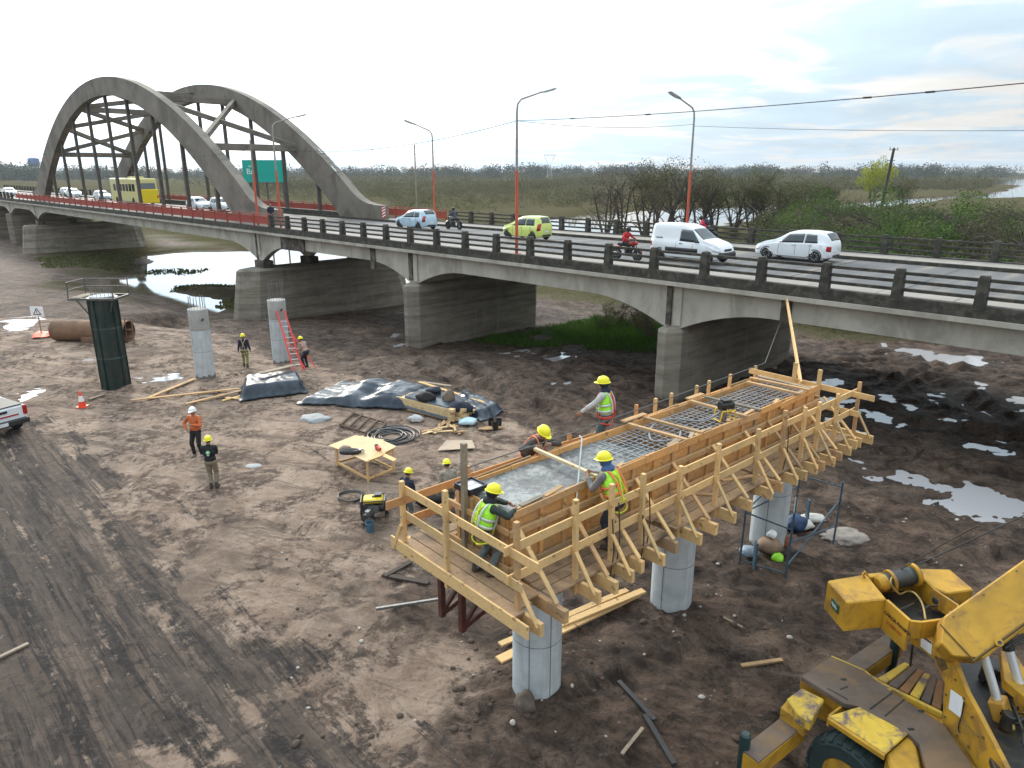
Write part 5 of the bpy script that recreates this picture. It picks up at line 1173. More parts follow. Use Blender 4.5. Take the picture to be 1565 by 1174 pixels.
def person(loc, rz, label, jacket, trousers, lean=0, side=0, pelvis=.93, feet=((-.12, 0, 0), (.12, .03, 0)), hands=((-.26, .05, .78), (.26, .05, .78)), head=(0, 0), helmet=YH, vest=None, stripe=None, harness=None, hood=None, hair=HAIR, vox=.014, scale=1.0, elbow=(-.3, -1, -.2), knee=(0, 1, 0), group=None, grip=.5, pelvis_y=0, moto=False, boots=BOOT, sleeves=None, logo=False, backpack=None, twist=0):
    t = thing('person', label, 'person', tuple(loc), rz, group); t.scale = (scale,) * 3
    Pv = Vector((0, pelvis_y, pelvis)); up = Vector((math.sin(side), math.sin(lean) * math.cos(side), math.cos(lean) * math.cos(side))).normalized()
    R0 = Vector((math.cos(twist), math.sin(twist), 0)); R0 = (R0 - up * R0.dot(up)).normalized(); FW = up.cross(R0).normalized()
    ch = Pv + up * .46; nk = Pv + up * .55; hy, hp = head
    hu = (up * .55 + Vector((0, 0, .45)) + FW * .10).normalized(); hc = nk + hu * .145 + FW * .02
    HM = (Matrix.Rotation(hy, 3, 'Z') @ Matrix((R0, FW, up)).transposed().to_quaternion().slerp(Matrix.Identity(3).to_quaternion(), .55).to_matrix() @ Matrix.Rotation(hp, 3, 'X'))
    sh = [ch + R0 * (-.185) + up * .02, ch + R0 * .185 + up * .02]; hips = [Pv + R0 * -.09, Pv + R0 * .09]
    body = MB(); J = MB(); T = MB(); Bts = []
    # torso
    TM = Matrix((R0, FW, up)).transposed()
    ell(body, Pv + up * .05, (.155, .105, .16), TM); ell(body, Pv + up * .30, (.16, .105, .22), TM); cap(body, nk - up * .06, nk + hu * .08, .062, .055)
    ell(body, hc + HM @ Vector((0, -.01, .015)), (.076, .095, .115), HM); ell(body, hc + HM @ Vector((0, .03, -.055)), (.05, .055, .055), HM); cap(body, hc + HM @ Vector((0, .085, 0.01)), hc + HM @ Vector((0, .105, -.025)), .010, .016)
    ell(body, hc + HM @ Vector((0, .078, -.06)), (.028, .014, .010), HM)
    for s in (-1, 1): ell(body, hc + HM @ Vector((s * .078, -.005, -.005)), (.012, .02, .032), HM)
    ell(J, Pv + up * .10, (.185, .135, .17), TM); ell(J, Pv + up * .33, (.195, .135, .24), TM); cap(J, sh[0] - up * .01, sh[1] - up * .01, .075, .075); cap(J, nk - up * .07, nk - up * .01, .085, .072)
    ell(T, Pv + up * .0, (.175, .13, .14), TM)
    elb = []
    for i, s in enumerate((-1, 1)):
        e = Vector(elbow); e = Vector((e.x * -s if e.x < 0 else e.x, e.y, e.z)) if True else e; e = Vector((abs(elbow[0]) * s, elbow[1], elbow[2]))
        el, wr = ik(sh[i], hands[i], .29, .26, e); elb.append(el)
        cap(body, sh[i], el, .052, .042); cap(body, el, wr, .040, .028); cap(J, sh[i], el, .072, .058); cap(J, el, wr - (wr - el).normalized() * .02, .056, .044)
        # hand: palm, four fingers of unequal length with a knuckle bend, thumb from the side of the palm
        d = (wr - el).normalized(); sd_ = Vector((s, 0, 0)); sd_ = (sd_ - d * sd_.dot(d)); sd_ = sd_.normalized() if sd_.length > .1 else Vector((0, 0, 1)); pn = d.cross(sd_).normalized()
        if pn.y > 0 and grip: pn = pn
        side_v = pn * (1 if s > 0 else -1)
        pal = wr + d * .05; ell(body, pal, (.042, .018, .052), Matrix((side_v, sd_, d)).transposed(), 10, 6)
        for k, (o_, ln) in enumerate(((-.030, .036), (-.010, .044), (.010, .047), (.030, .040))):
            a = pal + d * .040 + side_v * o_; b = a + (d * .85 - sd_ * grip).normalized() * ln; c_ = b + (d * .35 - sd_ * (grip + .5)).normalized() * ln * .8
            cap(body, a, b, .011, .010, 6); cap(body, b, c_, .010, .008, 6)
        a = pal + side_v * .036 - d * .015; b = a + (side_v * .7 + d * .7).normalized() * .036; cap(body, a, b, .013, .011, 6); cap(body, b, b + (d - sd_ * .4).normalized() * .028, .011, .009, 6)
        kn = Vector(knee); an = Vector(feet[i]) + Vector((0, 0, .09)); kj, ak = ik(hips[i], an, .44, .43, kn + Vector((s * .12, 0, 0)))
        cap(body, hips[i], kj, .08, .052); cap(body, kj, ak, .052, .034); cap(T, hips[i], kj, .105, .075); cap(T, kj, ak + Vector((0, 0, .02)), .074, .062)
        ft = Vector(feet[i]); cap(body, ft + Vector((0, -.02, .04)), ft + Vector((s * .02, .13, .03)), .035, .03); Bt = MB(); Bts.append(Bt); cap(Bt, ft + Vector((0, -.035, .05)), ft + Vector((s * .02, .145, .035)), .052, .045); cap(Bt, ft + Vector((0, -.02, .05)), ft + Vector((0, -.01, .17)), .055, .056)
    b = body.build('body', SKIN, t, smooth=180); remesh(b, min(vox * .72, .010))
    sl = J.build('jacket', jacket, t, smooth=180); remesh(sl, vox, 2)
    if True:
        tx = bpy.data.textures.get('folds') or bpy.data.textures.new('folds', 'CLOUDS'); tx.noise_scale = .13
        for o_ in (sl,): dm = o_.modifiers.new('folds', 'DISPLACE'); dm.texture = tx; dm.strength = .035; dm.mid_level = .5
    tr = T.build('trousers', trousers, t, smooth=180); remesh(tr, vox, 2); dm = tr.modifiers.new('folds', 'DISPLACE'); dm.texture = bpy.data.textures['folds']; dm.strength = .03
    for Bt in Bts: bt = Bt.build('boot', boots, t, smooth=180); remesh(bt, vox, 2)
    mb = MB()
    for s in (-1, 1): ell(mb, hc + HM @ Vector((s * .03, .083, .012)), (.010, .006, .007), HM, 8, 4)
    mb.build('eyes', M('eye_dark', (.02, .015, .012), .3, bmp=0), t)
    # hair / hood
    mb = MB(); hcen = hc + HM @ Vector((0, -.025, .03)); ell(mb, hcen, (.085, .092, .105) if hood is None else (.105, .115, .125), HM)
    if hood is not None: ell(mb, nk + FW * -.01, (.13, .12, .085), TM)
    o_ = mb.build('hair' if hood is None else 'hood', hair if hood is None else hood, t, smooth=180); remesh(o_, vox, 1) if hood is not None else None
    if helmet is not None:
        mb = MB(); prof = []
        if moto: ell(mb, hc + HM @ Vector((0, -.01, .02)), (.125, .14, .14), HM, 20, 12)
        else:
            c0 = hc + HM @ Vector((0, -.01, .055))
            for q in range(9): a = q / 8 * math.pi / 2; prof.append((math.cos(a) * 1.0 + .001, math.sin(a)))
            mb.lathe([(r * .118, z * .125) for r, z in [(1.02, -.12)] + prof], c0, 22, HM @ Matrix.Diagonal((1, 1.16, 1)))
            rim = [(r * 1.0, z) for r, z in ((.116, -.018), (.129, -.022), (.131, -.015), (.116, -.004))]; mb.lathe(rim, c0, 22, HM @ Matrix.Diagonal((1, 1.2, 1)))
            ell(mb, c0 + HM @ Vector((0, .145, -.02)), (.075, .055, .010), HM, 14, 5); cap(mb, c0 + HM @ Vector((0, -.1, .075)), c0 + HM @ Vector((0, .09, .085)), .016, .016, 8)
        h_ = mb.build('helmet', helmet, t, smooth=50)
        if moto: m2 = MB(); ell(m2, hc + HM @ Vector((0, .045, .01)), (.105, .10, .055), HM, 16, 8); m2.build('visor', M('visor', (.01, .01, .012), .08, bmp=0), h_, smooth=60)
    if vest is not None:
        mb = MB(); ell(mb, Pv + up * .16, (.20, .152, .17), TM); ell(mb, Pv + up * .34, (.207, .152, .225), TM); cap(mb, ch + R0 * -.13, ch + R0 * .13, .088, .088); v_ = mb.build('vest', vest, t, smooth=180); remesh(v_, vox, 2)
        dm = v_.modifiers.new('folds', 'DISPLACE'); dm.texture = bpy.data.textures['folds']; dm.strength = .03
    def ring(z, rx, ry, w, m, nm, dz=.0):
        mb = MB(); vs, fs = [], []; n = 28
        for q in (0, 1):
            for k in range(n): a = 2 * math.pi * k / n; vs.append(Pv + up * (z + q * w) + R0 * math.cos(a) * rx + FW * math.sin(a) * ry)
        for k in range(n): fs.append((k, (k + 1) % n, n + (k + 1) % n, n + k))
        mb.add(vs, fs); o = mb.build(nm, m, t, smooth=180, fix=False); s_ = o.modifiers.new('s', 'SOLIDIFY'); s_.thickness = .008; s_.offset = 1; return o
    SIL = M('reflective_tape', (.55, .58, .58), .35, metal=.2, bmp=0)
    if stripe is not None:
        for z in (.12, .25) if vest is not None else (.2,): ring(z, .214, .163, .045, stripe if stripe != 'silver' else SIL, 'reflective_strip')
        for s in (-1, 1):
            mb = MB(); pts = [Pv + up * z + R0 * s * .105 + FW * y for z, y in ((.10, .163), (.3, .168), (.47, .12), (.54, .02), (.50, -.1), (.32, -.17), (.10, -.163))]
            mb.tube(smooth_path(pts, 4), .019, 5); mb.build('shoulder_strip', stripe if stripe != 'silver' else SIL, t, smooth=60)
    if harness is not None:
        ring(-.02, .20, .155, .05, harness, 'harness_belt')
        for s in (-1, 1):
            hp_ = hips[0 if s < 0 else 1]; kk = hp_ + Vector((0, 0, -.17)); pts = [kk + Vector((math.cos(a) * .118, math.sin(a) * .118, .05 * math.cos(a) * s)) for a in np.linspace(0, 2 * math.pi, 13)]
            mb = MB(); mb.tube(pts, .014, 5, cap=False); mb.tube([hp_ + R0 * s * .115 + Vector((0, 0, -.14)), Pv + up * .0 + R0 * s * .19], .014, 5); mb.build('leg_strap', harness, t, smooth=60)
            mb = MB(); pts = [Pv + up * z + R0 * s * x + FW * y for z, x, y in ((.0, .1, .17), (.3, .1, .172), (.48, .1, .13), (.55, .09, .02), (.49, .07, -.11), (.3, -.02 * s * s, -.178), (.0, -.08, -.165))]
            mb.tube(smooth_path(pts, 4), .015, 5); mb.build('chest_strap', harness, t, smooth=60)
    if logo:
        mb = MB(); c_ = Pv + up * .35 - FW * .155; mb.cyl(c_ - FW * .008, c_ + FW * .012, .062, 20); mb.build('back_logo', M('logo_green', (.25, .62, .32), .6, bmp=0), t)
        mb = MB()
        for z in (.27, .255): pass
        mb.box(Pv + up * .262 - FW * .168, (.07, .006, .02), TM); mb.box(Pv + up * .36 - FW * .166, (.03, .006, .05), TM); mb.build('logo_mark', M('logo_white', (.8, .85, .8), .6, bmp=0), t)
    if backpack is not None:
        mb = MB(); ell(mb, Pv + up * .30 - FW * .22, (.17, .13, .25), TM); o_ = mb.build('backpack', backpack, t, smooth=180)
    return t
def face(p, q): d = Vector(q) - Vector(p); return math.atan2(-d.x, d.y)     # turn +Y towards q
rS = math.atan2(-KS.x, KS.y); rC = math.atan2(-KC.x, KC.y); rB = math.atan2(-BD.x, BD.y)
GV = hi('green', (.36, .82, .04)); OV = hi('orange', (.8, .16, .03)); YS = M('yellow_strap', (.55, .6, .03), .6, bmp=0); RS_ = M('red_strap', (.55, .05, .03), .6, bmp=0); ORS = M('orange_strap', (.75, .2, .08), .6, bmp=0)
person(K(-1.54, -.36, 3.415), rS + R(-14), 'worker in a green vest and yellow helmet bending over the near end of the formwork', cloth_m('dark_green', (.018, .028, .024)), cloth_m('grey_jeans', (.12, .14, .15)), lean=R(19), pelvis=.82, pelvis_y=-.06,
       hands=((-.02, .46, 1.22), (.26, .44, 1.22)), feet=((-.13, -.10, 0), (.14, .04, 0)), vest=GV, stripe='silver', harness=YS, hood=cloth_m('black', (.012, .012, .014)), vox=.012, elbow=(-.9, -.5, -.1), head=(0, -.15), scale=.93)
person(K(.62, -1.12, 3.415), rC + R(10), 'worker in a blue hood and green vest pulling the screed board from the near side', cloth_m('grey', (.15, .14, .14)), cloth_m('dark_navy', (.02, .025, .04)), lean=R(24), pelvis=.90, pelvis_y=-.12,
       hands=((-.12, .40, 1.20), (.12, .44, 1.20)), feet=((-.14, -.1, 0), (.12, .05, 0)), vest=GV, stripe=ORS, hood=cloth_m('blue', (.05, .10, .22)), vox=.012, elbow=(-.6, -.6, -.5), harness=YS)
person(K(3.05, 1.12, 3.72), rC + R(28), 'worker with grey sleeves and a green vest standing behind the steel bars', cloth_m('pale_grey', (.38, .38, .36)), cloth_m('teal_jeans', (.045, .085, .09)), lean=R(6), pelvis=.92,
       hands=((-.30, .48, 1.02), (.12, .40, 1.06)), vest=GV, stripe='silver', hood=cloth_m('navy', (.015, .017, .035)), harness=RS_, vox=.012, elbow=(-.5, -.8, -.3), head=(R(10), 0))
person(K(1.0, 1.22, 3.415), rC + math.pi, 'worker with orange shoulder straps bending at the far side of the wet concrete', cloth_m('brown_grey', (.06, .05, .045)), cloth_m('dark_navy', 0), lean=R(38), pelvis=.84, pelvis_y=-.12,
       hands=((-.12, .38, 1.18), (.28, .36, 1.2)), harness=ORS, stripe=None, vox=.012, elbow=(-.9, -.4, -.2), head=(0, -.2))
person(GG(688, 792), R(28), 'worker in a beige shirt seen from behind beyond the near guard rail', cloth_m('beige', (.27, .235, .19)), cloth_m('brown_trousers', (.11, .085, .065)), lean=R(10), hands=((-.34, .1, .85), (.22, .25, .95)), head=(R(-10), -.25), vox=.014)
person(GG(621, 802), R(-35), 'worker in a navy jacket and yellow helmet standing left of the near formwork corner', cloth_m('navy', 0), cloth_m('grey_trousers', (.10, .10, .10)), lean=R(14), hands=((-.15, .35, .92), (.22, .3, .9)), scale=.95, head=(0, -.2))
person(GG(304, 697), R(172), 'person in an orange jacket and white helmet standing on the sand facing the formwork', hi('jacket_orange', (.48, .11, .025)), cloth_m('black', 0), hands=((-.05, .22, 1.22), (.22, .16, 1.02)), feet=((-.13, 0, 0), (.14, .02, 0)), helmet=WH, head=(R(8), 0), elbow=(-1, -.2, -.4), scale=1.02, boots=M('grey_boots', (.22, .2, .18), .8))
person(GG(327, 746), R(8), 'person in a black jacket and khaki trousers seen from behind, standing with folded arms', cloth_m('black', 0), cloth_m('khaki', (.20, .165, .115)), hands=((.06, .24, 1.18), (-.06, .26, 1.14)), feet=((-.07, 0, 0), (.09, .03, 0)), logo=True, elbow=(-1, -.1, -.5), head=(R(10), 0), scale=.98)
person(GG(376, 561), R(10), 'worker in a navy jacket with pale harness straps walking towards the columns', cloth_m('navy', 0), cloth_m('olive', (.20, .20, .07)), hands=((-.3, .0, .84), (.3, .04, .84)), feet=((-.1, .12, 0), (.1, -.12, 0)), harness=M('pale_strap', (.45, .38, .25), .6, bmp=0), vox=.018, scale=.98)
person(GG(468, 562), R(62), 'worker in a pinkish vest leaning towards the red ladder', cloth_m('pinkish', (.38, .25, .2)), cloth_m('dark_navy', 0), lean=R(28), pelvis=.88, pelvis_y=-.1, hands=((-.2, .42, .98), (.1, .4, .9)), vox=.018, scale=.98, elbow=(-.3, -.5, -.8))
person(W(37.3, .95, 5.41), rB + R(160), 'pedestrian in navy top and dark red trousers on the bridge footway', cloth_m('navy', 0), cloth_m('dark_red', (.20, .03, .03)), hands=((-.15, .25, 1.05), (.2, .2, 1.0)), helmet=None, vox=.02, boots=BLKH)

# ================================================================ MOTORCYCLES (local: +Y forward)
tyre_m = M('tyre_rubber', (.018, .018, .019), .85, var=.2); chrome = M('chrome', (.55, .55, .55), .25, metal=.9, bmp=0); eng_m = M('engine_dark', 0)
def wheel_local(c, r, w, name, par, rim_m, axis=Vector((1, 0, 0)), rim=.62, spokes=0):
    c = Vector(c); o = thing_part = None
    MX = Matrix.Rotation(math.pi / 2, 3, 'Y')
    t_ = MB(); t_.lathe([(r * rim, -w / 2), (r * .93, -w / 2), (r, -w * .3), (r, w * .3), (r * .93, w / 2), (r * rim, w / 2)], c, 28, MX); tw = t_.build(name, tyre_m, par, smooth=40)
    m = MB()
    if spokes:
        m.lathe([(r * rim, -w * .4), (r * rim * .9, -w * .35), (r * rim * .9, w * .35), (r * rim, w * .4)], c, 28, MX); m.cyl(c - axis * w * .42, c + axis * w * .42, r * .16, 14)
        for k in range(spokes):
            a = 2 * math.pi * k / spokes; d = Vector((0, math.cos(a), math.sin(a))); e = Vector((0, -d.z, d.y))
            for sg in (-1, 1): m.bar(c + axis * sg * w * .36 + d * r * .1, c + axis * sg * w * .40 + d * r * rim * .95, .03 if r > .28 else .008, .045 if r > .28 else .01, tuple(axis))
    else: m.lathe([(r * rim, -w * .42), (r * rim * .8, -w * .3), (r * .1, -w * .38), (r * .1, w * .38), (r * rim * .8, w * .3), (r * rim, w * .42)], c, 24, MX)
    m.build('rim', rim_m, tw, smooth=40)
    return tw
def motorcycle(loc, rz, label, paint):
    t = thing('motorcycle', label, 'motorcycle', tuple(loc), rz)
    for y in (-.62, .64): wheel_local((0, y, .29), .29, .09, 'wheel', t, chrome, spokes=10, rim=.78)
    mb = MB(); cap(mb, (0, .12, .80), (0, .34, .84), .10, .13); mb.build('fuel_tank', paint, t, smooth=60)
    mb = MB(); cap(mb, (0, -.52, .80), (0, .05, .76), .09, .10, 10); mb.build('seat', blk, t, smooth=60)
    mb = MB(); mb.box((0, .08, .42), (.26, .34, .32)); mb.cyl((-.16, .1, .34), (.16, .1, .34), .12, 12); mb.build('engine', eng_m, t, bevel=.03)
    mb = MB()
    for s in (-1, 1): mb.tube([(s * .07, .64, .29), (s * .08, .42, .95)], .025, 8)
    mb.tube([(0, .4, .9), (0, .1, .7), (0, -.4, .72)], .03, 8); mb.tube([(0, .35, .8), (0, .2, .25), (0, -.2, .27), (0, -.62, .29)], .025, 8); mb.build('frame', blk, t, smooth=60)
    MB().tube([(-.36, .26, 1.03), (-.2, .36, .99), (.2, .36, .99), (.36, .26, 1.03)], .016, 8).build('handlebar', blk, t, smooth=60)
    mb = MB(); ell(mb, (0, .53, .88), (.11, .09, .11)); mb.build('headlight', paint, t, smooth=60)
    mb = MB(); mb.tube([(.13, .15, .3), (.14, -.2, .27), (.15, -.7, .38)], [.025, .035, .045], 8); mb.build('exhaust', chrome, t, smooth=60)
    MB().tube([(0, .45, .56), (0, .65, .615), (0, .88, .48)], .05, 6).build('mudguard', paint, t, smooth=60); MB().tube([(0, -.35, .64), (0, -.7, .66), (0, -.92, .5)], .06, 6).build('mudguard', paint, t, smooth=60)
    return t
def rider(loc, rz, label, j, tr, hm, **k):
    return person(Vector(loc), rz, label, j, tr, lean=k.pop('lean', R(14)), pelvis=.86, pelvis_y=-.15, feet=((-.2, .1, .28), (.2, .1, .28)), hands=((-.33, .24, 1.07), (.33, .24, 1.07)), helmet=hm, moto=True, vox=.018, knee=(0, 1, .2), elbow=(-.8, -.3, -.5), **k)
pt_b = M('moto_black', (.02, .02, .022), .25, bmp=0); pt_r = M('moto_red', (.4, .03, .02), .25, bmp=0)
mz = 5.252
q = W(26.3, 10.4, mz); motorcycle(q, rB + R(4), 'black motorcycle with a grey-clad rider behind the pale blue car', pt_b); rider(q, rB + R(4), 'motorcyclist in dark grey wearing a black helmet behind the pale blue car', cloth_m('slate', (.06, .07, .09)), cloth_m('grey_trousers', 0), BLKH)
q = W(4.9, 3.5, mz); motorcycle(q, rB + math.pi, 'red and black motorcycle on the near lane in front of the white van', pt_r); rider(q, rB + math.pi, 'motorcyclist in a red jacket and black helmet riding behind the white van', cloth_m('red', (.45, .02, .03)), cloth_m('black', 0), BLKH)
q = W(6.1, 13.0, 5.412); motorcycle(q, rB + R(10), 'motorcycle on the far footway partly hidden by the white van', pt_b); rider(q, rB + R(10), 'rider in a pink red top with a dark backpack beyond the white van', cloth_m('pink_red', (.5, .04, .07)), cloth_m('black', 0), BLKH, backpack=cloth_m('backpack_dark', (.03, .04, .06)), lean=R(32))
# ================================================================ VEHICLES (local: +X forward, Y left)
glass = M('car_glass', (.018, .024, .028), .06, var=.1, spec=.9, bmp=0); lampr = M('tail_red', (.35, .01, .015), .2, bmp=0); lampw = M('head_clear', (.55, .58, .6), .12, bmp=0); plate_m = M('plate_white', (.65, .67, .68), .5, bmp=0); trim = M('black_trim', (.022, .022, .023), .6, bmp=0)
def paint(name, c): return M('paint_' + name, c, .32, var=.03, bmp=0, coat=.5)
def pch(xs, ys, x):
    return float(np.interp(x, xs, ys))
def car(loc, rz, label, col, prof, belt, L, Wd, wx, wr=.30, zs=.20, tumble=.20, wins=(), ws=None, rw=None, name='parked_car', cat='car', rim_m=None, spokes=8, grille=True, extra=None, group=None, cladding=False, tail_hi=False):
    """prof: roof and bonnet line [(x,z)...] from nose (x=L/2) to tail; belt: [(x,z)...]"""
    t = thing(name, label, cat, tuple(loc), rz, group)
    P_x = sorted(prof); px_, pz_ = [p[0] for p in P_x], [p[1] for p in P_x]; B_x = sorted(belt); bx, bz = [p[0] for p in B_x], [p[1] for p in B_x]
    tk = np.linspace(-1, 1, 9) * .045; tk_w = np.exp(-(tk / .03) ** 2); tk_w /= tk_w.sum()
    def top(x): return float(sum(w * np.interp(x + d * L / 4, px_, pz_) for d, w in zip(tk, tk_w)))
    def hw(x):
        e = abs(x) / (L / 2); return Wd / 2 * (1 - .30 * max(0, (e - .80) / .20) ** 2.2 - .05 * e ** 2)
    def bl(x): return float(np.interp(x, bx, bz))
    def sec(x):
        h, b, w = top(x), min(bl(x), top(x) - .015), hw(x); e = max(0, (abs(x) / (L / 2) - .86) / .14); zb = zs + .10 * e ** 2
        gh = h - b; tw = w - tumble * min(1, max(0, gh / .5)) ** .8 * (.62 if gh < .2 else 1) - .03
        rows = [(w * .86, zb), (w * .965, zb + .05), (w * .995, zb + (b - zb) * .33), (w, zb + (b - zb) * .62), (w * .985, b - .04 * (b - zb)), (w * .955, b)]
        for k in (.25, .5, .75, .9): rows.append((w * .95 + (tw - w * .95) * k, b + gh * k * .96))
        rows += [(tw - .045, h - .008 - gh * .01), (tw * .72, h + .008), (tw * .4, h + .016), (0, h + .02)]; return rows
    xs = np.linspace(-L / 2, L / 2, 61); vs, fs = [], []
    nr = 14
    for x in xs:
        r = sec(x); vs += [(x, y, z) for y, z in r] + [(x, -y, z) for y, z in r[-2::-1]]
    m_ = 2 * nr - 1
    for i in range(len(xs) - 1):
        for j in range(m_ - 1): fs.append((i * m_ + j, i * m_ + j + 1, (i + 1) * m_ + j + 1, (i + 1) * m_ + j))
        fs.append((i * m_ + m_ - 1, i * m_, (i + 1) * m_, (i + 1) * m_ + m_ - 1))
    fs += [tuple(range(m_)), tuple(range(len(xs) * m_ - 1, (len(xs) - 1) * m_ - 1, -1))]
    mb = MB(); mb.add(vs, fs); mb.build('body', col, t, smooth=38)
    def side_pt(x, z, s, off=.006):
        r = sec(x); ys = [a for a, b_ in r[:11]]; zs_ = [b_ for a, b_ in r[:11]]; y = float(np.interp(z, zs_, ys)); return (x, s * (y + off), z)
    def side_quad(nm, m, c4, s, n=8, k=4, off=.006, par=t):
        (x0, z0), (x1, z1), (x2, z2), (x3, z3) = c4; v_, f_ = [], []
        for j in range(k + 1):
            for i in range(n + 1):
                u, v = i / n, j / k; xa, za = x0 + (x1 - x0) * u, z0 + (z1 - z0) * u; xb, zb = x3 + (x2 - x3) * u, z3 + (z2 - z3) * u; v_.append(side_pt(xa + (xb - xa) * v, za + (zb - za) * v, s, off))
        for j in range(k):
            for i in range(n): a = j * (n + 1) + i; f_.append((a, a + 1, a + n + 2, a + n + 1))
        q_ = MB(); q_.add(v_, f_); o_ = q_.build(nm, m, par, smooth=180, fix=False); s_ = o_.modifiers.new('s', 'SOLIDIFY'); s_.thickness = .012; s_.offset = 0; return o_
    for s in (-1, 1):
        for c4 in wins: side_quad('side_window', glass, c4, s)
    def top_patch(nm, xa, xb, wf, n=10, k=10, off=.006):
        v_, f_ = [], []
        for j in range(k + 1):
            x = xa + (xb - xa) * j / k; r = sec(x); z1 = top(x + .01); z0 = top(x - .01); nrm = Vector((-(z1 - z0) / .02, 0, 1)).normalized()
            for i in range(n + 1):
                f = -1 + 2 * i / n; ylim = r[10][0] * wf; y = f * ylim; z = float(np.interp(abs(y), [a for a, b_ in r[:9:-1]], [b_ for a, b_ in r[:9:-1]])); v_.append((x + nrm.x * off, y, z + nrm.z * off))
        for j in range(k):
            for i in range(n): a = j * (n + 1) + i; f_.append((a, a + 1, a + n + 2, a + n + 1))
        q_ = MB(); q_.add(v_, f_); o_ = q_.build(nm, glass, t, smooth=180, fix=False); s_ = o_.modifiers.new('s', 'SOLIDIFY'); s_.thickness = .012; s_.offset = 0
    if ws: top_patch('windscreen', ws[0], ws[1], .97)
    if rw: top_patch('rear_window', rw[0], rw[1], .93)
    for i, x in enumerate(wx):
        for s in (-1, 1):
            y = s * (hw(x) - .095)
            w_ = wheel_local((0, 0, 0), wr, .19, 'wheel', t, rim_m or M('alloy_rim', (.35, .35, .36), .35, metal=.7, bmp=0), spokes=spokes, rim=.68)
            w_.rotation_euler = (0, 0, math.pi / 2); w_.location = (x, y, wr)
            a = MB(); n = 24; pr = []
            v_, f_ = [], []
            for k in range(n + 1):
                an = -.12 + (math.pi + .24) * k / n
                for rr, dy in ((wr * 1.02, -.03), (wr * 1.17, -.03), (wr * 1.17, .004), (wr * 1.02, .004)):
                    xx, zz_ = x + math.cos(an) * rr, wr + math.sin(an) * rr; yb = side_pt(x, max(.33, min(zz_, .6)), 1, 0)[1]; v_.append((xx, s * (yb + dy), zz_))
            for k in range(n):
                for j in range(4): f_.append((k * 4 + j, k * 4 + (j + 1) % 4, k * 4 + 4 + (j + 1) % 4, k * 4 + 4 + j))
            a.add(v_, f_); a.build('wheel_arch', trim, t, smooth=40)
    # lamps, bumpers, plates, mirrors, handles
    xf, xr = L / 2, -L / 2
    zf = top(xf - .12)
    for s in (-1, 1):
        side_quad('headlight', lampw, ((xf - .42, zf - .16), (xf - .06, zf - .24), (xf - .08, zf - .12), (xf - .40, zf - .04)), s, 4, 2, .008)
        zt_ = bl(xr + .2); side_quad('tail_light', lampr, ((xr + .03, zt_ - .34 if not tail_hi else zt_ - .25), (xr + .22, zt_ - .30), (xr + .20, zt_ - .06 if not tail_hi else zt_ + .14), (xr + .03, zt_ - .08 if not tail_hi else zt_ + .18)), s, 3, 3, .008)
        mb = MB(); xm = wins[0][1][0] - .12 if wins else .5; ell(mb, (xm, s * (hw(xm) + .09), bl(xm) + .07), (.07, .09, .065)); mb.build('mirror', trim if cladding else col, t, smooth=60)
    for s in (-1, 1):
        for xh in ((-.15, -1.0) if not cladding else (-.1,)): side_quad('door_handle', trim if cladding else chrome, ((xh - .09, bl(xh) - .10), (xh + .09, bl(xh) - .11), (xh + .09, bl(xh) - .075), (xh - .09, bl(xh) - .065)), s, 2, 1, .018)
    mb = MB(); mb.box((xf - .015, 0, zs + .16), (.07, hw(xf) * 1.55, .16)) if not cladding else mb.box((xf - .13, 0, zs + .22), (.36, hw(xf - .15) * 2.03, .34)); mb.build('front_bumper', trim, t, bevel=.03 if not cladding else .08)
    if grille: mb = MB(); mb.box((xf - .03 if not cladding else xf - .02, 0, zs + .36 if not cladding else zs + .48), (.07, .62, .10)); mb.build('grille', trim, t, bevel=.02)
    mb = MB(); mb.box((xr + .01, 0, zs + .14), (.06, hw(xr) * 1.6, .13)); mb.build('rear_bumper', trim, t, bevel=.03)
    mb = MB(); mb.box((xf + .025, 0, zs + .17), (.012, .40, .11)); mb.build('number_plate', plate_m, t); mb = MB(); mb.box((xr - .012, 0, bl(xr + .1) - .34), (.012, .40, .12)); mb.build('number_plate', plate_m, t)
    # door gaps
    for s in (-1, 1):
        for xg in ((.62, -.25, -.98) if not cladding else (.55, -.38)): side_quad('door_gap', trim, ((xg - .006, zs + .14), (xg + .006, zs + .14), (xg + .006, bl(xg) - .02), (xg - .006, bl(xg) - .02)), s, 1, 5, .001)
    if cladding:
        for s in (-1, 1): side_quad('side_moulding', trim, ((-.98, .50), (.85, .50), (.85, .70), (-.98, .70)), s, 10, 1, .014); side_quad('cargo_handle', trim, ((-1.6, 1.12), (-1.2, 1.12), (-1.2, 1.16), (-1.6, 1.16)), s, 3, 1, .02)
    return t
hatch_prof = [(-1.98, .80), (-1.93, .98), (-1.83, 1.16), (-1.66, 1.38), (-1.45, 1.45), (-.8, 1.49), (-.1, 1.47), (.25, 1.37), (.62, 1.14), (1.0, .97), (1.5, .86), (1.82, .72), (1.95, .55), (1.98, .45)]
hatch_belt = [(-1.98, .88), (-1.2, .93), (.7, .86), (1.1, .82), (1.98, .60)]
hwin = [((-.62, .935), (.62, .885), (.18, 1.32), (-.62, 1.36)), ((-1.32, .955), (-.68, .935), (-.68, 1.36), (-1.22, 1.33))]
rDf = math.atan2(BD.y, BD.x)          # heading along +u (left, away)
rDn = rDf + math.pi
zr = 5.256
car(W(-1.1, 9.85, zr), rDf, 'white hatchback with dark windows driving away at the right of the bridge', paint('white', (.72, .74, .76)), hatch_prof, hatch_belt, 3.96, 1.70, (1.22, -1.24), wins=hwin, ws=(.30, .92), rw=(-1.88, -1.60), name='hatchback', spokes=9, rim_m=M('bright_rim', (.5, .5, .5), .3, metal=.7, bmp=0))
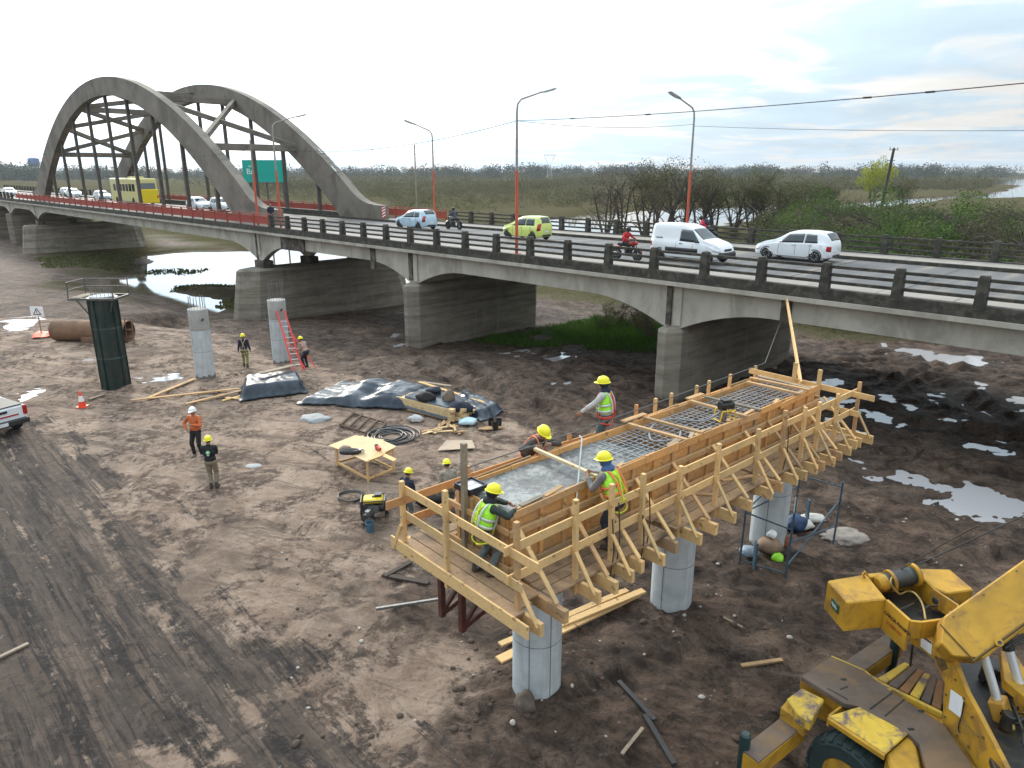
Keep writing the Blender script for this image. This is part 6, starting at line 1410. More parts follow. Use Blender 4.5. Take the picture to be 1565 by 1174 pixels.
fiat_prof = [(-1.9, .85), (-1.86, 1.02), (-1.70, 1.30), (-1.52, 1.45), (-.8, 1.48), (-.1, 1.45), (.25, 1.34), (.7, 1.08), (1.1, .93), (1.55, .82), (1.8, .68), (1.9, .45)]
car(W(28.9, 8.75, zr), rDf, 'pale blue hatchback driving away beside the far arch foot', paint('pale_blue', (.42, .56, .66)), fiat_prof, hatch_belt, 3.8, 1.62, (1.16, -1.18), wins=hwin, ws=(.32, 1.0), rw=(-1.78, -1.50), name='hatchback', spokes=0, tail_hi=True)
mini_prof = [(-1.75, .85), (-1.72, 1.05), (-1.62, 1.36), (-1.48, 1.50), (-.8, 1.53), (-.1, 1.50), (.3, 1.36), (.8, 1.07), (1.1, .97), (1.5, .85), (1.7, .66), (1.75, .45)]
car(W(16.6, 8.45, zr), rDf, 'bright yellow-green small hatchback driving away behind the red-based street lamp', paint('lime', (.60, .68, .17)), mini_prof, [(-1.75, .92), (.7, .90), (1.75, .62)], 3.5, 1.55, (1.08, -1.10), wins=[((-.5, .95), (.62, .91), (.22, 1.36), (-.5, 1.40)), ((-1.3, .96), (-.56, .95), (-.56, 1.40), (-1.22, 1.38))], ws=(.36, .98), rw=(-1.70, -1.52), name='hatchback', spokes=5, tail_hi=True)
van_prof = [(-2.05, 1.0), (-2.03, 1.5), (-1.98, 1.72), (-1.8, 1.80), (-.9, 1.82), (-.1, 1.80), (.35, 1.66), (.95, 1.20), (1.2, 1.10), (1.7, .98), (1.95, .80), (2.05, .5)]
car(W(2.45, 5.55, zr), rDn, 'white panel van with dark lower trim on the near lane of the bridge', paint('white', 0), van_prof, [(-2.05, 1.02), (.8, .98), (1.2, .95), (2.05, .62)], 4.1, 1.72, (1.36, -1.32), wr=.30, wins=[((-.2, 1.03), (.92, .99), (.42, 1.56), (-.2, 1.60))], ws=(.42, 1.06), rw=None, name='panel_van', cat='van', spokes=0, cladding=True, tumble=.17, rim_m=M('steel_rim', (.12, .12, .12), .5, metal=.5))
sedan = lambda u, v, rz, lab, c=paint('white', 0): car(W(u, v, zr), rz, lab, c, hatch_prof, hatch_belt, 3.96, 1.7, (1.22, -1.24), wins=hwin, ws=(.30, .92), rw=(-1.88, -1.60), name='car', spokes=0)
sedan(68.3, 8.0, rDn, 'white car coming towards the site under the right part of the near arch')
sedan(65.0, 9.3, rDn, 'white vehicle half hidden by the near arch leg behind another white car')
sedan(107.5, 9.4, rDn, 'white car just left of the yellow bus')
sedan(126, 10.3, rDn, 'white car seen between the two leftmost hangers')
sedan(134, 12.0 - .6, rDn, 'grey white vehicle at the left arch leg beside a dark motorcycle', paint('grey_white', (.4, .41, .42)))
sedan(142, 4.2, rDn, 'white car at the left edge just beyond the red railing')
# bus
bt = thing('bus', 'yellow city bus with pale yellow sides driving away under the arch', 'bus', tuple(W(91.8, 8.85, zr)), rDf)
yb, yp = paint('bus_yellow', (.85, .62, .01)), paint('bus_cream', (.75, .68, .28))
Lb, Wb, Hb = 11.3, 2.5, 3.4
mb = MB(); mb.box((.02, 0, (Hb + .32) / 2), (Lb - .5, Wb, Hb - .32)); mb.build('body', yp, bt, bevel=.12)
mb = MB(); mb.box((-Lb / 2 + .25, 0, 1.15), (.6, Wb + .012, 1.75)); mb.build('rear_panel', yb, bt, bevel=.08)
mb = MB(); mb.box((-Lb / 2 + .2, 0, .42), (.55, Wb + .03, .32)); mb.build('rear_bumper', yb, bt, bevel=.05)
mb = MB(); mb.box((-Lb / 2 + .238, 0, 2.42), (.06, 2.05, .78)); mb.build('rear_window', M('bus_rear_glass', (.18, .21, .24), .1, bmp=0), bt, bevel=.03)
mb = MB(); mb.box((Lb / 2 - .25, 0, 1.9), (.06, 2.1, 1.3)); mb.build('windscreen', glass, bt, bevel=.03)
for s in (-1, 1):
    for k in range(7): mb = MB(); mb.box((-3.9 + 1.25 * k, s * Wb / 2, 2.2), (1.0, .03, .95)); mb.build('side_window', glass, bt, bevel=.02)
    for x in (-3.3, 3.2):
        w_ = wheel_local((0, 0, 0), .48, .28, 'wheel', bt, steel_g, spokes=0, rim=.6); w_.rotation_euler = (0, 0, math.pi / 2); w_.location = (x, s * (Wb / 2 - .13), .48)
    mb = MB(); mb.box((-Lb / 2 - .06, s * 1.08, 1.05), (.03, .16, .3)); mb.build('tail_light', lampr, bt)
mb = MB(); mb.box((-1.5, 0, Hb + .1), (1.9, 1.5, .22)); mb.build('roof_unit', yp, bt, bevel=.06)
# pickup at the left edge: tail towards the site
pk = thing('pickup_truck', 'white double-cab pickup truck with a black bed cover parked at the left edge', 'pickup truck', tuple(GG(-44, 652)), R(150))
wp = paint('white', 0)
mb = MB(); mb.prism([(-2.6, .55), (-2.6, 1.12), (-1.05, 1.15), (-.98, 1.15), (2.6, 1.0), (2.65, .6), (2.6, .5)], -.90, .90, lambda p, q, h: Vector((p, h, q))); mb.build('body', wp, pk, bevel=.07)
mb = MB(); mb.prism([(-1.0, 1.14), (-.72, 1.76), (.35, 1.80), (1.25, 1.13)], -.76, .76, lambda p, q, h: Vector((p, h, q))); mb.build('cab', wp, pk, bevel=.08)
mb = MB(); mb.prism([(-.985, 1.22), (-.765, 1.68), (-.745, 1.68), (-.965, 1.22)], -.66, .66, lambda p, q, h: Vector((p - .035, h, q))); mb.build('rear_window', glass, pk)
for s in (-1, 1):
    mb = MB(); mb.prism([(-.7, 1.18), (-.55, 1.66), (.28, 1.70), (.98, 1.16)], s * .765, s * .775, lambda p, q, h: Vector((p, h, q))); mb.build('side_window', glass, pk)
    mb = MB(); mb.box((-2.58, s * .84, .92), (.12, .15, .36)); mb.build('tail_light', lampr, pk, bevel=.02)
    for x in (-1.75, 1.6):
        w_ = wheel_local((0, 0, 0), .38, .25, 'wheel', pk, alu, spokes=6, rim=.66); w_.rotation_euler = (0, 0, math.pi / 2); w_.location = (x, s * .80, .38)
mb = MB(); mb.box((-1.82, 0, 1.155), (1.52, 1.62, .03)); mb.build('bed_cover', trim, pk, bevel=.01)
mb = MB(); mb.box((-2.612, 0, .98), (.03, .44, .09)); mb.build('tailgate_handle', trim, pk); mb = MB(); mb.box((-2.612, 0, .80), (.02, 1.2, .05)); mb.build('red_strip', lampr, pk)
mb = MB(); mb.box((-2.68, 0, .54), (.2, 1.78, .2)); mb.build('rear_bumper', trim, pk, bevel=.03); mb = MB(); mb.box((-2.79, .1, .56), (.02, .42, .13)); mb.build('number_plate', plate_m, pk)
# the pile of traffic stops here
# ================================================================ CRANE
cy = M('crane_yellow', (.44, .235, .016), .6, var=.22, scale=2.2, stain=(.17, .085, .03), stain_amt=.65, stain_scale=2.4, bmp=.08, world=True)
cpeel = M('peeling_yellow', (.55, .36, .04), .65, var=.15, scale=3, stain=(.13, .09, .085), stain_amt=1.0, stain_scale=3.2, bmp=.3, world=True)
cdeck = M('worn_deck_plate', (.105, .076, .058), .7, var=.3, scale=2, stain=(.20, .11, .04), stain_amt=.6, stain_scale=1.2, bmp=.2, world=True)
cdark = M('greasy_dark', (.018, .018, .016), .5, var=.5, scale=6, stain=(.08, .05, .02), stain_amt=.5, stain_scale=3, world=True)
cgreen = M('dark_teal_steel', (.015, .035, .033), .4, var=.3, scale=6)
crub = M('crane_tyre', (.016, .03, .03), .8, var=.3, scale=5)
crane = thing('mobile_crane', 'yellow mobile crane with a rusty deck, white placards and raised boom at the lower right', 'crane', tuple(G(1400, 1120, 0)))
def C_(X, Y, z): return G(1125 + X / 3.516, 840 + Y / 3.516, z)
def cslab(nm, pts, z, th, m, bevel=.012, par=None):
    vs = [C_(x, y, z) for x, y in pts]; n = len(vs); lo = [v - Vector((0, 0, th)) for v in vs]
    mb = MB(); mb.add(lo + vs, [tuple(range(n - 1, -1, -1)), tuple(range(n, 2 * n))] + [(i, (i + 1) % n, n + (i + 1) % n, n + i) for i in range(n)]); return mb.build(nm, m, par or crane, True, bevel=bevel)
cslab('counterweight', [(490, 165), (700, 130), (810, 265), (600, 285)], 2.9, .56, cy, .02)
cslab('counterweight', [(950, 100), (1150, 105), (1280, 215), (1140, 235), (1060, 205)], 2.9, .56, cy, .02)
cslab('rear_beam', [(705, 128), (945, 106), (965, 122), (722, 148)], 2.86, .5, cy)
cslab('well_floor', [(722, 148), (958, 118), (1062, 206), (1140, 238), (1190, 296), (1120, 372), (1000, 386), (935, 372), (812, 266)], 2.52, .06, cdark)
def cwall(nm, path, z, h, th, m):
    mb = MB()
    for a, b in zip(path[:-1], path[1:]): mb.bar(C_(*a, z) - Vector((0, 0, h / 2)), C_(*b, z) - Vector((0, 0, h / 2)), th, h)
    return mb.build(nm, m, crane, True, bevel=.006)
cwall('side_wall', [(812, 268), (938, 380)], 2.9, .56, .05, cy)
cwall('side_wall', [(938, 381), (1000, 387), (1180, 362)], 2.9, .30, .05, cy)
cwall('side_wall', [(1182, 362), (1196, 298), (1060, 208)], 2.9, .3, .04, cy)
# winch: drum, flanges, motor, hoses, filter
mb = MB(); a, b = C_(800, 175, 2.85), C_(975, 130, 2.95); mb.tube([a, b], .15, 20); mb.build('winch_drum', cgreen, crane, True, smooth=40)
d = (b - a).normalized(); MB().tube([a - d * .14, a - d * .10, a + d * .05], [.10, .14, .15], 20).build('winch_motor', cy, crane, True, smooth=40); MB().tube([a + d * .07, a + d * .12], .19, 22).build('winch_flange', cy, crane, True, smooth=40); MB().tube([b - d * .1, b - d * .04], .20, 22).build('winch_flange', cy, crane, True, smooth=40)
mb = MB()
for k in range(14): q = a + d * (.14 + .022 * k); mb.tube([q, q + d * .014], .158, 18)
mb.build('winch_rope', rope, crane, True, smooth=40)
MB().tube([C_(860, 195, 2.75), C_(1020, 165, 2.8)], .055, 14).build('cylinder', cgreen, crane, True, smooth=40)
MB().tube([C_(885, 105, 3.05), C_(1060, 0, 3.6), C_(1300, -130, 4.6)], .012, 6).build('hoist_rope', rope, crane, True)
rr6 = random.Random(6)
hosec = M('oily_hose', (.30, .20, .06), .6, var=.3)
for pts in ([(860, 200, 2.85), (875, 240, 2.7), (920, 225, 2.75), (960, 235, 2.85), (1000, 290, 2.8), (1018, 375, 2.86)], [(900, 120, 3.0), (940, 95, 3.05), (970, 120, 2.95), (1020, 160, 2.8), (1050, 200, 2.8)], [(850, 130, 2.95), (830, 170, 3.0), (850, 215, 2.85), (880, 240, 2.7)], [(930, 100, 3.0), (985, 150, 2.9), (1030, 170, 2.85)]):
    MB().tube(smooth_path([C_(*p_) for p_ in pts], 5), .016, 7).build('hydraulic_hose', hosec, crane, True, smooth=60)
for k in range(9):
    x, y = rr6.uniform(880, 1150), rr6.uniform(200, 350); p0 = C_(x, y, 2.56); MB().tube(smooth_path([p0, p0 + Vector((rr6.uniform(-.2, .2), rr6.uniform(-.15, .15), .12)), p0 + Vector((rr6.uniform(-.3, .3), rr6.uniform(-.2, .2), .02))], 5), .014, 6).build('hydraulic_hose', cdark, crane, True, smooth=60)
mb = MB(); ell(mb, C_(1110, 270, 2.72), (.17, .15, .13)); mb.tube([C_(1120, 275, 2.7), C_(1180, 300, 2.66)], .07, 12); mb.build('motor_cover', M('blue_black', (.02, .035, .05), .45), crane, True, smooth=50)
MB().tube([C_(690, 150, 2.9), C_(680, 130, 3.0), C_(690, 118, 3.03), C_(705, 140, 2.95)], .018, 7).build('lifting_eye', cy, crane, True)
MB().tube([C_(1165, 372, 2.9), C_(1150, 335, 3.05)], .014, 6).build('lever', steel_g, crane, True)
# badge and painted text on the counterweight
A4, B4 = C_(490, 165, 2.9), C_(600, 285, 2.9); ex = (B4 - A4); wface = ex.length; ex.normalize(); nf = ex.cross(Vector((0, 0, 1))).normalized()
if nf.dot(Vector((0, 0, 9.6)) - A4) < 0: nf = -nf
cc = A4 + ex * wface * .52 + Vector((0, 0, -.27)) + nf * .012
mb = MB(); mb.bar(cc - ex * .12, cc + ex * .12, .02, .17, (0, 0, 1)); mb.build('badge', M('badge_green', (.02, .07, .045), .4, bmp=0), crane, True, bevel=.03)
mb = MB()
for o_ in (-.05, .0, .05): mb.bar(cc + nf * .014 + ex * (o_ - .03) + Vector((0, 0, .03)), cc + nf * .014 + ex * (o_ + .02) - Vector((0, 0, .03)), .006, .02)
mb.build('badge_mark', M('badge_pale', (.5, .6, .5), .5, bmp=0), crane, True)
def text_on(txt, origin, ex, ez, size, m, parent, name='lettering', ext=.004, off=.03):
    cu = bpy.data.curves.new(name, 'FONT'); cu.body = txt; cu.size = size; cu.extrude = ext; cu.align_x = 'LEFT'
    tmp = bpy.data.objects.new('tmp_text', cu); COL.objects.link(tmp); bpy.context.view_layer.update()
    me_ = bpy.data.meshes.new_from_object(tmp.evaluated_get(bpy.context.evaluated_depsgraph_get())); bpy.data.objects.remove(tmp)
    n = ex.cross(ez).normalized(); Mx = Matrix((ex, ez, n)).transposed().to_4x4(); Mx.translation = Vector(origin) + n * off; me_.transform(Mx); me_.materials.clear()
    return link_mesh(name, me_, m, parent, parent is not None)
A5, B5 = C_(812, 268, 2.9), C_(938, 380, 2.9); ex = (B5 - A5).normalized(); ez = Vector((0, 0, 1))
text_on('CARGA MAXIMA', A5 + ex * .02 + ez * -.24, ex, ez, .085, M('letter_black', (.03, .02, .01), .6, bmp=0), crane, off=.028)
text_on('21.000 KG', A5 + ex * .1 + ez * -.37, ex, ez, .085, M('letter_red', (.35, .06, .01), .6, bmp=0), crane, off=.028)
# turret side plate in a vertical plane
PO, PD = Vector((6.60, 9.6, 0)), Vector((.06, -1, 0)).normalized(); PN = Vector((PD.y, -PD.x, 0))
def onpl(X, Y, off=0.0):
    d = Vector(ray(1125 + X / 3.516, 840 + Y / 3.516)); o = Vector((0, 0, CAMZ)); P0 = PO + PN * off; t_ = (P0 - o).dot(PN) / d.dot(PN); return o + d * t_
def vplate(nm, pts, off, th, m, par=None):
    vs = [onpl(x, y, off) for x, y in pts]; n = len(vs); v2 = [v + PN * th for v in vs]; mb = MB(); mb.add(vs + v2, [tuple(range(n - 1, -1, -1)), tuple(range(n, 2 * n))] + [(i, (i + 1) % n, n + (i + 1) % n, n + i) for i in range(n)]); return mb.build(nm, m, par or crane, True, bevel=.006)
sgn = 1 if (PN.dot(Vector((0, 0, 0)) - PO) < 0) else -1
plate_pts = [(960, 392), (1000, 386), (1062, 440), (1140, 530), (1185, 630), (1240, 770), (1300, 880), (1480, 1230), (1330, 1230), (1250, 1095), (1200, 1040), (1110, 955), (1112, 800), (1120, 720), (1062, 590), (985, 530), (935, 505), (915, 430)]
vplate('turret_side_plate', plate_pts, 0, .07 * sgn, cy)
vplate('turret_side_plate', plate_pts, .95 * sgn, .07 * sgn, cy)
wpl = M('placard_white', (.72, .74, .76), .5, var=.04, bmp=0)
vplate('placard', [(993, 456), (1052, 498), (1048, 566), (990, 520)], -.006 * sgn, .004 * sgn, wpl); vplate('placard_print', [(998, 460), (1050, 497), (1049, 508), (997, 471)], -.011 * sgn, .003 * sgn, M('letter_black', 0))
vplate('placard', [(1153, 750), (1222, 800), (1205, 905), (1140, 855)], -.006 * sgn, .004 * sgn, wpl)
bolt = M('bolt_steel', (.16, .12, .07), .5, metal=.5)
for X_, Y_ in ((1010, 420), (1085, 500), (1140, 590), (1180, 700), (1225, 800), (1270, 900), (1130, 780), (1125, 900), (1190, 1000), (1250, 1060), (1330, 1010), (1075, 580), (970, 480)):
    q = onpl(X_, Y_, -.004 * sgn); MB().tube([q, q - PN * .018 * sgn], .016, 8).build('bolt', bolt, crane, True)
vplate('grease_stain', [(1075, 575), (1120, 590), (1140, 640), (1105, 655), (1080, 620)], -.004 * sgn, .003 * sgn, M('grease', (.10, .06, .02), .7, var=.5, scale=14))
MB().tube(smooth_path([onpl(*p_, -.02 * sgn) for p_ in ((1225, 820), (1215, 880), (1195, 950), (1200, 985))], 5), .009, 6).build('hydraulic_hose', cdark, crane, True, smooth=60)
MB().tube(smooth_path([onpl(*p_, -.02 * sgn) for p_ in ((1205, 905), (1250, 960), (1300, 1005))], 5), .007, 6).build('weld_line', bolt, crane, True, smooth=60)
# turret deck and machinery between the plates
cslab('turret_deck', [(1170, 620), (1500, 560), (1760, 900), (1700, 1250), (1420, 1250)], 1.75, .12, cdark)
for k in range(26):
    y = rr6.uniform(640, 1100); x = 1290 + (y - 640) * .55 + rr6.uniform(0, 170); z = rr6.uniform(1.8, 1.95); p0 = C_(x, y, z); p1 = p0 + Vector((rr6.uniform(0, .2), rr6.uniform(-.2, .3), rr6.uniform(-.05, .15))); p2 = p1 + Vector((rr6.uniform(-.05, .2), rr6.uniform(-.15, .25), rr6.uniform(-.15, .05)))
    MB().tube(smooth_path([p0, p1, p2], 6), rr6.choice([.012, .018, .03]), 7).build('hydraulic_hose', rr6.choice([cdark, hosec, cdark]), crane, True, smooth=60)
for x, y, s_ in ((1330, 700, .14), (1410, 860, .16), (1450, 960, .16), (1400, 700, .12)):
    mb = MB(); mb.cyl(C_(x, y, 1.78), C_(x, y, 1.78) + Vector((.02, 0, s_ * 1.6)), s_ * .6, 14); mb.build('valve_block', cdark, crane, True, bevel=.01)
# boom: boxed section rising to the right
bd = Vector((math.cos(R(36)), 0, 0)) + Vector((0, math.sin(PITCH), math.cos(PITCH))) * math.sin(R(36)); bd.normalize()
b0 = C_(1150, 525, 2.95); vdir = Vector((0, 0, 0)); fw_ = Vector((0, math.cos(PITCH), -math.sin(PITCH))); nu = fw_.cross(bd).normalized(); nu = -nu if nu.z < 0 else nu
wdir = bd.cross(nu).normalized()
wdir = (wdir + nu * .0).normalized()
dv_ = (b0 + bd * 1.4 - Vector((0, 0, CAMZ))).normalized(); wd2 = (dv_ - bd * dv_.dot(bd)).normalized(); nu2 = wd2.cross(bd).normalized()
if nu2.z < 0: nu2 = -nu2
nu2 = (nu2 - wd2 * .03).normalized()
hh, ww = .36, .62
vs = []
for dist_, hs in ((-.06, .30), (.25, .98), (7.5, .80)):
    for a_, b_ in ((-1, -1), (1, -1), (1, 1), (-1, 1)):
        vs.append(b0 + bd * dist_ + nu2 * hh * hs * a_ + wd2 * (ww * .5 * (b_ + 1)))
mb = MB(); mb.add(vs, [(0, 1, 2, 3), (11, 10, 9, 8)] + [(k * 4 + i, k * 4 + (i + 1) % 4, k * 4 + 4 + (i + 1) % 4, k * 4 + 4 + i) for k in (0, 1) for i in range(4)]); bo = mb.build('boom', cy, crane, True, bevel=.02)
mb = MB(); mb.bar(b0 + bd * .1 - nu2 * .30 - wd2 * .012, b0 + bd * 7.2 - nu2 * .26 - wd2 * .012, .02, .03); mb.bar(b0 + bd * .12 + nu2 * .3 - wd2 * .01, b0 + bd * .12 - nu2 * .33 - wd2 * .01, .02, .02, (0, 1, 0)); mb.build('boom_weld', M('dark_line', (.06, .04, .01), .7), bo, False) if False else mb.build('boom_weld', M('dark_line', (.10, .06, .01), .7), crane, True)
mb = MB(); c = C_(1278, 510, 3.0) - wd2 * .05; c = b0 + bd * .55 - nu2 * .30 - wd2 * .02; mb.tube([c, c - wd2 * .05], .055, 18); mb.build('boom_pin', cy, crane, True, smooth=40); MB().tube([c - wd2 * .051, c - wd2 * .06], .025, 12).build('pin_bolt', cdark, crane, True)
for f_ in (.35, .9, 1.5, 2.1, 2.9):
    for h_ in (-.28, .28): q = b0 + bd * f_ + nu2 * h_ - wd2 * .003; MB().tube([q, q - wd2 * .016], .014, 8).build('bolt', bolt, crane, True)
for k_ in range(3): MB().tube(smooth_path([b0 + bd * (.6 + .1 * k_) - nu2 * (.40 + .03 * k_) + wd2 * .1, b0 + bd * 1.6 - nu2 * (.42 + .04 * k_) + wd2 * .12, b0 + bd * 3.2 - nu2 * (.40 + .03 * k_) + wd2 * .1], 6), .016, 7).build('hydraulic_hose', cdark, crane, True, smooth=60)
# lift cylinders
chr_ = M('chrome_rod', (.82, .86, .90), .3, metal=.6, bmp=0, var=.02)
for (x0, y0), (x1, y1), xb in (((1322, 535), (1402, 800), 1415), ((1462, 520), (1540, 785), 1560)):
    t0, t1 = C_(x0, y0, 2.75), C_(x1, y1, 2.05); MB().tube([t1, t0], .062, 18).build('cylinder_rod', chr_, crane, True, smooth=40)
    MB().tube([t0 - (t0 - t1).normalized() * .05, t0 + (t0 - t1).normalized() * .12], .085, 14).build('rod_eye', cdark, crane, True, smooth=40)
    d = (t1 - t0).normalized(); e_ = t1 + d * 1.9; MB().bar(t1 - d * .0, e_, .26, .22, (0, 0, 1)).build('cylinder_barrel', M('crane_ochre', (.55, .30, .05), .55, var=.12, scale=3, stain=(.3, .14, .04), stain_amt=.4), crane, True, bevel=.02)
mb = MB(); q0 = C_(1345, 455, 2.85); mb.bar(q0, q0 + Vector((.62, .1, .05)), .16, .1); mb.build('boom_bracket', cpeel, crane, True, bevel=.02)
cslab('inner_beam', [(1420, 540), (1500, 560), (1640, 760), (1560, 800), (1440, 700)], 2.25, .16, cy)
# carrier
cslab('deck', [(350, 680), (510, 572), (690, 650), (830, 760), (1120, 940), (1330, 1250), (1040, 1250), (985, 1040), (922, 982), (662, 840), (582, 824)], 1.5, .10, cdeck)
cwall('deck_edge', [(352, 684), (583, 828)], 1.39, .22, .04, cy); cwall('deck_edge', [(583, 828), (498, 893)], 1.39, .2, .04, cy)
cwall('deck_edge', [(512, 570), (690, 648), (832, 758)], 1.44, .16, .03, cpeel)
cslab('fender', [(498, 892), (662, 842), (924, 984), (802, 1094), (640, 985)], 1.503, .05, cpeel)
cslab('fender_skirt', [(804, 1096), (928, 986), (975, 1060), (1010, 1240), (860, 1260)], 1.42, .5, cy, .03)
cslab('fender_lip', [(496, 896), (640, 990), (802, 1098), (798, 1110), (632, 1000), (488, 904)], 1.49, .09, cy)
cslab('tool_box', [(272, 800), (352, 742), (476, 802), (400, 925), (330, 880)], 1.36, .2, cpeel, .02); cslab('box_step', [(240, 848), (276, 806), (392, 922), (372, 940)], 1.22, .25, cy, .01)
for p_ in (((600, 735), (560, 752)), ((490, 745), (600, 806)), ((720, 858), (840, 768)), ((800, 895), (905, 805))):
    mb = MB(); mb.bar(C_(*p_[0], 1.502), C_(*p_[1], 1.502), .022, .008); mb.build('deck_slot', cdark, crane, True)
for x, y in ((578, 697), (995, 868), (940, 965)): mb = MB(); mb.box(C_(x, y, 1.504), (.09, .04, .012)); mb.build('deck_slot', cdark, crane, True)
# outriggers
def beam_(a, b, w, h, z): 
    mb = MB(); mb.bar(C_(*a, z) - Vector((0, 0, h / 2)), C_(*b, z) - Vector((0, 0, h / 2)), w, h - .03); o_ = mb.build('outrigger_beam', cy, crane, True, bevel=.01)
    mb = MB(); mb.bar(C_(*a, z), C_(*b, z), w - .01, .03); mb.build('outrigger_top', cdeck, crane, True, bevel=.005)
beam_((330, 905), (72, 1110), .34, .34, 1.0); beam_((620, 640), (850, 480), .34, .32, 1.25); 
def jack(x, y, z):
    p0 = C_(x, y, z); g0 = height_at(p0.x, p0.y); mb = MB(); mb.tube([Vector((p0.x, p0.y, g0 + .2)), p0], .085, 18); mb.tube([p0, p0 + Vector((0, 0, .03))], [.085, .06], 18); mb.build('jack', cgreen, crane, True, smooth=40)
    mb = MB(); mb.tube([Vector((p0.x, p0.y, g0 - .02)), Vector((p0.x, p0.y, g0 + .22))], .05, 14); mb.lathe([(.26, 0), (.26, .05), (.1, .09)], Vector((p0.x, p0.y, g0 + .0)), 20); mb.build('jack_foot', steel_g, crane, True, smooth=40)
jack(52, 995, 1.25); jack(862, 470, 1.5)
MB().tube([C_(950, 505, 2.1), C_(936, 625, 1.45)], .018, 8).build('strut', cdark, crane, True)
cslab('step_frame', [(765, 700), (1110, 868), (1112, 884), (748, 708)], 1.43, .10, cpeel)
e1_, e2_ = [(760, 690), (1110, 858)], [(905, 602), (1122, 712)]
for k in range(6):
    f0, f1 = k / 6, (k + .86) / 6; L_ = lambda e, f: (e[0][0] + (e[1][0] - e[0][0]) * f, e[0][1] + (e[1][1] - e[0][1]) * f)
    cslab('step_plank', [L_(e1_, f0), L_(e1_, f1), L_(e2_, f1), L_(e2_, f0)], 1.41 + .01 * (k % 2), .06, (cpeel, cdeck, wood('rusty_board', (.25, .13, .06), .25))[k % 3])
# chassis body and wheels
ca, cb = Vector((.6, -.8, 0)), Vector((.8, .6, 0))
mb = MB(); w0 = C_(610, 1210, .62); w0.z = 0; ctr = w0 + cb * 1.1 + ca * .4; mb.bar(ctr - ca * 1.35 + Vector((0, 0, 1.02)), ctr + ca * 2.6 + Vector((0, 0, 1.02)), 1.0, .62, (0, 0, 1)); mb.build('chassis', cy, crane, True, bevel=.03)
MW = Matrix((Vector((0, 0, 1)), cb.cross(Vector((0, 0, 1))) * -1, cb)).transposed()
for q in (w0 + Vector((0, 0, .62)), w0 + cb * 1.95 + Vector((0, 0, .62))):
    mb = MB(); mb.lathe([(.34, -.19), (.55, -.21), (.62, -.15), (.635, 0), (.62, .15), (.55, .21), (.34, .19)], q, 36, MW); tw = mb.build('tyre', crub, crane, True, smooth=40)
    mb = MB(); mb.lathe([(.345, -.20), (.33, -.20), (.30, -.10), (.13, -.07), (.12, -.2), (.02, -.2)], q, 30, MW); mb.build('rim', cy, crane, True, smooth=35)
    mb = MB()
    for k in range(26):
        a_ = 2 * math.pi * k / 26; dd = MW @ Vector((math.cos(a_), math.sin(a_), 0)); 
        for s_ in (-1, 1): mb.bar(q + dd * .638 + cb * s_ * .02, q + dd * .60 + cb * s_ * .2, .07, .035, tuple(dd))
    mb.build('tyre_lugs', crub, crane, True)

# ================================================================ STREET LAMPS, POLES, WIRES, BOARD
def lamp(u, v0, sgn_, label, zt=12.9, arm=2.85, red=9.6):
    t = thing('street_lamp', label, 'street lamp', tuple(W(u, v0, 5.41)), group='street lamps along the bridge')
    MB().tube([W(u, v0, 5.3), W(u, v0, red)], [.085, .075], 12).build('lower_pole', M('lamp_red', (.50, .09, .04), .6, var=.2, scale=3, bmp=0), t, True, smooth=60)
    pts = [W(u, v0, red), W(u, v0, zt - .5), W(u, v0 + sgn_ * .05, zt - .12), W(u, v0 + sgn_ * .3, zt + .12), W(u, v0 + sgn_ * arm * .62, zt + .55)]
    MB().tube(pts, [.072, .055, .05, .045, .04], 12).build('upper_pole', M('lamp_grey', (.28, .26, .25), .6, var=.15, bmp=0), t, True, smooth=60)
    a, b = W(u, v0 + sgn_ * arm * .60, zt + .54), W(u, v0 + sgn_ * arm, zt + .82); mb = MB(); mb.bar(a, b, .26, .09); mb.build('lamp_head', M('lamp_head_grey', (.42, .42, .42), .4, bmp=0), t, True, bevel=.03)
    mb = MB(); mb.bar(a.lerp(b, .3) - Vector((0, 0, .06)), a.lerp(b, .9) - Vector((0, 0, .06)), .18, .04); mb.build('lamp_glass', M('lamp_glass', (.5, .5, .5), .2, bmp=0), t, True)
    mb = MB(); mb.box(W(u, v0, 5.43), (.32, .32, .04), Matrix((BD, BN, Vector((0, 0, 1)))).transposed()); mb.build('base_plate', M('lamp_red', 0), t, True)
lamp(9.75, .45, 1, 'tall red and grey street lamp on the near railing in front of the yellow-green car')
lamp(34.9, .45, 1, 'red and grey street lamp on the near side in front of the far arch foot')
lamp(150, .45, 1, 'faint street lamp on the near side left of the arch')
lamp(7.6, 13.5, -1, 'red and grey street lamp on the far side behind the white van', zt=13.1)
lamp(32.4, 13.5, -1, 'red and grey street lamp on the far side beyond the pale blue car', zt=12.7)
t = thing('utility_pole', 'slim pole with a red lower half at the near arch foot', 'pole', tuple(W(38.7, .5, 5.4)))
MB().tube([W(38.7, .5, 5.3), W(38.7, .5, 9.4)], .085, 10).build('lower_pole', M('lamp_red', 0), t, True, smooth=60); MB().tube([W(38.7, .5, 9.4), W(38.7, .5, 11.9)], .06, 10).build('upper_pole', grey_wood, t, True, smooth=60)
def wire(a, b, sag, lab, r=.014, lumps=()):
    a, b = Vector(a), Vector(b); pts = [a.lerp(b, k / 24) - Vector((0, 0, sag * 4 * (k / 24) * (1 - k / 24))) for k in range(25)]; mb = MB(); mb.tube(pts, r, 6)
    for f in lumps: q = a.lerp(b, f) - Vector((0, 0, sag * 4 * f * (1 - f))); mb.tube([q - BD * .12, q + BD * .12], .03, 6)
    tag(mb.build('overhead_wire', M('wire_black', (.02, .02, .02), .6, bmp=0)), lab, 'wire')
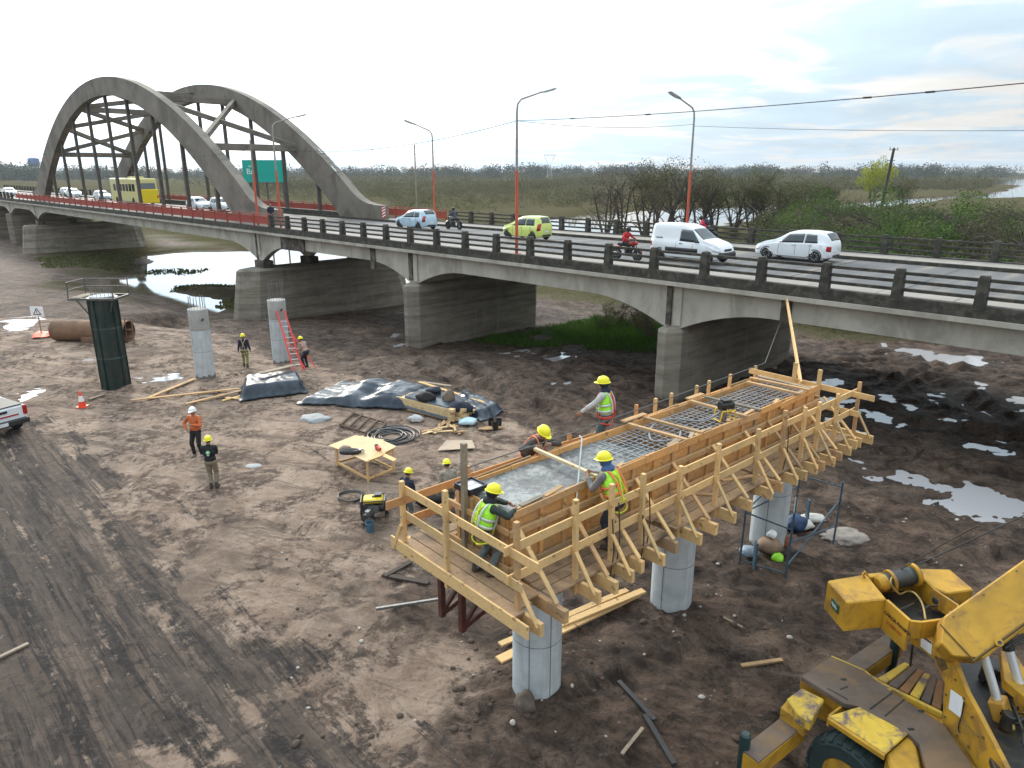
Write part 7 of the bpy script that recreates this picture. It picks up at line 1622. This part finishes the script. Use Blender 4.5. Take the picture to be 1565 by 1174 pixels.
wire(W(9.75, .45, 12.0), W(-26, -6.2, 12.1), .35, 'thick overhead wire from the near street lamp to the upper right', .015, (.12, .25, .5, .55))
wire(W(9.75, .45, 12.0), W(34.9, .45, 11.2), .7, 'overhead wire sagging from the near street lamp towards the arch', .014, (.5,))
wire(W(34.9, .45, 11.2), W(38.7, .5, 11.2), .02, 'short wire joining the near lamp and the slim pole', .012)
wire(W(38.7, .5, 11.2), W(70, .9, 11.3), .5, 'overhead wire running on under the near arch', .012)
wire(W(7.6, 13.5, 12.2), W(-30, 14.4, 11.4), .5, 'thin overhead wire from the far street lamp to the right', .012)
wire(W(9.75, .45, 12.0), W(7.6, 13.5, 12.3), .25, 'overhead wire crossing the road between the two tall lamps', .012)
wire(G(1405, 862, 2.9) + Vector((0, 0, 0)), Vector((13.6, 12.2, 5.6)), .02, 'steel rope rising from the crane towards the right', .012)
def pole(p, hgt_, label, lean=0.0, r=.16, col=M('pole_dark', (.045, .04, .036), .85, var=.3, scale=1)):
    t = thing('utility_pole', label, 'utility pole', tuple(p)); top_ = Vector((lean * hgt_, 0, hgt_))
    MB().tube([(0, 0, -.5), top_ * .5, top_], [r, r * .85, r * .65], 12).build('shaft', col, t, smooth=60)
    for f, w_ in ((.98, .9), (.85, .7)): MB().bar(top_ * f - Vector((w_, 0, 0)), top_ * f + Vector((w_, 0, 0)), .1, .12).build('cross_arm', col, t)
    for s_ in (-1, 0, 1): MB().tube([top_ * .985 + Vector((s_ * .75, 0, .05)), top_ * .985 + Vector((s_ * .75, 0, .38))], .08, 8).build('insulator', col, t)
p = G(1340, 352, -1.9); p.z = height_at(p.x, p.y); pole(p, 15.2, 'dark leaning utility pole beside the yellow-green tree', .07, .36)
p = G(637, 318, -1.9); p.z = -1.9; pole(p, 19.5, 'slim grey utility pole beyond the pale blue car', 0, .28, grey_wood)
# lattice pylon
pz = thing('lattice_pylon', 'faint steel lattice pylon on the horizon', 'pylon', (51, 1010, -2)); mb = MB(); pm_ = M('pylon_grey', (.32, .34, .35), .7, bmp=0)
for sx_ in (-1, 1):
    for sy_ in (-1, 1): mb.tube([(sx_ * 4, sy_ * 4, 0), (sx_ * 1.4, sy_ * 1.4, 20)], .22, 4)
for k in range(5):
    z0, z1 = k * 4, k * 4 + 4; a0, a1 = 4 - 2.6 * z0 / 20, 4 - 2.6 * z1 / 20
    for sy_ in (-1, 1): mb.tube([(-a0, sy_ * a0, z0), (a1, sy_ * a1, z1)], .14, 4); mb.tube([(a0, sy_ * a0, z0), (-a1, sy_ * a1, z1)], .14, 4)
mb.build('tower', pm_, pz); mb = MB()
for s_ in (-1, 1): mb.tube([(s_ * 1.4, 0, 20), (s_ * 5.5, 0, 27), (s_ * 7, 0, 32)], .25, 4); mb.tube([(s_ * 5.5, 0, 27), (s_ * 2.5, 0, 32)], .2, 4)
mb.tube([(-9, 0, 32), (9, 0, 32)], .25, 4); mb.tube([(-9, 0, 33.5), (9, 0, 33.5)], .2, 4); mb.build('cross_frame', pm_, pz)
# billboard beyond the bridge, facing the road
bx0, bx1, by, bz0, bz1 = -47.4, -39.7, 130.6, 7.72, 11.45
bb = thing('billboard', 'green advertising board on posts seen between the arch hangers', 'billboard', ((bx0 + bx1) / 2, by, -2))
mb = MB(); mb.box(((bx0 + bx1) / 2, by, (bz0 + bz1) / 2), (bx1 - bx0, .25, bz1 - bz0)); mb.build('panel', M('board_green', (.0, .36, .29), .5, var=.06, bmp=0), bb, True)
mb = MB(); mb.box(((bx0 + bx1) / 2, by + .1, bz0 - .12), (bx1 - bx0, .5, .16)); mb.build('catwalk', fr, bb, True)
for x in (bx0 + 1.0, bx0 + 3.9, bx1 - .9): mb = MB(); mb.tube([(x, by + .3, -2.5), (x, by + .3, bz1 - .4)], .16, 8); mb.build('post', fr, bb, True)
pw = M('board_white', (.75, .82, .85), .5, bmp=0)
text_on('Bac', Vector((bx0 + .62, by - .13, bz0 + 1.35)), Vector((1, 0, 0)), Vector((0, 0, 1)), 1.35, pw, bb, off=.02)
mb = MB()
for x, z, w_, h_ in ((bx0 + 1.3, bz1 - 1.05, .5, .34), (bx0 + 1.95, bz1 - .95, .7, .16), (bx0 + 1.95, bz1 - 1.2, .6, .12)): mb.box((x, by - .15, z), (w_, .02, h_))
mb.build('small_lines', M('board_pale', (.25, .55, .5), .5, bmp=0), bb, True)

# ================================================================ HOUSES FAR AWAY
def house(px, py, w_, d_, h_, label, col, roofc, zg=-1.9, rz=0, flat=False, floors=1, name='house'):
    p = G(px, py, zg); t = thing(name, label, name.replace('_', ' '), (p.x, p.y, zg - .3), rz)
    mb = MB(); mb.box((0, 0, h_ / 2), (w_, d_, h_)); mb.build('wall', col, t)
    if flat: mb = MB(); mb.box((0, 0, h_ + .25), (w_ + .6, d_ + .6, .5))
    else:
        mb = MB(); rh = min(w_, d_) * .28; v_ = [(-w_ / 2 - .4, -d_ / 2 - .5, h_), (w_ / 2 + .4, -d_ / 2 - .5, h_), (w_ / 2 + .4, d_ / 2 + .5, h_), (-w_ / 2 - .4, d_ / 2 + .5, h_), (-w_ / 2 - .4, 0, h_ + rh), (w_ / 2 + .4, 0, h_ + rh)]
        mb.add(v_, [(0, 1, 5, 4), (2, 3, 4, 5), (1, 2, 5), (3, 0, 4), (3, 2, 1, 0)])
    mb.build('roof', roofc, t)
    n = max(2, int(w_ / 4))
    for f in range(floors):
        for k in range(n): x = -w_ / 2 + (k + .5) * w_ / n; mb = MB(); mb.box((x, -d_ / 2 - .02, h_ / floors * (f + .5)), (w_ / n * .4, .1, h_ / floors * .38)); mb.build('window', glass, t)
hw_ = M('house_white', (.62, .61, .58), .8, var=.08, scale=.2, bmp=0); hr = M('house_roof_grey', (.3, .31, .32), .8, var=.1, scale=.3, bmp=0); hr2 = M('house_roof_red', (.30, .14, .10), .8, var=.1, scale=.3, bmp=0); hg = M('house_cream', (.5, .45, .38), .8, var=.08, scale=.2, bmp=0)
for (px, py, w_, d_, h_, lab, c_, r_, fl, fs_) in ((38, 273, 26, 12, 13, 'tall white apartment block at the far left between dark trees', hw_, hr, True, 4), (66, 274, 14, 10, 8, 'lower white building right of the white apartment block', hw_, hr, True, 2),
    (92, 272, 12, 9, 5, 'cream house at the left arch leg', hg, hr, False, 1), (222, 272, 16, 10, 6, 'white house above the yellow bus', hw_, hr2, False, 1), (248, 272, 20, 10, 7, 'wide white building right of the yellow bus', hw_, hr, True, 2), (278, 271, 14, 9, 9, 'narrow tall pale house behind the near arch', hg, hr, True, 3), (306, 272, 22, 9, 5, 'long low white house behind the near arch', hw_, hr, False, 1), (345, 273, 14, 9, 5, 'white house left of the green board', hw_, hr2, False, 1),
    (560, 267, 34, 14, 6, 'long pale shed on the horizon right of the far arch', hw_, hw_, False, 1), (598, 267, 40, 14, 6, 'long white shed on the horizon beyond the pale blue car', hw_, hr, False, 1), (648, 267, 34, 12, 6, 'pale shed on the horizon behind the slim lamp', hg, hr, False, 1), (690, 266, 30, 12, 5, 'low white shed on the horizon left of the tall lamp', hw_, hr, False, 1)):
    house(px, py, w_, d_, h_, lab, c_, r_, flat=fl, floors=fs_)
t = thing('water_tower', 'blue round water tank on a stand by the left arch leg', 'water tower', tuple(G(56, 272, -1.9))); dist_s = Vector(t.location).length / 700
mb = MB(); mb.lathe([(3 * dist_s, 9 * dist_s), (4 * dist_s, 10 * dist_s), (4 * dist_s, 14.5 * dist_s), (2.5 * dist_s, 15.5 * dist_s)], n=20); mb.build('tank', M('tank_blue', (.05, .12, .28), .6), t, smooth=40)
mb = MB(); mb.lathe([(1.6 * dist_s, 0), (1.4 * dist_s, 9 * dist_s)], n=12); mb.build('stand', hg, t)
# ================================================================ VEGETATION
def leaf_mat(name, cols, rough=.75):
    m, t, p = nt(name); g = t.nodes.new('ShaderNodeNewGeometry'); oi = t.nodes.new('ShaderNodeObjectInfo')
    at = t.nodes.new('ShaderNodeAttribute'); at.attribute_name = 'tint'
    f = mth(t, 'ADD', mth(t, 'MULTIPLY', g.outputs['Random Per Island'], .45), mth(t, 'MULTIPLY', mth(t, 'FRACT', mth(t, 'ADD', at.outputs['Fac'], oi.outputs['Random'])), .55))
    n = len(cols); c = ramp(t, f, [(i / (n - 1), cc) for i, cc in enumerate(cols)])
    t.links.new(c, p.inputs['Base Color']); p.inputs['Roughness'].default_value = rough; p.inputs['Specular IOR Level'].default_value = .2
    tr = t.nodes.new('ShaderNodeBsdfTranslucent'); t.links.new(c, tr.inputs[0]); mx_ = t.nodes.new('ShaderNodeMixShader'); mx_.inputs[0].default_value = .25
    t.links.new(p.outputs[0], mx_.inputs[1]); t.links.new(tr.outputs[0], mx_.inputs[2]); t.links.new(mx_.outputs[0], t.nodes['Material Output'].inputs[0]); return m
lf_scrub = leaf_mat('scrub_leaves', [(.045, .048, .022), (.075, .085, .028), (.11, .10, .05), (.13, .10, .07), (.08, .11, .032), (.15, .135, .07)])
lf_green = leaf_mat('green_leaves', [(.028, .052, .010), (.05, .095, .018), (.08, .135, .025), (.13, .17, .04)])
lf_olive = leaf_mat('olive_leaves', [(.045, .055, .018), (.075, .08, .03), (.10, .105, .04), (.125, .10, .06)])
lf_yellow = leaf_mat('yellow_leaves', [(.18, .20, .02), (.30, .33, .035), (.40, .41, .05)])
lf_far = leaf_mat('far_leaves', [(.045, .055, .04), (.06, .07, .052), (.075, .082, .062)])
bark = M('bark', (.06, .045, .035), .9, var=.3, scale=3)
nrng = np.random.default_rng(5)
def leaves_mesh(name, C0, size, tint, m):
    """one small bent quad per centre; C0 (n,3), size (n,), tint (n,)"""
    n = len(C0); a = nrng.normal(size=(n, 3)); a /= np.linalg.norm(a, axis=1)[:, None]; b = nrng.normal(size=(n, 3)); b -= (a * b).sum(1)[:, None] * a; b /= np.linalg.norm(b, axis=1)[:, None]
    s = size[:, None]; V = np.stack([C0 - a * s * .5, C0 + b * s * .33, C0 + a * s * .5, C0 - b * s * .33], 1).reshape(-1, 3)
    me_ = bpy.data.meshes.new(name); me_.vertices.add(4 * n); me_.vertices.foreach_set('co', V.ravel()); me_.loops.add(4 * n); me_.loops.foreach_set('vertex_index', np.arange(4 * n)); me_.polygons.add(n)
    me_.polygons.foreach_set('loop_start', np.arange(0, 4 * n, 4)); me_.polygons.foreach_set('loop_total', np.full(n, 4)); me_.update()
    at = me_.attributes.new('tint', 'FLOAT', 'POINT'); at.data.foreach_set('value', np.repeat(tint, 4).astype(np.float32)); me_.materials.append(m); return me_
def crown_pts(n, r, seed, clumps=14, hollow=.35, low=-.5):
    """leaf centres gathered in clumps through an ellipsoid, uneven outline"""
    g = np.random.default_rng(seed); d = g.normal(size=(clumps, 3)); d /= np.linalg.norm(d, axis=1)[:, None]; d[:, 2] = np.maximum(d[:, 2], low); c = d * g.uniform(hollow, 1.0, (clumps, 1)); cr_ = g.uniform(.22, .42, clumps)
    k = g.integers(0, clumps, n); e = g.normal(size=(n, 3)); e /= np.linalg.norm(e, axis=1)[:, None]; e *= (g.uniform(.3, 1, n) ** .5)[:, None]
    return (c[k] + e * cr_[k][:, None]) * np.array(r), k / clumps
def tree_proto(name, H, cr, th, n, ls, m, seed, trunks=1, hollow=.35, clumps=16, lean=.1):
    rr = random.Random(seed); pts, tint = crown_pts(n, cr, seed, clumps, hollow); pts = pts + np.array([0, 0, H - cr[2] * .9]); sz = np.random.default_rng(seed + 1).uniform(.6, 1.3, n) * ls
    cm_ = leaves_mesh(name + '_crown', pts, sz, tint, m); mb = MB()
    for q in range(trunks):
        a = rr.uniform(0, 6.28); bx = math.cos(a) * .25 * (trunks > 1); by_ = math.sin(a) * .25 * (trunks > 1); top = Vector((math.cos(a) * cr[0] * .5 * (.3 + (trunks > 1)), math.sin(a) * cr[1] * .5 * (.3 + (trunks > 1)), H * .75))
        base = Vector((bx, by_, -.4)); mid = base.lerp(top, .45) + Vector((rr.uniform(-1, 1), rr.uniform(-1, 1), 0)) * H * .05; pth = smooth_path([base, mid, top], 4); mb.tube(pth, [th * (1 - .75 * i / (len(pth) - 1)) for i in range(len(pth))], 7)
        for k in range(7):
            f = rr.uniform(.3, .95); s = pth[int(f * (len(pth) - 1))]; aa = rr.uniform(0, 6.28); e = s + Vector((math.cos(aa) * cr[0] * rr.uniform(.4, .95), math.sin(aa) * cr[1] * rr.uniform(.4, .95), rr.uniform(.05, .3) * H)); md = s.lerp(e, .5) + Vector((0, 0, rr.uniform(0, .06) * H))
            mb.tube(smooth_path([s, md, e], 3), [th * .42 * (1 - .8 * i / 6) for i in range(7)], 5)
            for _ in range(2): e2 = e + Vector((rr.uniform(-1, 1), rr.uniform(-1, 1), rr.uniform(.2, 1))) * cr[0] * .35; mb.tube([md.lerp(e, rr.random()), e2], [th * .14, th * .04], 4)
    return cm_, mb
def place(protos, p, s, rz, label, cat, name, group=None):
    cm_, tm_ = protos; t = thing(name, label, cat, tuple(p), rz, group); t.scale = (s * random.uniform(.9, 1.12), s, s)
    for nm, me_ in (('trunk', tm_), ('crown', cm_)): o = bpy.data.objects.new(nm, me_); COL.objects.link(o); o.parent = t
    return t
def mk(name, *a, **k):
    cm_, mb = tree_proto(name, *a, **k); tmp = mb.build(name + '_trunk', bark, smooth=60); me_ = tmp.data; bpy.data.objects.remove(tmp); return cm_, me_
random.seed(3)
willow = [mk('willow', 11, (4.6, 4.2, 4.4), .26, 3400, .24, lf_olive, 20 + i, trunks=3, hollow=.3, clumps=26) for i in range(3)]
willow_b = [mk('bare_willow', 11.5, (4.4, 4.0, 4.4), .24, 1300, .22, leaf_mat('sparse_leaves', [(.07, .055, .035), (.10, .085, .05), (.12, .08, .055)]), 30 + i, trunks=4, hollow=.45, clumps=30) for i in range(2)]
shrub = [mk('shrub', 3.2, (2.3, 2.2, 1.9), .08, 4200, .11, m_, 40 + i, trunks=3, hollow=.2, clumps=16) for i, m_ in enumerate((lf_green, lf_olive, lf_green, lf_scrub))]
yt = mk('yellow_tree', 12, (4.6, 4.4, 5.0), .22, 3800, .36, lf_yellow, 55, trunks=2, hollow=.25, clumps=26)
def at_px(x, y): p = G(x, y, -1.9); p.z = height_at(p.x, p.y) - .1; return p
dsc = {0: ('olive willow', 'willow_tree'), 1: ('half-bare brown willow', 'bare_tree')}
for i, (x, y, k, s) in enumerate([(925, 352, 1, .9), (952, 362, 1, 1.05), (985, 356, 0, .95), (1012, 362, 1, 1.15), (1040, 358, 0, 1.0), (1066, 360, 1, 1.0), (1092, 358, 0, .9), (1122, 362, 0, .95), (1150, 364, 0, .85), (1182, 366, 0, .9), (1215, 366, 0, .85), (1250, 362, 0, .8), (1000, 340, 0, 1.1), (1080, 335, 0, 1.1), (1160, 336, 0, 1.0), (1378, 335, 0, .8)]):
    wh_ = ('left end of', 'far left in', 'left part of', 'just left of the far lamp in', 'behind the far lamp in', 'right of the far lamp in', 'behind the rider in', 'behind the van bonnet in', 'between van and hatchback in', 'behind the hatchback bonnet in', 'behind the hatchback roof in', 'behind the hatchback tail in', 'second row, left, of', 'second row, middle, of', 'second row, right, of', 'right of the dark pole in')[i]
    place((willow if k == 0 else willow_b)[i % (3 if k == 0 else 2)], at_px(x, y), s * (1.12 if i > 5 or i % 2 else 1.28), random.uniform(0, 6), f'{dsc[k][0]} {wh_} the riverside trees', 'tree', dsc[k][1], 'riverside trees behind the bridge')
place(yt, at_px(1334, 322), 1.2, 1.0, 'bright yellow-green tree beside the dark leaning pole', 'tree', 'yellow_tree')
def px_of(p): w = p.y * math.cos(PITCH) + (CAMZ - p.z) * math.sin(PITCH); return 782.5 + 1085 * p.x / w
cnt = 0; tries = 0
while cnt < 165 and tries < 6000:
    tries += 1; u, v = random.uniform(-14, 48), random.uniform(22, 100)
    p = W(u, v, 0); p.z = height_at(p.x, p.y) - .1; q = px_of(p)
    low = 880 < q < 1190 and v > 40 and random.random() < .16
    if not (1185 < q < 1640 or low) or float(poly_sd(np.array([p.x]), np.array([p.y]), river_poly)[0]) < 4: continue
    k = random.choice([0, 0, 0, 1, 2, 3, 3]) if q < 1480 else random.choice([0, 1, 3, 3, 3]); cnt += 1
    sc_k = random.uniform(.75, 1.2) * (1.15 + min(1.05, max(0, v - 24) * .022)) * (.45 if low else 1)
    place(shrub[k], p, sc_k, random.uniform(0, 6), ('dark green leafy shrub on the bank beyond the far railing', 'olive shrub on the bank beyond the far railing', 'dark green leafy shrub on the bank beyond the far railing', 'brownish dry shrub on the bank beyond the far railing')[k], 'shrub', 'shrub', ('green shrubs beyond the bridge', 'olive shrubs beyond the bridge', 'green shrubs beyond the bridge', 'dry shrubs beyond the bridge')[k])
# bushes under the bridge
for i, (u, v, s, k) in enumerate(((13, 12.5, .5, 0), (10.5, 13.5, .6, 3), (7.5, 13, .55, 3), (5, 12.8, .5, 1), (3.2, 12.2, .45, 3), (8, 10.6, .35, 3), (4.5, 9.5, .3, 3), (2.5, 10.5, .35, 3), (11.5, 15, .7, 3), (6, 15.5, .7, 0), (14, 15, .6, 1))):
    p = W(u, v, 0); p.z = height_at(p.x, p.y) - .05; place(shrub[k], p, s, i, ('low green bush under the bridge between two piers', 'low olive bush under the bridge between two piers', '', 'dry brown bush under the bridge between two piers')[k], 'bush', 'bush', ('green', 'olive', '', 'dry brown')[k] + ' bushes under the bridge')
# grass under the bridge and on the river bank: one uncountable mass
def tufts(name, P, h0, cols, lab):
    n = len(P); g = np.random.default_rng(9); a = g.uniform(0, 6.28, n); w = g.uniform(.015, .035, n); h = h0 * g.uniform(.5, 1.3, n); dx, dy = np.cos(a) * w, np.sin(a) * w; ln = g.normal(size=(n, 2)) * h[:, None] * .4
    V = np.stack([np.stack([P[:, 0] - dx, P[:, 1] - dy, P[:, 2]], 1), np.stack([P[:, 0] + dx, P[:, 1] + dy, P[:, 2]], 1), np.stack([P[:, 0] + ln[:, 0], P[:, 1] + ln[:, 1], P[:, 2] + h], 1)], 1).reshape(-1, 3)
    me_ = bpy.data.meshes.new(name); me_.vertices.add(3 * n); me_.vertices.foreach_set('co', V.ravel()); me_.loops.add(3 * n); me_.loops.foreach_set('vertex_index', np.arange(3 * n)); me_.polygons.add(n); me_.polygons.foreach_set('loop_start', np.arange(0, 3 * n, 3)); me_.polygons.foreach_set('loop_total', np.full(n, 3)); me_.update()
    o = link_mesh(name, me_, leaf_mat(name + '_blades', cols)); tag(o, lab, 'grass', kind='stuff')
def sample_h(x, y): return np.array([height_at(a, b) for a, b in zip(x, y)])
g = np.random.default_rng(2)
u = g.uniform(1.6, 17, 26000); v = g.uniform(3, 17, 26000); px_ = B0.x + BD.x * u + BN.x * v; py_ = B0.y + BD.y * u + BN.y * v
keep = fbm(px_ * .5, py_ * .5, 61) + .10 + .25 * sstep(6, 12, v) - .35 * sstep(8, 2, u) > .5 + g.uniform(-.1, .1, 26000); keep &= v > 6 - .25 * (u - 8)
px_, py_ = px_[keep], py_[keep]; tufts('green_grass', np.stack([px_, py_, sample_h(px_, py_)], 1), .32, [(.02, .06, .006), (.05, .13, .012), (.09, .17, .025), (.14, .12, .05)], 'green and dry grass growing under the bridge between the piers')
def in_polys(x, y): return poly_sd(x, y, river_poly)
def bush_field(name, n, rmin, rmax, leaves, hmin, hmax, m, lab, azr, dens, seed, ls=1.0, extra=None, kindcat='scrub'):
    g = np.random.default_rng(seed); r = np.sqrt(g.uniform(rmin ** 2, rmax ** 2, n * 4)) if rmax / rmin < 4 else np.exp(g.uniform(math.log(rmin), math.log(rmax), n * 4)); az = np.radians(g.uniform(azr[0], azr[1], n * 4)); x, y = r * np.sin(az), r * np.cos(az)
    bv = (x - B0.x) * BN.x + (y - B0.y) * BN.y; k = (bv > 26) & (in_polys(x, y) > 5 + r * .012) & (fbm(x / 60, y / 60, 77) + g.uniform(-.12, .12, n * 4) > 1 - dens)
    if extra is not None: k &= extra(x, y)
    x, y, r = x[k][:n], y[k][:n], r[k][:n]; n = len(x); hh_ = hmin + (hmax - hmin) * np.clip((fbm(x / 70, y / 70, 79) - .5) * 2.4 + .4 + g.uniform(-.35, .35, n), 0, 1); wd = hh_ * g.uniform(.7, 1.5, n)
    tint = np.clip((fbm(x / 55, y / 55, 85, 4) - .5) * 3.2 + .5 + g.uniform(-.15, .15, n), 0, 1)
    z0 = np.where(r < 300, sample_h(x, y), -1.95)
    K_ = leaves; d = g.normal(size=(n, K_, 3)); d /= np.linalg.norm(d, axis=2)[..., None]; d *= g.uniform(.15, 1, (n, K_, 1)) ** .5; lump_ = 1 + .22 * np.sin(d[..., 0:1] * 5 + np.arange(n)[:, None, None]) * np.cos(d[..., 1:2] * 4)
    P = d * lump_ * np.stack([wd * .6, wd * .6, hh_ * .55], 1)[:, None, :]; P[..., 2] = np.abs(P[..., 2] + hh_[:, None] * .42) ; P += np.stack([x, y, z0], 1)[:, None, :]
    sz = (hh_[:, None] * ls * g.uniform(.6, 1.3, (n, K_))); me_ = leaves_mesh(name, P.reshape(-1, 3), sz.ravel(), np.repeat(tint, K_), m); o = link_mesh(name, me_); tag(o, lab, kindcat, kind='stuff')
rightish = lambda x, y: np.degrees(np.arctan2(x, y)) + (fbm(x / 40, y / 40, 99) - .5) * 12 > np.where(np.hypot(x, y) > 300, -23, -11)
azd = lambda x, y: np.degrees(np.arctan2(x, y))
bush_field('near_scrub', 260, 80, 235, 230, .6, 1.8, lf_scrub, 'low brown scrub on the flats beside the river', (-10, 40), .62, 11, .12)
bush_field('scrub', 4200, 225, 700, 110, 1.5, 6.5, lf_scrub, 'mixed olive and brown scrub covering the flood plain', (-22, 42), .76, 12, .12, lambda x, y: rightish(x, y) & ((azd(x, y) < 9) | (np.hypot(x, y) > 330)) & ~((azd(x, y) > 24) & (np.hypot(x, y) < 520)))
bush_field('distant_scrub', 5200, 500, 1900, 60, 2.5, 9, lf_scrub, 'dark scrub stretching to the horizon', (-42, 42), .74, 13, .16, lambda x, y: ((np.hypot(x, y) > 1500) | rightish(x, y)))
bush_field('far_wood', 1300, 1000, 1900, 230, 9, 25, lf_far, 'line of far trees along the horizon', (-42, 42), .60, 14, .10, kindcat='wood')
bush_field('town_trees', 260, 1050, 1500, 180, 8, 17, lf_far, 'dark trees round the far houses on the left', (-42, -22), .78, 15, .10, kindcat='wood')
# conifers at the far left
con = mk('conifer', 18, (3.2, 3.2, 8.5), .3, 1300, .8, lf_far, 70, trunks=1, hollow=.2, clumps=20)
for i, (x, s) in enumerate(((4, 1.25), (14, 1.0), (22, 1.1), (128, .75), (150, .8), (165, .9), (178, 1.05), (395, .8))):
    p = G(x, 273, -1.9); place(con, p, s * 1.15, i, ('tallest dark tree at the left edge of the horizon', 'dark tree second from the left edge', 'pointed dark tree beside the white apartment block', 'round dark tree between the leftmost hangers', 'dark tree on the horizon left of the bus, left one', 'dark tree on the horizon left of the bus, middle one', 'tall spreading tree on the horizon just left of the bus', 'dark tree behind the green board')[i], 'tree', 'horizon_tree')
# dead stalks and water weeds on the river
g = np.random.default_rng(21)
wx, wy = [], []
for poly_, n in ((gp([(330, 462), (350, 456), (398, 452), (398, 470), (362, 475)], RIVER_Z), 900), (gp([(262, 440), (300, 436), (396, 436), (396, 441), (290, 446)], RIVER_Z), 700), (gp([(205, 417), (250, 412), (320, 411), (320, 415), (240, 420)], RIVER_Z), 500), (gp([(60, 400), (200, 390), (212, 400), (195, 418), (60, 422)], RIVER_Z), 3000)):
    a_ = np.array(poly_); lo, hi_ = a_.min(0), a_.max(0); X_ = g.uniform(lo[0], hi_[0], n * 3); Y_ = g.uniform(lo[1], hi_[1], n * 3); k = (poly_sd(X_, Y_, poly_) + (fbm(X_ * .4, Y_ * .4, 91) - .5) * 5 < 0); wx += list(X_[k][:n]); wy += list(Y_[k][:n])
wx, wy = np.array(wx), np.array(wy); wz = np.maximum(sample_h(wx, wy), RIVER_Z)
o = link_mesh('water_weeds', leaves_mesh('water_weeds', np.stack([wx, wy, wz + g.uniform(0, .10, len(wx))], 1), g.uniform(.15, .38, len(wx)), g.uniform(0, 1, len(wx)), leaf_mat('weed_leaves', [(.06, .07, .02), (.10, .11, .035), (.15, .135, .06)]))); tag(o, 'mats of green brown water weeds along the river edge', 'weeds', kind='stuff')
# ================================================================ AIR
mb = MB(); mb.box((0, 2480, 52), (9700, 6000, 112)); hz_o = mb.build('haze', conc); hz_o.data.materials.clear()
hm = bpy.data.materials.new('air'); hm.use_nodes = True; ht = hm.node_tree
for n in list(ht.nodes):
    if n.type != 'OUTPUT_MATERIAL': ht.nodes.remove(n)
pv = ht.nodes.new('ShaderNodeVolumePrincipled'); pv.inputs['Color'].default_value = (.82, .88, .95, 1); pv.inputs['Density'].default_value = .00009; pv.inputs['Anisotropy'].default_value = .2
ht.links.new(pv.outputs[0], [n for n in ht.nodes if n.type == 'OUTPUT_MATERIAL'][0].inputs['Volume']); hz_o.data.materials.append(hm)
hz_o['kind'] = 'stuff'
